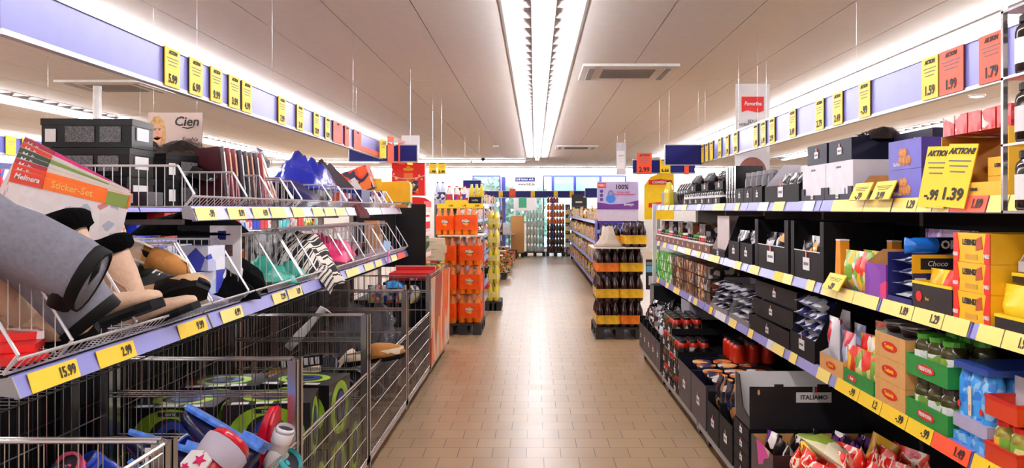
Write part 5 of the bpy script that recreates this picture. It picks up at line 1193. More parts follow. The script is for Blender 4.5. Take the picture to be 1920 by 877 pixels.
lay('flats', slipper(SOLE, SOLE, TANE), -1.46, 2.94, 1.135, -38, -14, 4, 'black clog with tan edge lying between beige boots and sneaker', 'shoe', scale=1.15)
lay('film', lambda: bagmesh(.22, .26, .1, seed=5, wr=.2).build('plastic_bag', CLEARP, None, True), -1.58, 3.0, 1.16, 0, 10, 20, 'crumpled clear plastic bag behind the sneakers', 'plastic bag')
for i in range(2):
    for j in range(3): lay('bwbox', closed(.12, .14, .10, [PM('blue_white_box', [(226, 228, 240), (60, 70, 180), (190, 196, 226), (236, 236, 244), (90, 100, 200)], 12, .35)], 'tissue_box'), -1.42 - .15 * i, 3.33 + .125 * j * .9, 1.145 + .104 * i, 0, 0, 90, 'blue and white boxes stacked behind the dividers of the second basket', 'box', 'blue and white boxes')
lay('bwbox', None, -1.38, 3.42, 1.25, 0, 0, 78, 'blue and white box, topmost and slightly turned', 'box')
lay('leaf', closed(.15, .10, .012, [PM('white_leaflet', [(226, 224, 232), (160, 160, 200), (232, 232, 236)], 12, .5)], 'leaflet'), -1.34, 3.36, 1.14, 10, 12, 60, 'white leaflet lying at the front of the second basket', 'leaflet')
def shirtpack():
    t = empty('shirt_pack'); MB().box(-.12, .0, -.012, .012, 0, .24).build('black_card', BLACK, t); MB().box(.0, .115, -.013, .013, .045, .24).build('white_card', WHT, t)
    MB().box(.03, .06, -.0145, -.013, .185, .22).build('blue_logo', BLUE, t); MB().box(.008, .085, -.0145, -.013, .12, .165).build('shoe_picture', M('picture_brown', (90, 60, 60), .5, nscale=60, var=.7), t); MB().box(-.09, -.015, -.014, -.012, .13, .15).build('grey_sketch', GREYM, t); return t
lay('spack', shirtpack, -1.46, 3.72, 1.15, 0, 0, 10, 'black shoe pack with white information card in the second basket', 'pack', scale=1.15)
def cloth(nm, mat, w, d, h, seed, amp=.03, nx=14, ny=12, sag=0):
    def b():
        rnd = random.Random(seed); m = MB(); ph = [rnd.uniform(0, 6) for _ in range(4)]
        top = []
        for j in range(ny + 1):
            for i in range(nx + 1):
                u, v = i / nx, j / ny; x = (u - .5) * w; y = (v - .5) * d
                e = (math.sin(math.pi * u) * math.sin(math.pi * v)) ** .4 if 0 < u < 1 and 0 < v < 1 else 0
                z = h * e + amp * e * (math.sin(9 * u + ph[0] + 4 * v) + math.sin(13 * v + ph[1] - 3 * u)) / 2 + amp * .5 * rnd.uniform(-1, 1) * e - sag * u * u
                top.append((x + rnd.uniform(-.1, .1) * w / nx, y + rnd.uniform(-.1, .1) * d / ny, z + .004))
        m.v += top + [(x, y, -.002 - sag * (((x / w) + .5) ** 2)) for x, y, z in top]; W = nx + 1; o = len(top)
        for j in range(ny):
            for i in range(nx):
                a = j * W + i; m.f.append((a, a + 1, a + W + 1, a + W)); m.m.append(0); m.f.append((o + a, o + a + W, o + a + W + 1, o + a + 1)); m.m.append(0)
        for i in range(nx):
            a = i; m.f.append((a, o + a, o + a + 1, a + 1)); m.m.append(0); a = ny * W + i; m.f.append((a, a + 1, o + a + 1, o + a)); m.m.append(0)
        for j in range(ny):
            a = j * W; m.f.append((a, a + W, o + a + W, o + a)); m.m.append(0); a = j * W + nx; m.f.append((a, o + a, o + a + W, a + W)); m.m.append(0)
        return m.build(nm, mat, None, True)
    return b
BC = M('black_cloth', (5, 5, 6), .95, bump=.5, nscale=40, spec=.05)
lay('bshirt', cloth('black_shirt', BC, .34, .30, .13, 3), -1.45, 3.92, 1.125, 0, 4, 20, 'crumpled black shirt pack with a white star shaped tag', 'shirt')
lay('startag', lambda: MB().prism([(.0, .0), (.025, .012), (.05, -.01), (.055, .05), (.03, .09), (.0, .085), (.008, .05), (-.02, .045)], -.002, .002, 'y').build('star_tag', WHT), -1.38, 3.74, 1.18, -20, 0, 14, 'white star shaped paper tag on the black shirt', 'tag')
lay('bshirt', None, -1.40, 3.66, 1.12, 0, 8, -30, 'second black shirt low at the front of the second basket', 'shirt', scale=.8)
lay('bpillow', cloth('black_cushion', BC, .42, .5, .10, 8, .012), -1.62, 3.92, 1.385, 0, 0, 10, 'flat black cushion lying on top of the basket backs under the top shelf', 'cushion')
TEAL = M('teal_wrap', (40, 150, 130), .3, bump=.8, nscale=30)
lay('teal', cloth('teal_cloth', TEAL, .26, .34, .09, 12, .04), -1.42, 4.30, 1.13, 0, 5, 40, 'crumpled teal fabric near the end of the second basket', 'fabric')
lay('orangep', closed(.06, .08, .16, [PM('orange_bottle_print', [(236, 110, 40), (230, 224, 220), (240, 140, 60)], 14, .3)], 'small_pack'), -1.48, 4.12, 1.14, 0, 0, 20, 'orange and white small pack behind the white information card', 'pack')
lay('teal', None, -1.40, 4.62, 1.12, 0, 5, 100, 'crumpled teal fabric at the start of the third basket', 'fabric', scale=.7)
lay('zebra', cloth('zebra_cloth', PR['zebra'], .52, .50, .17, 22, .05, sag=.10), -1.46, 5.0, 1.20, 0, 14, -10, 'black and white zebra patterned cloth spilling over the third basket', 'cloth')
lay('zebra', None, -1.28, 4.92, 1.10, 0, 38, 15, 'zebra patterned cloth end hanging over the price strip', 'cloth', scale=.42)
PINK = M('pink_fabric', (214, 30, 100), .5, bump=.5, nscale=30)
lay('pink', cloth('pink_cloth', PINK, .40, .9, .12, 33, .03), -1.50, 5.85, 1.18, 0, 10, 8, 'bright pink fabric lying from the third into the fourth basket', 'cloth')
lay('pinkf', lambda: bagmesh(.5, .6, .1, seed=7, wr=.15).build('plastic_wrap', CLEARP, None, True), -1.40, 5.75, 1.15, -72, 0, 95, 'clear film over the pink fabric', 'plastic wrap')
lay('pinkt', closed(.07, .004, .11, [M('pink_card', (240, 50, 150), .5)], 'pink_tag'), -1.235, 6.95, 1.05, 0, 14, 96, 'bright pink card hanging over the middle left strip', 'card')
lay('pinkt', None, -1.26, 6.2, 1.12, 50, 10, 110, 'small bright pink card lying at the basket edge', 'card')
lay('bluet', closed(.09, .004, .10, [M('pale_blue_card', (170, 196, 230), .5)], 'pale_blue_card'), -1.27, 7.05, 1.13, 0, 10, 60, 'pale blue card standing above the pink card', 'card')
for i in range(6):
    lay('ddot', closed(.12, .16, .09, [PR['darkmix']], 'dark_pack'), -1.44 - .12 * (i % 2), 6.1 + .16 * i, 1.14, 0, 0, 90, 'dark printed packs in the fourth left basket', 'pack', 'dark packs in the fourth left basket')
lay('brownbag', bag(.2, .26, .12, M('brown_paper', (186, 130, 84), .7, bump=.6, nscale=20), 'paper_bag', seed=5), -1.45, 7.55, 1.14, -12, 0, 60, 'crumpled brown paper bag in the last left basket', 'paper bag')
lay('ilabel', closed(.36, .02, .30, [BLACK], 'black_display_card', lambda t, w, d, h: (MB().box(-.12, .08, -d / 2 - .002, -d / 2, h * .62, h * .80).build('logo_plate', GREYM, t), text('logo_text', 'essenza', .05, INK, t, (-.02, -d / 2 - .003, h * .71)))), -1.52, 7.95, 1.15, 0, 0, 0, 'black display card with grey logo plate at the end of the left baskets', 'display card')
lay('backpk', closed(.25, .5, .22, [PR['darkmix']], 'dark_pack'), -1.66, 4.9, 1.15, 0, 0, 0, 'dark printed pack behind the zebra cloth', 'pack'); 
for i in range(6): lay('standpk', bag(.16, .24, .05, PM('silver_stripe', [(196, 194, 200), (40, 38, 44), (150, 146, 152), (26, 24, 28)], 26, .3), 'film_pack', seed=15), -1.52 - .05 * (i % 2), 4.52 + .06 * i, 1.13, 0, 8, 80, 'silver striped film packs standing left of the zebra cloth', 'pack', 'silver striped packs')
# ---------------------------------------------------------------- goods on the top left shelf
zt_ = LTOP + .004
def shoebox(nm='shoe_box', txt='#500'):
    def b():
        t = empty(nm); MB().box(-.17, .17, -.10, .10, 0, .105).build('box', M('glossy_black_box', (8, 7, 9), .3, spec=.25), t); MB().box(-.173, .173, -.103, .103, .085, .11).build('lid', M('glossy_black_lid', (12, 11, 13), .3, spec=.25), t)
        MB().box(-.155, -.115, -.1045, -.103, .02, .07).build('white_label', WHT, t); MB().box(-.08, .03, -.1045, -.1032, .02, .08).box(.05, .13, -.1045, -.1032, .02, .08).build('grey_print', M('grey_dots', (80, 78, 80), .6, nscale=160, var=.8), t)
        MB().box(.171, .1745, -.06, .05, .03, .08).build('end_label', WHT, t); return t
    return b
for i in range(3): lay('shoeb', shoebox(), -1.74, 3.30, zt_ + .113 * i, 0, 0, 3 * (i - 1), 'glossy black shoe box, %s of three at the near end of the top shelf' % ('lowest', 'middle', 'top')[i], 'shoe box')
for i in range(2): lay('shoeb', None, -1.62, 3.70, zt_ + .113 * i, 0, 0, 75, 'glossy black shoe box of the second stack, label end to the aisle, %s of two' % ('lower', 'upper')[i], 'shoe box')
for i in range(1): lay('shoeb', None, -1.66, 4.07, zt_, 0, 0, 80, 'glossy black shoe box under the crumpled black film', 'shoe box')
lay('bfilm', cloth('black_film_wrap', M('shiny_black_film', (14, 13, 16), .12, bump=.8, nscale=22), .42, .5, .07, 44, .03), -1.62, 3.88, zt_ + .20, 12, 12, 0, 'crumpled shiny black film lying over the shoe boxes', 'plastic wrap')
lay('bfilm', None, -1.68, 3.50, zt_ + .27, 0, 20, 30, 'small piece of shiny black film on the top shoe boxes', 'plastic wrap', scale=.4)
lay('neckb', closed(.5, .16, .05, [M('dark_label_box', (30, 20, 34), .4)], 'flat_box', lambda t, w, d, h: (MB().box(-.2, .2, -d / 2 - .002, -d / 2, h * .15, h * .85).build('white_rim', WHT, t), MB().box(-.19, .19, -d / 2 - .004, -d / 2 - .002, h * .22, h * .78).build('print_panel', M('purple_black', (36, 20, 40), .4), t), text('logo_text', 'nowose', .02, REDM, t, (-.1, -d / 2 - .005, h / 2)))), -1.70, 3.14, 1.515, 0, 0, 4, 'flat white rimmed box with dark label below the shoe boxes', 'box')
tc = [((60, 16, 24), 'dark maroon'), ((150, 20, 36), 'red'), ((150, 26, 46), 'wine red'), ((60, 46, 60), 'dark grey'), ((30, 26, 34), 'near black'), ((110, 60, 56), 'brown'), ((70, 50, 66), 'plum'), ((190, 24, 50), 'crimson')]
for i, (c, nmc) in enumerate(tc):
    lay('tights%d' % i, closed(.015, .13, .26, [M('tights_%d' % i, c, .25, nscale=18, var=.3)], 'tights_pack', lambda t, w, d, h: (MB().box(-w / 2 - .001, w / 2 + .001, -d / 2 - .001, -d / 2 + .012, 0, h).build('film_edge', CLEARP, t), MB().box(-.006, .006, -d / 2 - .003, -d / 2 - .001, h * .5, h * .9).build('print_strip', WHT if i % 3 == 0 else M('tights_print', (210, 150, 120), .4), t))), -1.44 - .0 * i, 3.72 + .075 * i, zt_ + .005, -6, 0, 88 - 5 * (i % 3), '%s pack of tights standing in the first top basket' % nmc, 'tights pack')
for i in range(3): lay('legp', closed(.02, .15, .27, [PM('leg_picture_print', [(222, 190, 180), (214, 160, 140), (232, 214, 214), (200, 120, 110)], 5, .2, kind='noise')], 'stocking_pack'), -1.44, 4.32 + .05 * i, zt_, -20, 0, 82, 'stocking pack with leg picture leaning in the first top basket, %s of three' % ('nearest', 'middle', 'farthest')[i], 'stocking pack')
lay('wireball', lambda: (lambda m: m.build('wire_ball', GREYM))(MB().ball((0, 0, 0), .07, 10, 0, (1, 1, 1), .25)), -1.60, 4.75, zt_ + .26, 0, 0, 0, 'tangled silvery packaging on the top shelf left of the blue bags', 'packaging')
NVB = M('navy_jacket', (26, 30, 84), .35, bump=.6, nscale=14)
lay('navyc_', cloth('navy_jacket_pack', NVB, .38, .5, .13, 51, .02), -1.50, 5.0, zt_ + .01, 0, 4, 10, 'navy blue padded garment in the second top basket', 'garment')
lay('blkg', cloth('black_garment_pack', BC, .36, .34, .12, 54, .02), -1.52, 4.62, zt_ + .01, 0, 4, 0, 'black garment pack beside the leg picture packs', 'garment')
BLB = M('blue_plastic_bag', (34, 44, 160), .2, bump=.8, nscale=16)
lay('bluebag', cloth('blue_bag_heap', BLB, .34, .62, .20, 61, .06), -1.58, 5.65, zt_ + .12, 0, 0, 0, 'crumpled bright blue bags heaped above the second top basket', 'plastic bags')
lay('under', closed(.34, .6, .115, [PM('grey_wire_print', [(60, 56, 60), (150, 146, 150), (30, 28, 32), (90, 86, 90)], 24, .5)], 'grey_pack'), -1.58, 5.65, zt_, 0, 0, 0, 'grey pack beneath the blue bags', 'pack')
lay('darkbook', closed(.24, .03, .34, [M('dark_brown_cover', (60, 40, 46), .4, nscale=8, var=.4)], 'flat_pack'), -1.52, 6.35, zt_ + .03, 0, -38, 20, 'dark flat pack tilted beside the blue bags', 'pack')
lay('darkbook', None, -1.46, 6.5, zt_ + .02, 0, -44, 20, 'second dark flat pack tilted to the right', 'pack')
lay('navybx', closed(.28, .3, .13, [M('navy_box2', (32, 32, 96), .4)], 'navy_box', lambda t, w, d, h: [MB().box(-.12 + .07 * k, -.07 + .07 * k, -d / 2 - .002, -d / 2, .02, .05).build('white_print', WHT, t) for k in range(3)]), -1.42, 6.25, zt_, 0, 0, 0, 'navy box with white print squares in the third top basket', 'box')
lay('wredc', cloth('wine_red_scarf', M('wine_cloth', (80, 10, 22), .9, bump=.5), .18, .34, .05, 71, .02, sag=.05), -1.29, 5.95, zt_ + .0, 0, 20, 0, 'wine red scarf hanging over the top left strip', 'scarf')
lay('orbox', closed(.3, .2, .20, [PM('orange_box_print', [(236, 90, 40), (226, 60, 30), (40, 30, 60), (240, 120, 50)], 6, .4, kind='noise')], 'orange_box'), -1.50, 7.05, zt_ + .12, 0, -20, 0, 'orange box tilted on the fourth top basket', 'box')
lay('orunder', closed(.3, .24, .11, [PR['mix3']], 'pale_pack'), -1.50, 7.05, zt_, 0, 0, 0, 'pale printed pack below the tilted orange box', 'pack')
lay('pantyw', closed(.16, .014, .22, [PM('pale_pic_print', [(222, 214, 212), (206, 170, 150), (170, 140, 150), (230, 226, 226)], 6, .3, kind='noise')], 'pale_pack'), -1.42, 6.72, zt_ + .02, -14, -30, 20, 'pale picture pack leaning left of the orange box', 'pack')
lay('yelbx', closed(.13, .16, .10, [M('bright_yellow_box', (246, 206, 30), .4)], 'yellow_box', lambda t, w, d, h: MB().ball((-w / 2 - .01, 0, h / 2), .04, 8).build('silver_ball', GREYM, t)), -1.40, 7.2, zt_ + .15, 0, 0, 10, 'small yellow box beside a silver ball on the top left shelf', 'box')
lay('unyel', closed(.2, .2, .145, [PR['mix3']], 'pale_pack'), -1.42, 7.22, zt_, 0, 0, 0, 'pale printed pack below the small yellow box', 'pack')
for i in range(4): lay('prpk', closed(.12, .14, .10 + .0 * i, [PR['mix3']], 'small_pack'), -1.40, 5.7 + .2 * i, zt_, 0, 0, 90, 'small pale printed packs in the third top basket', 'pack', 'pale packs in the third top basket')
def yellowcase():
    t = empty('yellow_case'); m = MB(); pr = []
    for (cx, cz, a0) in ((.135, .16, 0), (-.155, .178, 90)):
        for k in range(5): a = R(a0 + 22.5 * k); pr.append((cx + .045 * math.cos(a) * (1 if a0 == 0 else .3), cz + .045 * math.sin(a) * (1 if a0 == 0 else .3)))
    pr += [(-.168, 0), (.18, 0)]
    m.prism(pr, -.06, .06, 'y'); m.build('shell', M('amber_yellow_case', (240, 176, 24), .4), t); MB().box(-.17, .182, -.064, .064, .0, .012).build('base', M('grey_base', (140, 130, 110), .5), t); return t
lay('ycase', yellowcase, -1.32, 7.62, zt_ + .04, 0, 0, 0, 'amber yellow rounded case at the far end of the top left shelf', 'case')
lay('ycb', closed(.34, .14, .04, [PR['mix']], 'flat_pack'), -1.32, 7.62, zt_, 0, 0, 0, 'flat printed pack under the amber yellow case', 'pack')
def redgift():
    t = empty('red_gift_box'); MB().box(-.165, .165, -.05, .05, 0, .33).build('box', M('gift_red', (214, 28, 16), .4), t)
    MB().prism(ell(0, .265, .055, .016, 16), -.053, -.05, 'y').prism(ell(0, .283, .018, .014, 12), -.053, -.05, 'y').build('gold_handle', M('gold_print', (226, 170, 40), .35, .3), t)
    MB().tube([(-.165, -.052, .20), (-.09, -.052, .175), (0, -.052, .165), (.08, -.052, .178), (.165, -.052, .20)], .004, 5).build('garland', M('garland_cream', (236, 200, 170), .5), t)
    for x, z, r in ((-.12, .175, .016), (-.145, .215, .010), (.08, .17, .014), (.11, .20, .012), (.135, .165, .010)): MB().prism(ell(x, z, r, r, 12), -.055, -.052, 'y').build('bauble', M('bauble_peach', (236, 170, 130), .5), t)
    MB().box(-.045, .045, -.054, -.05, .17, .225).build('picture', M('gift_orange', (226, 110, 40), .5), t); MB().box(-.10, .10, -.054, -.05, .02, .15).build('lower_picture', PR['mix'], t); return t
lay('rgift', redgift, -1.27, 8.34, 1.636, 0, 0, 0, 'large red gift box with gold handle print above the yellow case', 'gift box')
t = lay('ecsh', None, 0, 0, 0, 0, 0, 0, '', '') if False else None
# sticker sets standing behind the boots
def sticker(hc, tc_, tail, txt):
    def b():
        t = empty('sticker_set'); w, h = .42, .42
        MB().box(-w / 2, w / 2, -.004, .004, 0, h).build('envelope', PM('sticker_sheet_print', [(222, 214, 216), (226, 220, 222), (220, 210, 214), (226, 218, 222), (224, 216, 218), (222, 214, 220), (218, 212, 216), (226, 216, 220), (222, 214, 216), (206, 130, 136), (222, 214, 220), (170, 176, 196)], 34, .3), t)
        MB().box(-w / 2 - .002, w / 2 + .002, -.0065, .0065, h - .045, h).build('header_strip', tc_, t)
        MB().box(-w / 2, -w * .22, -.0085, -.0064, h - .045, h).build('brand_panel', hc, t)
        MB().box(w * .32, w / 2, -.0085, -.0064, h - .045, h).build('tail_panel', tail, t)
        text('brand_text', 'Melinera', .026, WHT, t, (-w * .36, -.0095, h - .020), shear=.2, bold=.0006); 
        if txt: text('header_text', txt, .034, M('gold_text', (240, 176, 90), .5), t, (.01, -.0075, h - .022), bold=.0006)
        return t
    return b
MR = M('melinera_red', (206, 50, 24), .4); HO = M('header_orange', (240, 110, 20), .35); HG = M('header_green', (40, 56, 40), .4); HP = M('header_magenta', (216, 30, 120), .4); HW = M('header_pale', (214, 206, 200), .4); HR = M('header_dark_red', (160, 24, 50), .4); OG = M('header_olive', (120, 140, 60), .4)
st = [(MR, HO, OG, 'Sticker-Set', 'orange header reading Sticker-Set, frontmost'), (MR, HO, HW, '', 'orange header, second from the front'), (HR, HW, HW, '', 'pale header, third from the front'), (HG, HW, HW, '', 'dark green brand panel and pale header'), (HG, OG, HW, '', 'olive header'), (MR, HW, HW, '', 'pale header near the back'), (HR, HP, HW, '', 'magenta header, rearmost')]
for i, (a, b_, c, tx, lb) in enumerate(st):
    lay('sticker%d' % i, sticker(a, b_, c, tx), -1.425 - .01 * i - (.21 * math.cos(R(13 + 2.4 * i)) + .40 * math.sin(R(13 + 2.4 * i))), 2.90 + .018 * i, 1.527 + .004 * i - (-.21 * math.sin(R(13 + 2.4 * i)) + .40 * math.cos(R(13 + 2.4 * i))), 0, 13 + 2.4 * i, 0, 'tall sticker envelope behind the boots, %s' % lb, 'sticker set')

for i in range(3): lay('redflat', closed(.18, .12, .02, [PM('red_pack_print', [(214, 30, 30), (230, 120, 120), (200, 24, 24), (236, 220, 220)], 9, .3)], 'red_packet'), -1.36 - .03 * i, 2.10 + .05 * i, 1.112 + .021 * i, 0, 0, 20 * i, 'red packet lying low at the near end of the middle left basket', 'packet', 'red packets at the near basket end')
# ================================================================ contents of the wire cages
def kidboot(body, sole, band, motif=False):
    def b():
        t = boot(body, sole, None, H=.20, top=.062, L=.2, sock=M('dark_lining', (40, 30, 40), .9), name='rain_boot', w=.046, cufft=band, soleh=.012)()
        if motif:
            MB().prism([(-.026, .0), (.0, -.03), (.028, .0), (.026, .032), (.0, .042), (-.024, .032)], -.010, -.004, 'x').build('white_shield', WHT, t)
            t.children[-1].location = (0, 0, .115)
            def star(x, z, r): return [(x + (r if k % 2 == 0 else r * .45) * math.sin(math.pi * k / 5), z + (r if k % 2 == 0 else r * .45) * math.cos(math.pi * k / 5)) for k in range(10)]
            for k, (x, z, r) in enumerate(((-.004, .135, .014), (.014, .112, .009), (-.012, .110, .008))): MB().prism(star(x, z, r), -.013, -.010, 'x').build('star', M('star_pink', (206, 30, 90), .4), t)
        return t
    return b
RB_ = M('red_rubber', (214, 22, 50), .22); NB_ = M('navy_rubber', (22, 22, 56), .2); TB = M('teal_rubber', (60, 184, 190), .3); WB = M('white_rubber', (226, 220, 222), .35); LB = M('light_blue_sole', (80, 130, 220), .35, nscale=40, var=.4); GB = M('green_rubber', (30, 130, 60), .3); GF = M('grey_felt_band', (176, 166, 180), .8, bump=.3); BB = M('blue_rubber', (36, 66, 180), .25); PKB = M('pink_rubber', (240, 60, 120), .3)
def kb(key, b, x, y, z, rx, ry, rz, lab, sc=1.25): return lay(key, b, x, y, z, rx, ry, rz, lab, 'rain boot', scale=sc)
def kbm(key, b, x, y, z, pre, ry, rx, lab, sc):      # turned about its own shaft, tilted sideways, then leaned away
    e = (Matrix.Rotation(R(rx), 3, 'X') @ Matrix.Rotation(R(ry), 3, 'Y') @ Matrix.Rotation(R(pre), 3, 'Z')).to_euler(); return lay(key, b, x, y, z, math.degrees(e.x), math.degrees(e.y), math.degrees(e.z), lab, 'rain boot', scale=sc)
kbm('kr', kidboot(RB_, RB_, GF, True), -1.10, 2.38, .60, 90, 24, -44, 'red rain boot with white star shield and grey felt band', 1.5)
kbm('kn', kidboot(NB_, LB, NB_), -.93, 2.88, .69, 0, 208, -22, 'navy rain boot lying upside down, light blue sole to the upper right', (1.15, 1.3, 1.65))
kbm('kn', None, -1.07, 2.74, .715, 0, 196, -22, 'navy rain boot toe left of the grey felt band', (1.0, 1.25, 1.6))
kbm('kr2', kidboot(RB_, RB_, RB_), -.985, 3.10, .48, 0, -82, 0, 'plain red rain boot standing toe up at the back of the pile', 1.0)
kbm('kt', kidboot(TB, GB, TB), -1.12, 2.56, .50, 90, -36, -28, 'teal and green rain boot at the left of the pile', 1.15)
kbm('kw', kidboot(WB, BB, WB), -1.10, 2.46, .54, 60, -70, 0, 'white rain boot with blue sole between the teal and the red one', .8)
kbm('kw', None, -.97, 2.98, .54, 90, 20, 0, 'white rain boot at the right of the pile beside the wire', .8)
random.seed(77)
kinds = [('kr2', 'red'), ('kw', 'white'), ('kt', 'teal'), ('kn', 'navy'), ('kb', 'blue'), ('kp', 'pink')]
put('kb', kidboot(BB, WB, BB), (-1.35, 2.8, .30), 0, 'blue rain boot in the middle of the cage pile', 'rain boot'); put('kp', kidboot(PKB, WB, PKB), (-1.50, 2.4, .28), 1, 'pink rain boot at the left in the cage pile', 'rain boot')
for i in range(34):
    k, nmc = kinds[i % 6]
    lay(k, None, random.uniform(-1.6, -1.02), random.uniform(2.25, 3.05), random.uniform(.16, .52), random.uniform(-60, 60), random.uniform(-60, 60), random.uniform(0, 360), '%s rain boot deep in the pile of the boot cage' % nmc, 'rain boot', '%s boots deep in the cage' % nmc)
for i in range(16):
    k, nmc = kinds[(i + 2) % 6]
    lay(k, None, random.uniform(-1.62, -1.1), random.uniform(1.4, 1.92), random.uniform(.46, .56), random.uniform(-60, 60), random.uniform(-60, 60), random.uniform(0, 360), '%s child shoe in the cage cut by the bottom left corner' % nmc, 'rain boot', '%s child shoes in the corner cage' % nmc)
lay('fillc', closed(.7, 1.1, .32, [BLKCARD], 'black_insert'), -1.30, 1.5, .13, 0, 0, 0, 'black cardboard insert at the bottom of the corner cage', 'insert')
lay('cagecard', closed(.05, .004, .09, [WHT], 'cage_label', lambda t, w, d, h: MB().box(-.015, .015, -d / 2 - .002, -d / 2, .02, .07).build('print_block', INK, t)), -.955, 2.079, .81, 0, 0, 0, 'white label on the corner post of the nearest cage', 'label')
# headphone cartons
def hbox():
    t = empty('headphone_carton'); w, d, h = .36, .30, .27
    MB().box(-w / 2, w / 2, -d / 2, d / 2, 0, h).build('box', M('hp_black', (20, 20, 22), .3), t)
    def rg(r0, r1, n=24): return [(r0 * math.cos(2 * math.pi * k / n), r0 * math.sin(2 * math.pi * k / n)) for k in range(n)], [(r1 * math.cos(2 * math.pi * k / n), r1 * math.sin(2 * math.pi * k / n)) for k in range(n)]
    LG = M('lime_swirl', (150, 190, 50), .35, nscale=9, var=.35); HB = M('headphone_blue', (36, 60, 150), .35); 
    def face(f, name, mm, r0, r1, off, sx=1, sy=1, c=(0, 0)):
        a, b = rg(r0, r1); m = MB()
        for k in range(24):
            k2 = (k + 1) % 24; m.poly([f(c[0] + sx * a[k][0], c[1] + sy * a[k][1], off), f(c[0] + sx * a[k2][0], c[1] + sy * a[k2][1], off), f(c[0] + sx * b[k2][0], c[1] + sy * b[k2][1], off), f(c[0] + sx * b[k][0], c[1] + sy * b[k][1], off)])
        m.build(name, mm, t)
    for nm_, f, sx, sy in (('front', lambda u, v, o: (u, -d / 2 - o, h / 2 + v), 1, 1), ('top', lambda u, v, o: (u, v, h + o), 1, .8), ('end', lambda u, v, o: (w / 2 + o, u, h / 2 + v), .8, 1)):
        face(f, 'green_swirl', LG, .09, .128, .001, sx, sy); face(f, 'black_ring', INK, .06, .09, .0015, sx, sy); face(f, 'blue_headphone', HB, .035, .066, .002, sx, sy, (.01, .01))
        face(f, 'green_swirl', LG, .115, .16, .0006, sx, sy * .8) if nm_ != 'top' else None
    for k in range(3): MB().box(-.15 + .1 * k, -.08 + .1 * k, -d / 2 + .01, -d / 2 + .045, h, h + .0015).build('white_print', WHT, t)
    MB().box(-.05, .05, -d / 2 - .003, -d / 2, h * .86, h * .93).build('logo_patch', INK, t); text('logo_text', 'zoro', .022, WHT, t, (0, -d / 2 - .004, h * .9)); return t
pos = [(-1.12, 3.60, .13, 4, 'front row, right, bottom layer'), (-1.12, 3.95, .13, -3, 'second row, right, bottom layer'), (-1.12, 4.30, .13, 2, 'rear row, right, bottom layer'), (-1.50, 3.55, .13, 0, 'front row, left, bottom layer'), (-1.50, 3.90, .13, 5, 'second row, left, bottom layer'), (-1.50, 4.25, .13, 0, 'rear row, left, bottom layer'),
       (-1.16, 3.66, .402, 8, 'front row, right, top layer'), (-1.13, 4.05, .402, -6, 'second row, right, top layer'), (-1.53, 3.60, .402, 3, 'front row, left, top layer'), (-1.50, 4.0, .402, 10, 'second row, left, top layer')]
for x, y, z, a, lb in pos: lay('hbox', hbox, x, y, z, 0, 0, a, 'black headphone carton with lime green swirl, %s' % lb, 'headphone carton')
# sheepskin slippers
for i, (x, y, z, rx, ry, rz, lb) in enumerate(((-1.13, 5.3, .56, 0, 48, 160, 'standing on end above the pile'), (-1.14, 5.0, .55, 0, -8, 10, 'lying flat beside the cage post'), (-1.25, 4.85, .52, 10, 10, 190, 'half hidden behind the cage post'))):
    lay('shslip', slipper(SHEEP, SOLE, CRM, 'slipper'), x, y, z, rx, ry, rz, 'brown sheepskin slipper in the third cage, %s' % lb, 'slipper', scale=1.35)
lay('shoehorn', lambda: MB().loft([rring(0, 0, 0, .02, .006), rring(0, .005, .08, .024, .006), rring(0, 0, .2, .014, .005), rring(.0, -.01, .26, .02, .006), rring(.03, -.02, .27, .02, .006)]).build('shoe_horn', WHT, None, True), -1.42, 4.75, .70, 0, 42, 0, 'white shoe insert tilted above the third cage', 'shoe insert', scale=1.2)
lay('nails', closed(.25, .02, .06, [BLACK], 'slipper_card', lambda t, w, d, h: [MB().box(-.11 + .032 * k, -.088 + .032 * k, -d / 2 - .003, -d / 2, .01, .05).build('white_tab', WHT, t) for k in range(7)]), -1.33, 4.72, .60, 0, -6, 0, 'black card with a row of white tabs behind the cage front', 'card')
random.seed(5)
for i in range(12): lay('dslip', slipper(SOLE, SOLE, GREYS, 'dark_slipper'), random.uniform(-1.55, -1.05), random.uniform(4.75, 5.8), random.uniform(.16, .45), random.uniform(-50, 50), random.uniform(-50, 50), random.uniform(0, 360), 'dark slipper low in the third wire cage', 'slipper', 'dark slippers in the third cage', 1.2)
for i in range(8): lay('cpk', lambda: bagmesh(.3, .34, .14, seed=9, wr=.2).build('clear_pack', M('clear_pack_film', (150, 150, 156), .12, alpha=.32, bump=.8, nscale=30), None, True), random.uniform(-1.5, -1.1), random.uniform(6.1, 7.1), .2 + .09 * (i % 4), random.uniform(-70, -10), random.uniform(-20, 20), random.uniform(0, 360), 'clear crinkled plastic pack in the fourth wire cage', 'clear pack', 'clear packs in the fourth cage')
for i in range(8): lay('dpk', closed(.26, .2, .12, [PR['darkmix']], 'dark_pack'), -1.12 - .3 * (i % 2), 6.2 + .26 * (i // 2), .14, 0, 0, 15 * (i % 3), 'dark printed pack lying at the bottom of the fourth wire cage', 'pack', 'dark packs in the fourth cage')
def redsign():
    t = empty('red_display_box'); MB().box(-.18, .18, -.2, .2, 0, .065, 0).build('box', M('display_red', (206, 20, 24), .4), t); MB().box(-.182, .182, -.203, -.2, .0, .022).build('text_band', M('dark_red_band', (120, 12, 18), .4), t)
    MB().box(-.185, .185, .2, .21, .0, .10).build('back_wall', M('display_red', (206, 20, 24), .4), t); MB().box(-.19, .19, .195, .212, .10, .106).build('white_edge', WHT, t)
    text('box_text', 'NECK', .03, WHT, t, (.04, -.2045, .011)); return t
lay('redsg', redsign, -1.13, 7.62, .86, 0, 0, 0, 'red open display box on top of the cage with the orange board', 'display box')
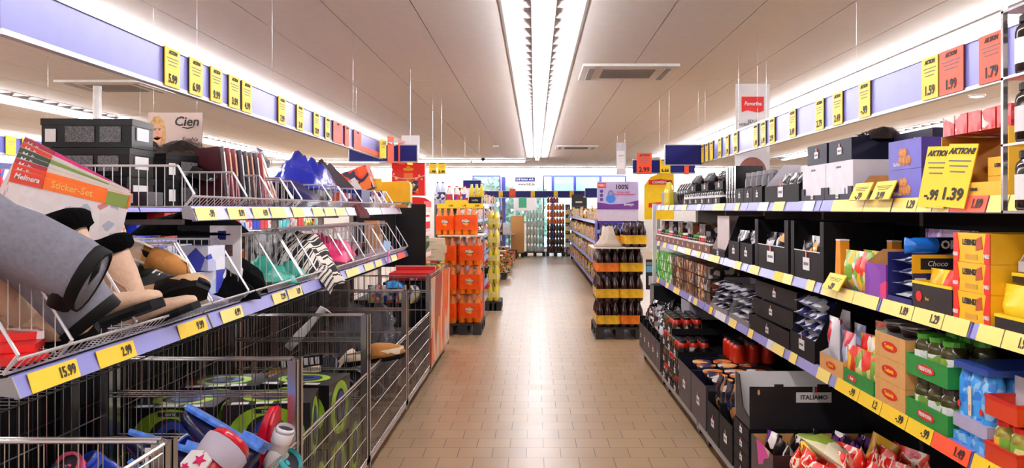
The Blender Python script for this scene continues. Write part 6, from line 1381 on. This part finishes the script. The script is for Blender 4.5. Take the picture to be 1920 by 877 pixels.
lay('bluepk', bag(.16, .12, .08, M('sky_blue_pack', (30, 140, 210), .3, bump=.4), 'blue_packet', seed=3), -1.25, 7.36, .80, -70, 0, 10, 'sky blue packet in front of the red display box', 'packet')
for i in range(4): lay('wirefan', bag(.12, .16, .10, PR['mix3'], 'striped_pack', seed=8), -1.44 + .12 * i, 7.42, .66, 0, 0, 20 * i, 'pale striped packs under the sky blue packet', 'pack', 'striped packs in the orange board cage')
lay('fillo', closed(.66, 1.3, .55, [BLKCARD], 'black_insert'), -1.30, 8.1, .13, 0, 0, 0, 'black cardboard insert inside the cage with the orange board', 'insert')
lay('fillp', closed(.4, .6, .12, [BLKCARD], 'black_insert'), -1.17, 7.75, .72, 0, 0, 0, 'black cardboard block right under the red display box', 'insert')
# ================================================================ neighbouring aisle seen through the left wires
def gondola(xf, xb, s, y0, y1, zs, label, mats, ztop, goods, glabel, seed=1, stripmat=LAV, fillh=.9, step=.16, depth=.16, bmat=None, name='shelf_goods'):
    t = shelf_bay(xf, xb, s, y0, y1, zs, label, 1.0, ztop=ztop, stripmat=stripmat)
    rnd = random.Random(seed)
    for li, z in enumerate(zs):
        nxt = zs[li + 1] - .06 if li + 1 < len(zs) else z + .30
        y = y0 + .06
        while y < y1 - .08:
            k = rnd.choice(goods); hh = min(nxt - z - .02, GOODS[k][1]); sc = rnd.uniform(.85, 1.0)
            n = rnd.choice((1, 2, 3))
            for _ in range(n):
                if y > y1 - .08: break
                zz = z
                for lay_ in range(2 if GOODS[k][1] * 2 < nxt - z and GOODS[k][3] else 1):
                    put('G' + k, GOODS[k][2], (xf - s * (.03 + GOODS[k][4] / 2), y, zz), LEFTF if s > 0 else NEAR, '%s on %s' % (GOODS[k][5], glabel), GOODS[k][6], '%s, %s' % (GOODS[k][5], glabel)); zz += GOODS[k][1]
                y += GOODS[k][0] + .008
    return t
GOODS = {
 'box': (.13, .16, closed(.125, .16, .158, [PR['mix']], 'printed_box'), True, .16, 'printed boxes', 'box'),
 'box2': (.16, .11, closed(.155, .18, .108, [PR['mix2']], 'orange_box'), True, .18, 'orange printed boxes', 'box'),
 'box3': (.12, .20, closed(.115, .12, .198, [PR['mix3']], 'pale_box'), False, .12, 'pale printed boxes', 'box'),
 'bag': (.15, .20, bag(.15, .20, .08, PR['crisps'], 'snack_bag', seed=1), False, .10, 'crisps bags', 'bag'),
 'bag2': (.14, .22, bag(.14, .22, .09, PR['redbag'], 'snack_bag', seed=2), False, .10, 'red bags', 'bag'),
 'jarr': (.085, .14, jar(.038, .14, SAUCE, WHT, PR['mix3'], 8), False, .08, 'red jars', 'jar'),
 'jarg': (.085, .14, jar(.038, .14, OLIVE, GREENLID, PR['mix3'], 8), False, .08, 'green lidded jars', 'jar'),
 'boty': (.08, .26, bottle(.036, .26, YELL, REDM, PR['mix3'], .35, 8), False, .08, 'yellow bottles', 'bottle'),
 'botd': (.08, .27, bottle(.036, .27, COLA, REDM, PR['mix'], .35, 8), False, .08, 'dark bottles', 'bottle'),
 'teal': (.20, .17, closed(.19, .2, .168, [PR['teal']], 'teal_box'), False, .2, 'teal picture boxes', 'box'),
 'white': (.2, .15, closed(.19, .2, .148, [PM('white_pack_print', [(226, 226, 232), (236, 236, 240), (60, 80, 200), (230, 230, 234), (222, 60, 60)], 9, .4)], 'white_pack'), True, .2, 'white packs', 'pack'),

 'bluew': (.16, .17, closed(.155, .2, .168, [M('strong_blue_box', (30, 50, 190), .4), WHT], 'blue_box', None, {4: 1}), False, .2, 'blue boxes', 'box'),
 'redw': (.18, .15, closed(.17, .2, .148, [M('red_yellow_box', (216, 40, 30), .4, nscale=6, var=.4)], 'red_box'), True, .2, 'red boxes', 'box'),
}
for i in range(3):
    gondola(-2.62, -2.15, -1, 3.3 + 1.5 * i, 4.78 + 1.5 * i, [.5, .85, 1.2], 'shelving bay of the neighbouring left aisle, backing the wire baskets, %s' % ('nearest', 'middle', 'farthest')[i], None, 1.42, ['white'], 'the hidden side of the neighbouring shelves', 100 + i) if False else None
# shelves across the neighbouring aisle, facing the camera side
for i in range(7):
    gondola(-4.2, -4.7, 1, 5.8 + 1.5 * i, 7.28 + 1.5 * i, [.4, .78, 1.16, 1.52], 'shelving bay across the neighbouring left aisle, %s from the camera' % ('first', 'second', 'third', 'fourth', 'fifth', 'sixth', 'seventh')[i], None, 1.86, ['teal', 'white', 'box3', 'bluew', 'box', 'bag', 'redw'], 'the shelves across the left aisle, bay %s' % ('one', 'two', 'three', 'four', 'five', 'six', 'seven')[i], 200 + i, step=.2)
def longsign(name, p0, p1, z0, z1, mat, label, txt=None):
    d = Vector((p1[0] - p0[0], p1[1] - p0[1], 0)); a = math.atan2(d.y, d.x); t = empty(name, (p0[0], p0[1], z0), a); tag(t, label, 'sign')
    MB().box(0, d.length, -.02, .02, 0, z1 - z0).build('panel', mat, t)
    if txt: text('sign_text', txt, (z1 - z0) * .5, WHT, t, (d.length * .5, -.022, (z1 - z0) / 2), bold=.004)
    return t
longsign('wall_sign', (XL + .05, 12.0), (XL + .05, 24.0), 1.95, 2.45, BLUE, 'long blue fascia sign with white letters on the far left wall', 'MAXIMALE FRISCHE')
for i in range(3): gondola(-10.3, -10.8, 1, 10 + 5 * i, 14.9 + 5 * i, [.4, .9, 1.4], 'long wall shelf at the far left, %s from the camera' % ('first', 'second', 'third')[i], None, 1.8, ['teal'], 'far left wall shelf %s' % ('one', 'two', 'three')[i], 300 + i) if False else None
# ================================================================ end display behind the orange board cage
def panelbox(name, x0, x1, y0, y1, z0, z1, mat, label, cat, group=None):
    o = MB().box(-(x1 - x0) / 2, (x1 - x0) / 2, -(y1 - y0) / 2, (y1 - y0) / 2, 0, z1 - z0).build(name, mat); o.location = ((x0 + x1) / 2, (y0 + y1) / 2, z0); return tag(o, label, cat, group)
t = empty('end_shelving', (-1.5, 8.15, 0)); tag(t, 'narrow shelving at the far end of the left wire shelves', 'shelves')
MB().box(-.3, .42, .02, .04, .93, 1.55).build('back_panel', BLACK, t)
for z in (1.06, 1.27, 1.52):
    MB().box(-.28, .40, .04, .60, z - .02, z).build('shelf_board', WHITE, t); MB().prism(rail_prof(.40, z - .045, 1, .045), .04, .60, 'y').build('price_strip', M('peach_strip', (236, 180, 160), .4), t)
for i in range(6): put('Gbotred', jar(.03, .17, M('white_red_bottle', (226, 220, 220), .4), REDM, REDM, 10), (-1.13, 8.24 + .085 * i, 1.271), 0, 'white and red small bottle on the end shelving', 'bottle', 'white and red bottles on the end shelving')
for i in range(5): put('Ggrbag', bag(.12, .20, .08, M('green_peat_bag', (40, 96, 30), .35, nscale=9, var=.5), 'green_bag', seed=3, logo=('100', .04, WHT)), (-1.15, 8.25 + .11 * i, 1.061), LEFTF, 'green bag printed 100 on the end shelving', 'bag', 'green bags on the end shelving')
for i in range(4): put('Gredtr', tray(.14, .2, .1, .6, REDM, REDM), (-1.2, 8.26 + .15 * i, 1.521), LEFTF, 'red tray on the top of the end shelving', 'display carton', 'red trays on the end shelving')
# ================================================================ Fanta pallet
def pallet(x0, x1, y0, y1, label):
    t = empty('pallet', ((x0 + x1) / 2, y0, 0)); tag(t, label, 'pallet'); w = (x1 - x0) / 2; d = y1 - y0; pm = M('dark_pallet', (38, 34, 34), .6)
    for k in range(5): MB().box(-w, w, d * k / 5 + .01, d * (k + 1) / 5 - .02, .11, .135).build('deck_board', pm, t)
    for k in (-1, 0, 1):
        MB().box(k * (w - .05) - .05, k * (w - .05) + .05, 0, d, .0, .022).build('runner', pm, t)
        for yy in (0.0, d / 2 - .05, d - .1): MB().box(k * (w - .05) - .05, k * (w - .05) + .05, yy, yy + .1, .022, .11).build('block', pm, t)
    return t
def fantalogo(t, W, D, h, sgn):
    pass
FAN = M('fanta_orange_wrap', (240, 80, 16), .2, nscale=10, var=.12); FILM = M('shrink_film', (236, 200, 150), .12, alpha=.12)
def fanta():
    t = sixpack(ORJ, M('orange_cap', (236, 140, 40), .35), FAN, FILM, r=.046, h=.33, lz=(.18, .72), name='bottle_pack')()
    MB().prism(ell(.0, .155, .040, .036, 18), -.098, -.0955, 'y').build('logo_disc', M('fanta_ring', (250, 170, 60), .4), t); text('logo_text', 'Fanta', .042, WHT, t, (0, -.101, .165), bold=.003, shear=.1); 
    text('logo_outline', 'Fanta', .042, INK, t, (.002, -.0995, .163), bold=.006, shear=.1)
    MB().prism(ell(.012, .125, .016, .016, 14), -.0995, -.097, 'y').build('orange_picture', M('orange_fruit', (250, 150, 30), .4), t)
    return t
pallet(-1.08, -.64, 9.85, 10.65, 'dark pallet carrying the stacked orange lemonade packs')
nmz = ('bottom', 'second', 'third', 'fourth')
for lv in range(3):
    for c in range(2):
        for r_ in range(2):
            x = -.79 - .285 * c
            if c == 1: x = -.985
            lay('fanta', fanta, -.785 if c == 0 else -.785 - .19, 9.98 + .30 * r_ + 0, .137 + .345 * lv, 0, 0, 0, 'shrink wrapped six pack of orange Fanta bottles, %s layer, %s row' % (nmz[lv], ('front', 'rear')[r_]), 'bottle pack', None) if c == 0 else None
    for r_ in range(3): lay('fanta', None, -1.03, 9.98 + .28 * r_, .137 + .345 * lv, 0, 0, 90, 'six pack of orange Fanta bottles turned sideways, %s layer, %s from the front' % (nmz[lv], ('first', 'second', 'third')[r_]), 'bottle pack')
panelbox('cover_board', -1.16, -.62, 9.84, 10.66, 1.175, 1.19, CREAM, 'cream cardboard sheet on top of the orange lemonade stack', 'cardboard sheet')
lay('fanta', None, -1.08, 10.0, 1.192, 0, 0, 0, 'topmost six pack of orange bottles at the left on the cream board', 'bottle pack', scale=(.8, 1, .95)); lay('fanta', None, -.83, 10.0, 1.192, 0, 0, 0, 'topmost Fanta six pack at the right on the cream board', 'bottle pack')
for k in range(3): lay('carb', closed(.26, .2, .085, [M('beige_carton', (216, 196, 166), .6)], 'beige_carton', lambda t, w, d, h: text('print_text', 'Aptamil', .02, GREYINK, t, (0, -d / 2 - .001, h / 2))), -1.20 + .02 * (k % 2), 9.78, .90 + .087 * k, 0, 0, 4 * (k - 1), 'beige carton with faint print left of the orange packs, %s of three' % ('lowest', 'middle', 'top')[k], 'carton')
lay('carbase', closed(.3, .2, .76, [PR['mix2']], 'orange_stack'), -1.22, 9.78, .14, 0, 0, 0, 'orange printed stack beneath the beige cartons', 'carton')
# detergent shelf behind
t = shelf_bay(-.68, -1.3, 1, 10.95, 12.1, [.5, .85, 1.2, 1.56], 'shelving bay right behind the orange lemonade pallet', .6, ztop=1.75)
t = empty('cross_shelf', (-.97, 10.72, 1.54)); tag(t, 'short shelf with yellow price strip above the orange packs', 'shelf'); MB().box(-.29, .29, 0, .22, 0, .015).build('shelf_board', WHITE, t); MB().box(-.30, .30, -.006, 0, -.03, .035).build('price_strip', YEL, t)
for k, pr in enumerate(('1.99', '1.79', '3.99')): text('price_text', pr, .035, INK, t, (-.12 + .17 * k, -.008, .003), bold=.001)
for k in (-1, 1): MB().box(k * .29 - .01, k * .29 + .01, .2, .22, -1.54, 0).build('post', GREYM, t)
lay('dettray', tray(.30, .16, .06, 1, YEL, YEL, slope=False), -1.02, 10.82, 1.556, 0, 0, 0, 'yellow tray of white detergent bottles', 'display carton')
for k in range(3): lay('deter', bottle(.042, .24, WB, REDM, PM('det_label', [(226, 226, 230), (40, 60, 160), (230, 230, 234), (200, 40, 50)], 16, .3), .4, 10), -1.12 + .1 * k, 10.82, 1.562, 0, 0, 0, 'white detergent bottle in the yellow tray, %s' % ('left', 'middle', 'right')[k], 'bottle')
lay('bluepkb', sixpack(M('clear_blue', (190, 200, 230), .15), BLUE, PR['bluewhite'], None, .035, .30, 2, 1), -1.24, 10.82, 1.556, 0, 0, 0, 'pale blue bottle pair left of the detergent tray', 'bottle pack')
lay('blackbx', closed(.16, .14, .10, [BLACK], 'black_box', lambda t, w, d, h: text('logo_text', 'softis', .04, WHT, t, (0, -d / 2 - .001, h * .6))), -.78, 10.82, 1.556, 0, 0, 0, 'black box with white lettering right of the detergent tray', 'box')
for k in range(3): lay('yb6', bottle(.03, .17, YELL, WHT, None, .5, 8), -.83 + .065 * k, 10.86, 1.657, 0, 0, 0, 'yellow bottle on the black box', 'bottle', 'yellow bottles on the black box')
YF = M('yellow_film_pack', (226, 210, 120), .2, bump=.4)
for lv in range(5):
    for r_ in range(3): put('ycol', sixpack(YELL, WHT, YF, None, .04, .26, 2, 2, neck=.35), (-.62 - .0 * r_, 12.3 + .2 * r_, .137 + .27 * lv), 0, 'yellow lemonade four pack in the tall column behind the orange packs', 'bottle pack', 'yellow lemonade column')
pallet(-.74, -.5, 12.2, 12.82, 'pallet under the tall column of yellow lemonade')
# second left row and right row toward the back
K1 = ['box', 'box2', 'bag', 'botd', 'bag2', 'box3']
for i in range(4):
    y0 = 12.9 + 2.6 * i
    gondola(-1.07, -1.57, 1, y0, y0 + 2.56, [.22, .58, .94, 1.30, 1.62], 'second left shelving row toward the back, bay %s' % ('one', 'two', 'three', 'four', 'five')[i], None, 1.7, K1, 'the second left row, bay %s' % ('one', 'two', 'three', 'four', 'five')[i], 400 + i)
K2 = ['box2', 'bag', 'boty', 'box', 'box3', 'box2']
for i in range(4):
    y0 = 14.2 + 2.9 * i
    gondola(1.04, 1.54, -1, y0, y0 + 2.86, [.22, .58, .94, 1.30], 'far right shelving row, bay %s' % ('one', 'two', 'three', 'four')[i], None, 1.45 if i < 3 else 1.5, K2, 'the far right row, bay %s' % ('one', 'two', 'three', 'four')[i], 500 + i)
# loose displays on the left further back
lay('crate', tray(.3, .4, .34, 1, BLACK, BLACK, slope=False), -.93, 16.2, .001, 0, 0, 90, 'black crate of bottles standing in the aisle on the left', 'crate')
for i in range(6): lay('crbot', bottle(.04, .36, M('dark_green_bottle', (24, 30, 22), .1), M('silver_cap', (190, 190, 190), .3, .7), WHT, .35, 8), -1.0 + .09 * (i % 2), 16.08 + .1 * (i // 2), .05, 0, 0, 0, 'dark bottle with silver cap in the black aisle crate', 'bottle', 'bottles in the aisle crate')
lay('redsack', cloth('red_net_sack', M('net_red', (206, 20, 30), .6, bump=.6), .26, .4, .16, 91, .03), -1.0, 15.7, .001, 0, 0, 90, 'red sack lying on the floor before the black crate', 'sack')
for i in range(3): put('leftpal', tray(.5, .7, .25, 1, PR['mix2'], TAN, slope=False), (-.88, 18.0 + 2.0 * i, .13), LEFTF, 'printed display box standing before the second left row, %s from the camera' % ('first', 'second', 'third')[i], 'display carton'); pallet(-1.05, -.62, 17.6 + 2.0 * i, 18.45 + 2 * i, 'pallet before the second left row, %s from the camera' % ('first', 'second', 'third')[i])
for i in range(3):
    for j in range(8): put('Gbox2', None, (-1.0 + .16 * (j % 2) * 1.3, 17.8 + 2 * i + .13 * (j // 2), .39), LEFTF, 'orange printed boxes heaped on the pallets of the second left row', 'box', 'boxes on the left pallets')
# ================================================================ cola pallet at the right
pallet(.70, 1.26, 9.52, 10.3, 'dark pallet carrying the stacked cola packs'); 
COLW = M('amber_wrap', (236, 176, 40), .25, nscale=9, var=.35); COLO = M('orange_amber_wrap', (236, 120, 40), .25, nscale=9, var=.35)
def cola(wrap, key): return sixpack(COLA, M('cola_cap', (30, 26, 28), .3), wrap, None, .045, .30, 3, 2, lz=(.12, .46), neck=.30)
for lv in range(3):
    for c in range(2):
        for r_ in range(3):
            k = (lv * 2 + c) % 3 == 1
            lay('cola%d' % k, cola(COLO if k else COLW, k), .845 + .275 * c, 9.63 + .22 * r_, .137 + .303 * lv, 0, 0, 0, 'six pack of cola mix bottles with amber wrap, %s layer, %s stack, %s row' % (nmz[lv], ('left', 'right')[c], ('front', 'middle', 'rear')[r_]), 'bottle pack')
panelbox('cover_board', .66, 1.3, 9.46, 10.3, 1.047, 1.058, CREAM, 'cream cardboard sheet on top of the cola stack', 'cardboard sheet')
lay('cola0', None, 1.16, 9.65, 1.06, 0, 0, 4, 'topmost cola six pack at the right on the cream sheet', 'bottle pack'); lay('cola1', None, 1.16, 9.9, 1.06, 0, 0, -5, 'topmost cola six pack behind the right one', 'bottle pack')
lay('cola0', None, .90, 9.95, 1.06, 0, 0, 0, 'cola six pack on the cream sheet behind the torn film', 'bottle pack', scale=.9)
lay('torn', lambda: (lambda m: m.build('torn_film', M('torn_white_film', (222, 206, 190), .2, alpha=.75, bump=.8, nscale=20), None, True))(MB().loft([rring(0, 0, 0, .18, .12, 16), rring(0.01, 0, .05, .15, .10, 16), rring(.0, 0, .12, .09, .06, 16), rring(-.02, 0, .24, .05, .03, 16)]).jitter(.012)), .86, 9.66, 1.06, 0, 0, 0, 'crumpled translucent torn film on top of the cola stack', 'plastic wrap')
# purple always display
def alw():
    t = empty('hygiene_display'); w = .30; PU = M('violet_board', (130, 110, 180), .4, nscale=3, var=.3)
    MB().box(-w, w, 0, .40, .0, .02).box(-w, -w + .012, 0, .40, .02, 1.35).box(w - .012, w, 0, .40, .02, 1.35).box(-w + .012, w - .012, .385, .40, .02, 1.35).build('body', M('deep_violet', (84, 60, 150), .4), t)
    for z in (.35, .65, .93, 1.17): MB().box(-w + .014, w - .014, .0, .38, z, z + .012).build('shelf', WHT, t); MB().box(-w, w, -.004, 0, z - .02, z + .03).build('blue_edge', M('sky_edge', (70, 160, 226), .4), t)
    MB().box(-w, w, .0, .01, 1.33, 1.50).build('grey_panel', M('lilac_grey', (196, 186, 206), .4), t)
    MB().box(-w, w, -.01, .0, 1.50, 1.90).build('header_board', M('header_lilac', (176, 166, 206), .4, nscale=3, var=.2), t)
    m = MB().prism([(-w, 1.50), (w, 1.50), (w, 1.63), (.1, 1.58), (-.1, 1.57), (-w, 1.60)], -.013, -.010, 'y'); m.build('purple_wave', M('purple_wave', (96, 40, 130), .4), t)
    text('percent_text', '100%', .09, INK, t, (.06, -.013, 1.82), bold=.002); text('header_text', 'Schutz und\nGeruchsneutralisation', .040, M('magenta_text', (190, 30, 80), .5), t, (.08, -.013, 1.73), bold=.0006); text('logo_text', 'always', .055, WHT, t, (.16, -.016, 1.57), bold=.001)
    MB().box(-w + .01, -w + .13, -.014, -.01, 1.81, 1.88).build('neu_panel', REDM, t); text('neu_text', 'NEU', .05, WHT, t, (-w + .07, -.016, 1.845), bold=.001)
    MB().prism(ell(-.10, 1.65, .07, .06, 16), -.016, -.010, 'y').build('padlock_body', M('lock_blue', (50, 120, 210), .3), t); MB().tube([(-.14, -.014, 1.69), (-.13, -.014, 1.75), (-.10, -.014, 1.77), (-.07, -.014, 1.75), (-.06, -.014, 1.69)], .010, 6).build('padlock_bow', M('lock_bow', (110, 120, 170), .3), t)
    for k in range(3): MB().prism(ell(-.235, 1.76 - .06 * k, .025, .025, 14), -.014, -.010, 'y').build('badge_disc', M('badge_violet', (70, 60, 130), .4), t)
    return t
lay('alw', alw, 1.20, 12.0, .0, 0, 0, 0, 'tall violet display stand with header board reading 100%', 'display stand')
for z in (.662, .942, 1.182):
    for k in range(3): put('pads', closed(.17, .2, .11, [PM('pads_print', [(60, 50, 150), (120, 60, 160), (90, 120, 220), (40, 30, 110)], 14, .35)], 'pads_pack'), (1.02 + .18 * k, 12.12, z), 0, 'violet and blue pads packs on the violet display stand', 'pack', 'pads packs on the violet stand')
def combino():
    t = empty('pasta_display_board'); MB().prism([(-.17, 0), (.18, 0), (.18, .55), (.03, .55), (-.10, .50), (-.17, .40)], -.006, .006, 'y').build('board', M('combino_yellow', (240, 196, 10), .4), t)
    for z in (.44, .17): MB().prism([(-.12, z - .03), (.16, z - .03), (.16, z + .02), (.02, z + .035), (-.12, z + .02)], -.010, -.006, 'y').build('logo_patch', REDM, t); text('logo_text', 'COMBINO', .042, WHT, t, (.02, -.012, z - .003), bold=.001)
    MB().box(-.02, .02, .006, .02, -1.38, .5).build('support', GREYM, t); return t
lay('comb', combino, 1.46, 9.75, 1.38, 0, 0, 0, 'bright yellow COMBINO display board behind the end frame', 'display board')
# ================================================================ goods on pallets along the back wall
YW = 26.6
def stack(key, b, x0, nx, dx, nz, dz, y, lab, cat, grp, z0=.137, ny=1, dy=.3):
    for k in range(nz):
        for i in range(nx):
            for j in range(ny): put(key, b, (x0 + dx * (i + .5), y + dy * j, z0 + dz * k), 0, lab, cat, grp)
def tinypack(mat, capm, w=.19, d=.28, h=.26, nb=2, wrap=None):
    def b():
        m = MB(); r = w / nb / 2
        for i in range(nb):
            for j in range(2): m.lathe([(r * .9, 0), (r, .03), (r, h * .62), (r * .35, h * .9)], 7, ((i - (nb - 1) / 2) * 2 * r, -d / 4 + j * d / 2, 0), 0)
            for j in range(2): m.lathe([(r * .4, h * .9), (r * .4, h), (0, h)], 6, ((i - (nb - 1) / 2) * 2 * r, -d / 4 + j * d / 2, 0), 1)
        return m.build('bottle_pack', [mat, capm], None, True)
    return b
CLW = M('clear_water', (196, 212, 208), .1, var=.2)
stack('water', tinypack(CLW, M('green_cap_w', (90, 130, 110), .4)), -.30, 3, .20, 5, .265, YW, 'clear water bottle pack stacked on the pallet at the back windows', 'bottle pack', 'water packs at the back'); pallet(-.34, .34, YW - .3, YW + .3, 'pallet of clear water bottles at the back windows')
stack('drk1', tinypack(M('brown_drink', (70, 34, 18), .12), M('red_cap_d', (190, 60, 40), .4)), .38, 3, .19, 4, .22, YW, 'brown drink pack, lower part of the tall stack at the back', 'bottle pack', 'brown drink packs at the back'); pallet(.36, .96, YW - .3, YW + .3, 'pallet of brown drink bottles at the back windows')
stack('drk2', tinypack(M('orange_drink', (196, 96, 30), .12), M('white_cap_d', (226, 214, 206), .4), h=.22), .38, 3, .19, 3, .225, YW, 'orange brown drink pack, upper part of the tall stack at the back', 'bottle pack', 'orange drink packs at the back', z0=1.02)
stack('drk3', tinypack(M('red_drink', (120, 40, 30), .12), M('white_cap_d', (226, 214, 206), .4), h=.2), .38, 2, .19, 1, .22, YW, 'reddish drink pack on the very top of the tall stack at the back', 'bottle pack', 'red drink packs at the back', z0=1.70)
for i in range(5):
    lay('ycard', closed(.14, .02, .14, [PM('yellow_pale_card', [(236, 214, 80), (214, 206, 210), (230, 200, 60)], 8, .4)], 'yellow_box'), 1.04, 26.2, .3 + .26 * i, 0, 0, 0, 'yellow and pale card in the narrow column right of the drinks, %s' % ('lowest', 'second', 'third', 'fourth', 'top')[i], 'card')
panelbox('column_display', .97, 1.12, 26.22, 26.5, 0, 1.65, PR['darkmix'], 'narrow dark column display right of the drinks stack', 'display')
lay('blkstk', closed(.46, .3, .36, [M('black_crate_face', (18, 16, 18), .4)], 'black_crate', lambda t, w, d, h: (MB().box(-.12, .08, -d / 2 - .003, -d / 2, h * .3, h * .42).build('white_mark', WHT, t), MB().prism(ell(.14, h * .8, .022, .022, 10), -d / 2 - .003, -d / 2, 'y').build('round_mark', WHT, t))), 1.35, 25.2, .137, 0, 0, 0, 'black crate of the black tower by the right row, lowest', 'crate')
for i in range(4): lay('blkstk', None, 1.35, 25.2, .137 + .362 * (i + 1), 0, 0, 0, 'black crate of the black tower by the right row, %s' % ('second', 'third', 'fourth', 'top')[i], 'crate')
pallet(1.1, 1.62, 24.95, 25.5, 'pallet under the black crate tower')
lay('krbox', closed(.42, .4, .62, [KRAFT], 'brown_carton'), -.55, 26.2, .137, 0, 0, 0, 'large brown carton at the back, lower of two', 'carton'); lay('krbox', None, -.55, 26.2, .76, 0, 0, 0, 'large brown carton at the back, upper of two', 'carton', scale=(1, 1, .85)); pallet(-.8, -.34, 25.9, 26.5, 'pallet under the brown cartons at the back')
t = empty('bargain_table', (-1.15, 25.6, 0)); tag(t, 'low white table with bags near the back windows', 'table'); MB().lathe([(.55, .72), (.56, .76), (.0, .76)], 20).build('table_top', WHT, t)
for k in range(4): MB().cyl((.35 * math.cos(k * 1.57), .35 * math.sin(k * 1.57), 0), (.35 * math.cos(k * 1.57), .35 * math.sin(k * 1.57), .72), .02, 8).build('leg', DSTEEL, t)
lay('wsack', cloth('white_sack', M('white_sack', (214, 210, 214), .6, bump=.5), .55, .5, .30, 95, .05), -1.0, 25.6, .765, 0, 0, 0, 'white sacks on the round white table at the back', 'sack')
lay('rsack', cloth('red_bag_heap', PR['redbag'], .3, .3, .2, 96, .04), -1.42, 25.5, .765, 0, 0, 0, 'red bags at the left edge of the round white table', 'bags')
for i in range(3): lay('darkcr', closed(.28, .3, .26, [M('dark_red_crate', (60, 20, 24), .5, nscale=8, var=.6)], 'dark_crate'), -1.3 + .31 * i, 25.3, .001, 0, 0, 0, 'dark crate under the round white table, %s' % ('left', 'middle', 'right')[i], 'crate')
# door poster and window sign
t, w, h = banner('door_poster', -.68, .0, 28.6, 1.45, 2.62, 'white poster on the entrance door reading www.lidl.de', WHT, 'poster')
MB().box(-.34, .34, -.008, -.004, h - .16, h - .02).build('blue_heading', BLUE, t); text('heading_text', 'Lidl lohnt sich.', .11, WHT, t, (0, -.010, h - .09), bold=.002); text('poster_text', 'www.lidl.de', .12, INK, t, (.05, -.007, h - .26), bold=.002)
MB().box(-.22, .05, -.008, -.004, .1, .55).build('green_picture', M('green_picture', (60, 150, 110), .4), t)
struct(MB().box(-.74, -.68, 28.75, 28.85, 0, 2.66).box(.0, .06, 28.75, 28.85, 0, 2.66).box(-.68, .0, 28.75, 28.85, 2.6, 2.66).box(-.68, .0, 28.78, 28.82, 0, 1.0), 'door_1', WHITE)
# dark ladder like rack between
t = empty('bottle_rack', (-1.55, 24.5, 0)); tag(t, 'tall rack of mixed bottles at the left before the back windows', 'rack'); MB().box(-.02, .02, -.02, .02, 0, 1.75).box(.56, .6, -.02, .02, 0, 1.75).build('post', DSTEEL, t)
for z in (.3, .75, 1.2, 1.6): MB().box(0, .58, -.15, .15, z - .015, z).build('shelf', DSTEEL, t)
for z in (.3, .75, 1.2):
    for i in range(6): put('Gbotd', None, (-1.5 + .1 * i, 24.5, z + .001), 0, 'dark bottles on the tall rack before the back windows', 'bottle', 'bottles on the tall rack')
# ================================================================ lettering becomes mesh parts
bpy.context.view_layer.update(); dg = bpy.context.evaluated_depsgraph_get(); cache = {}
for o in [q for q in bpy.data.objects if q.type == 'FONT']:
    if o.data.name not in cache: cache[o.data.name] = bpy.data.meshes.new_from_object(o.evaluated_get(dg))
    n = bpy.data.objects.new(o.name.split('.')[0], cache[o.data.name]); COL.objects.link(n); n.parent = o.parent; n.matrix_basis = o.matrix_basis.copy()
    bpy.data.objects.remove(o)
for o in bpy.data.objects:
    if o.name.split('.')[0] == 'louvre': o['kind'] = 'stuff'
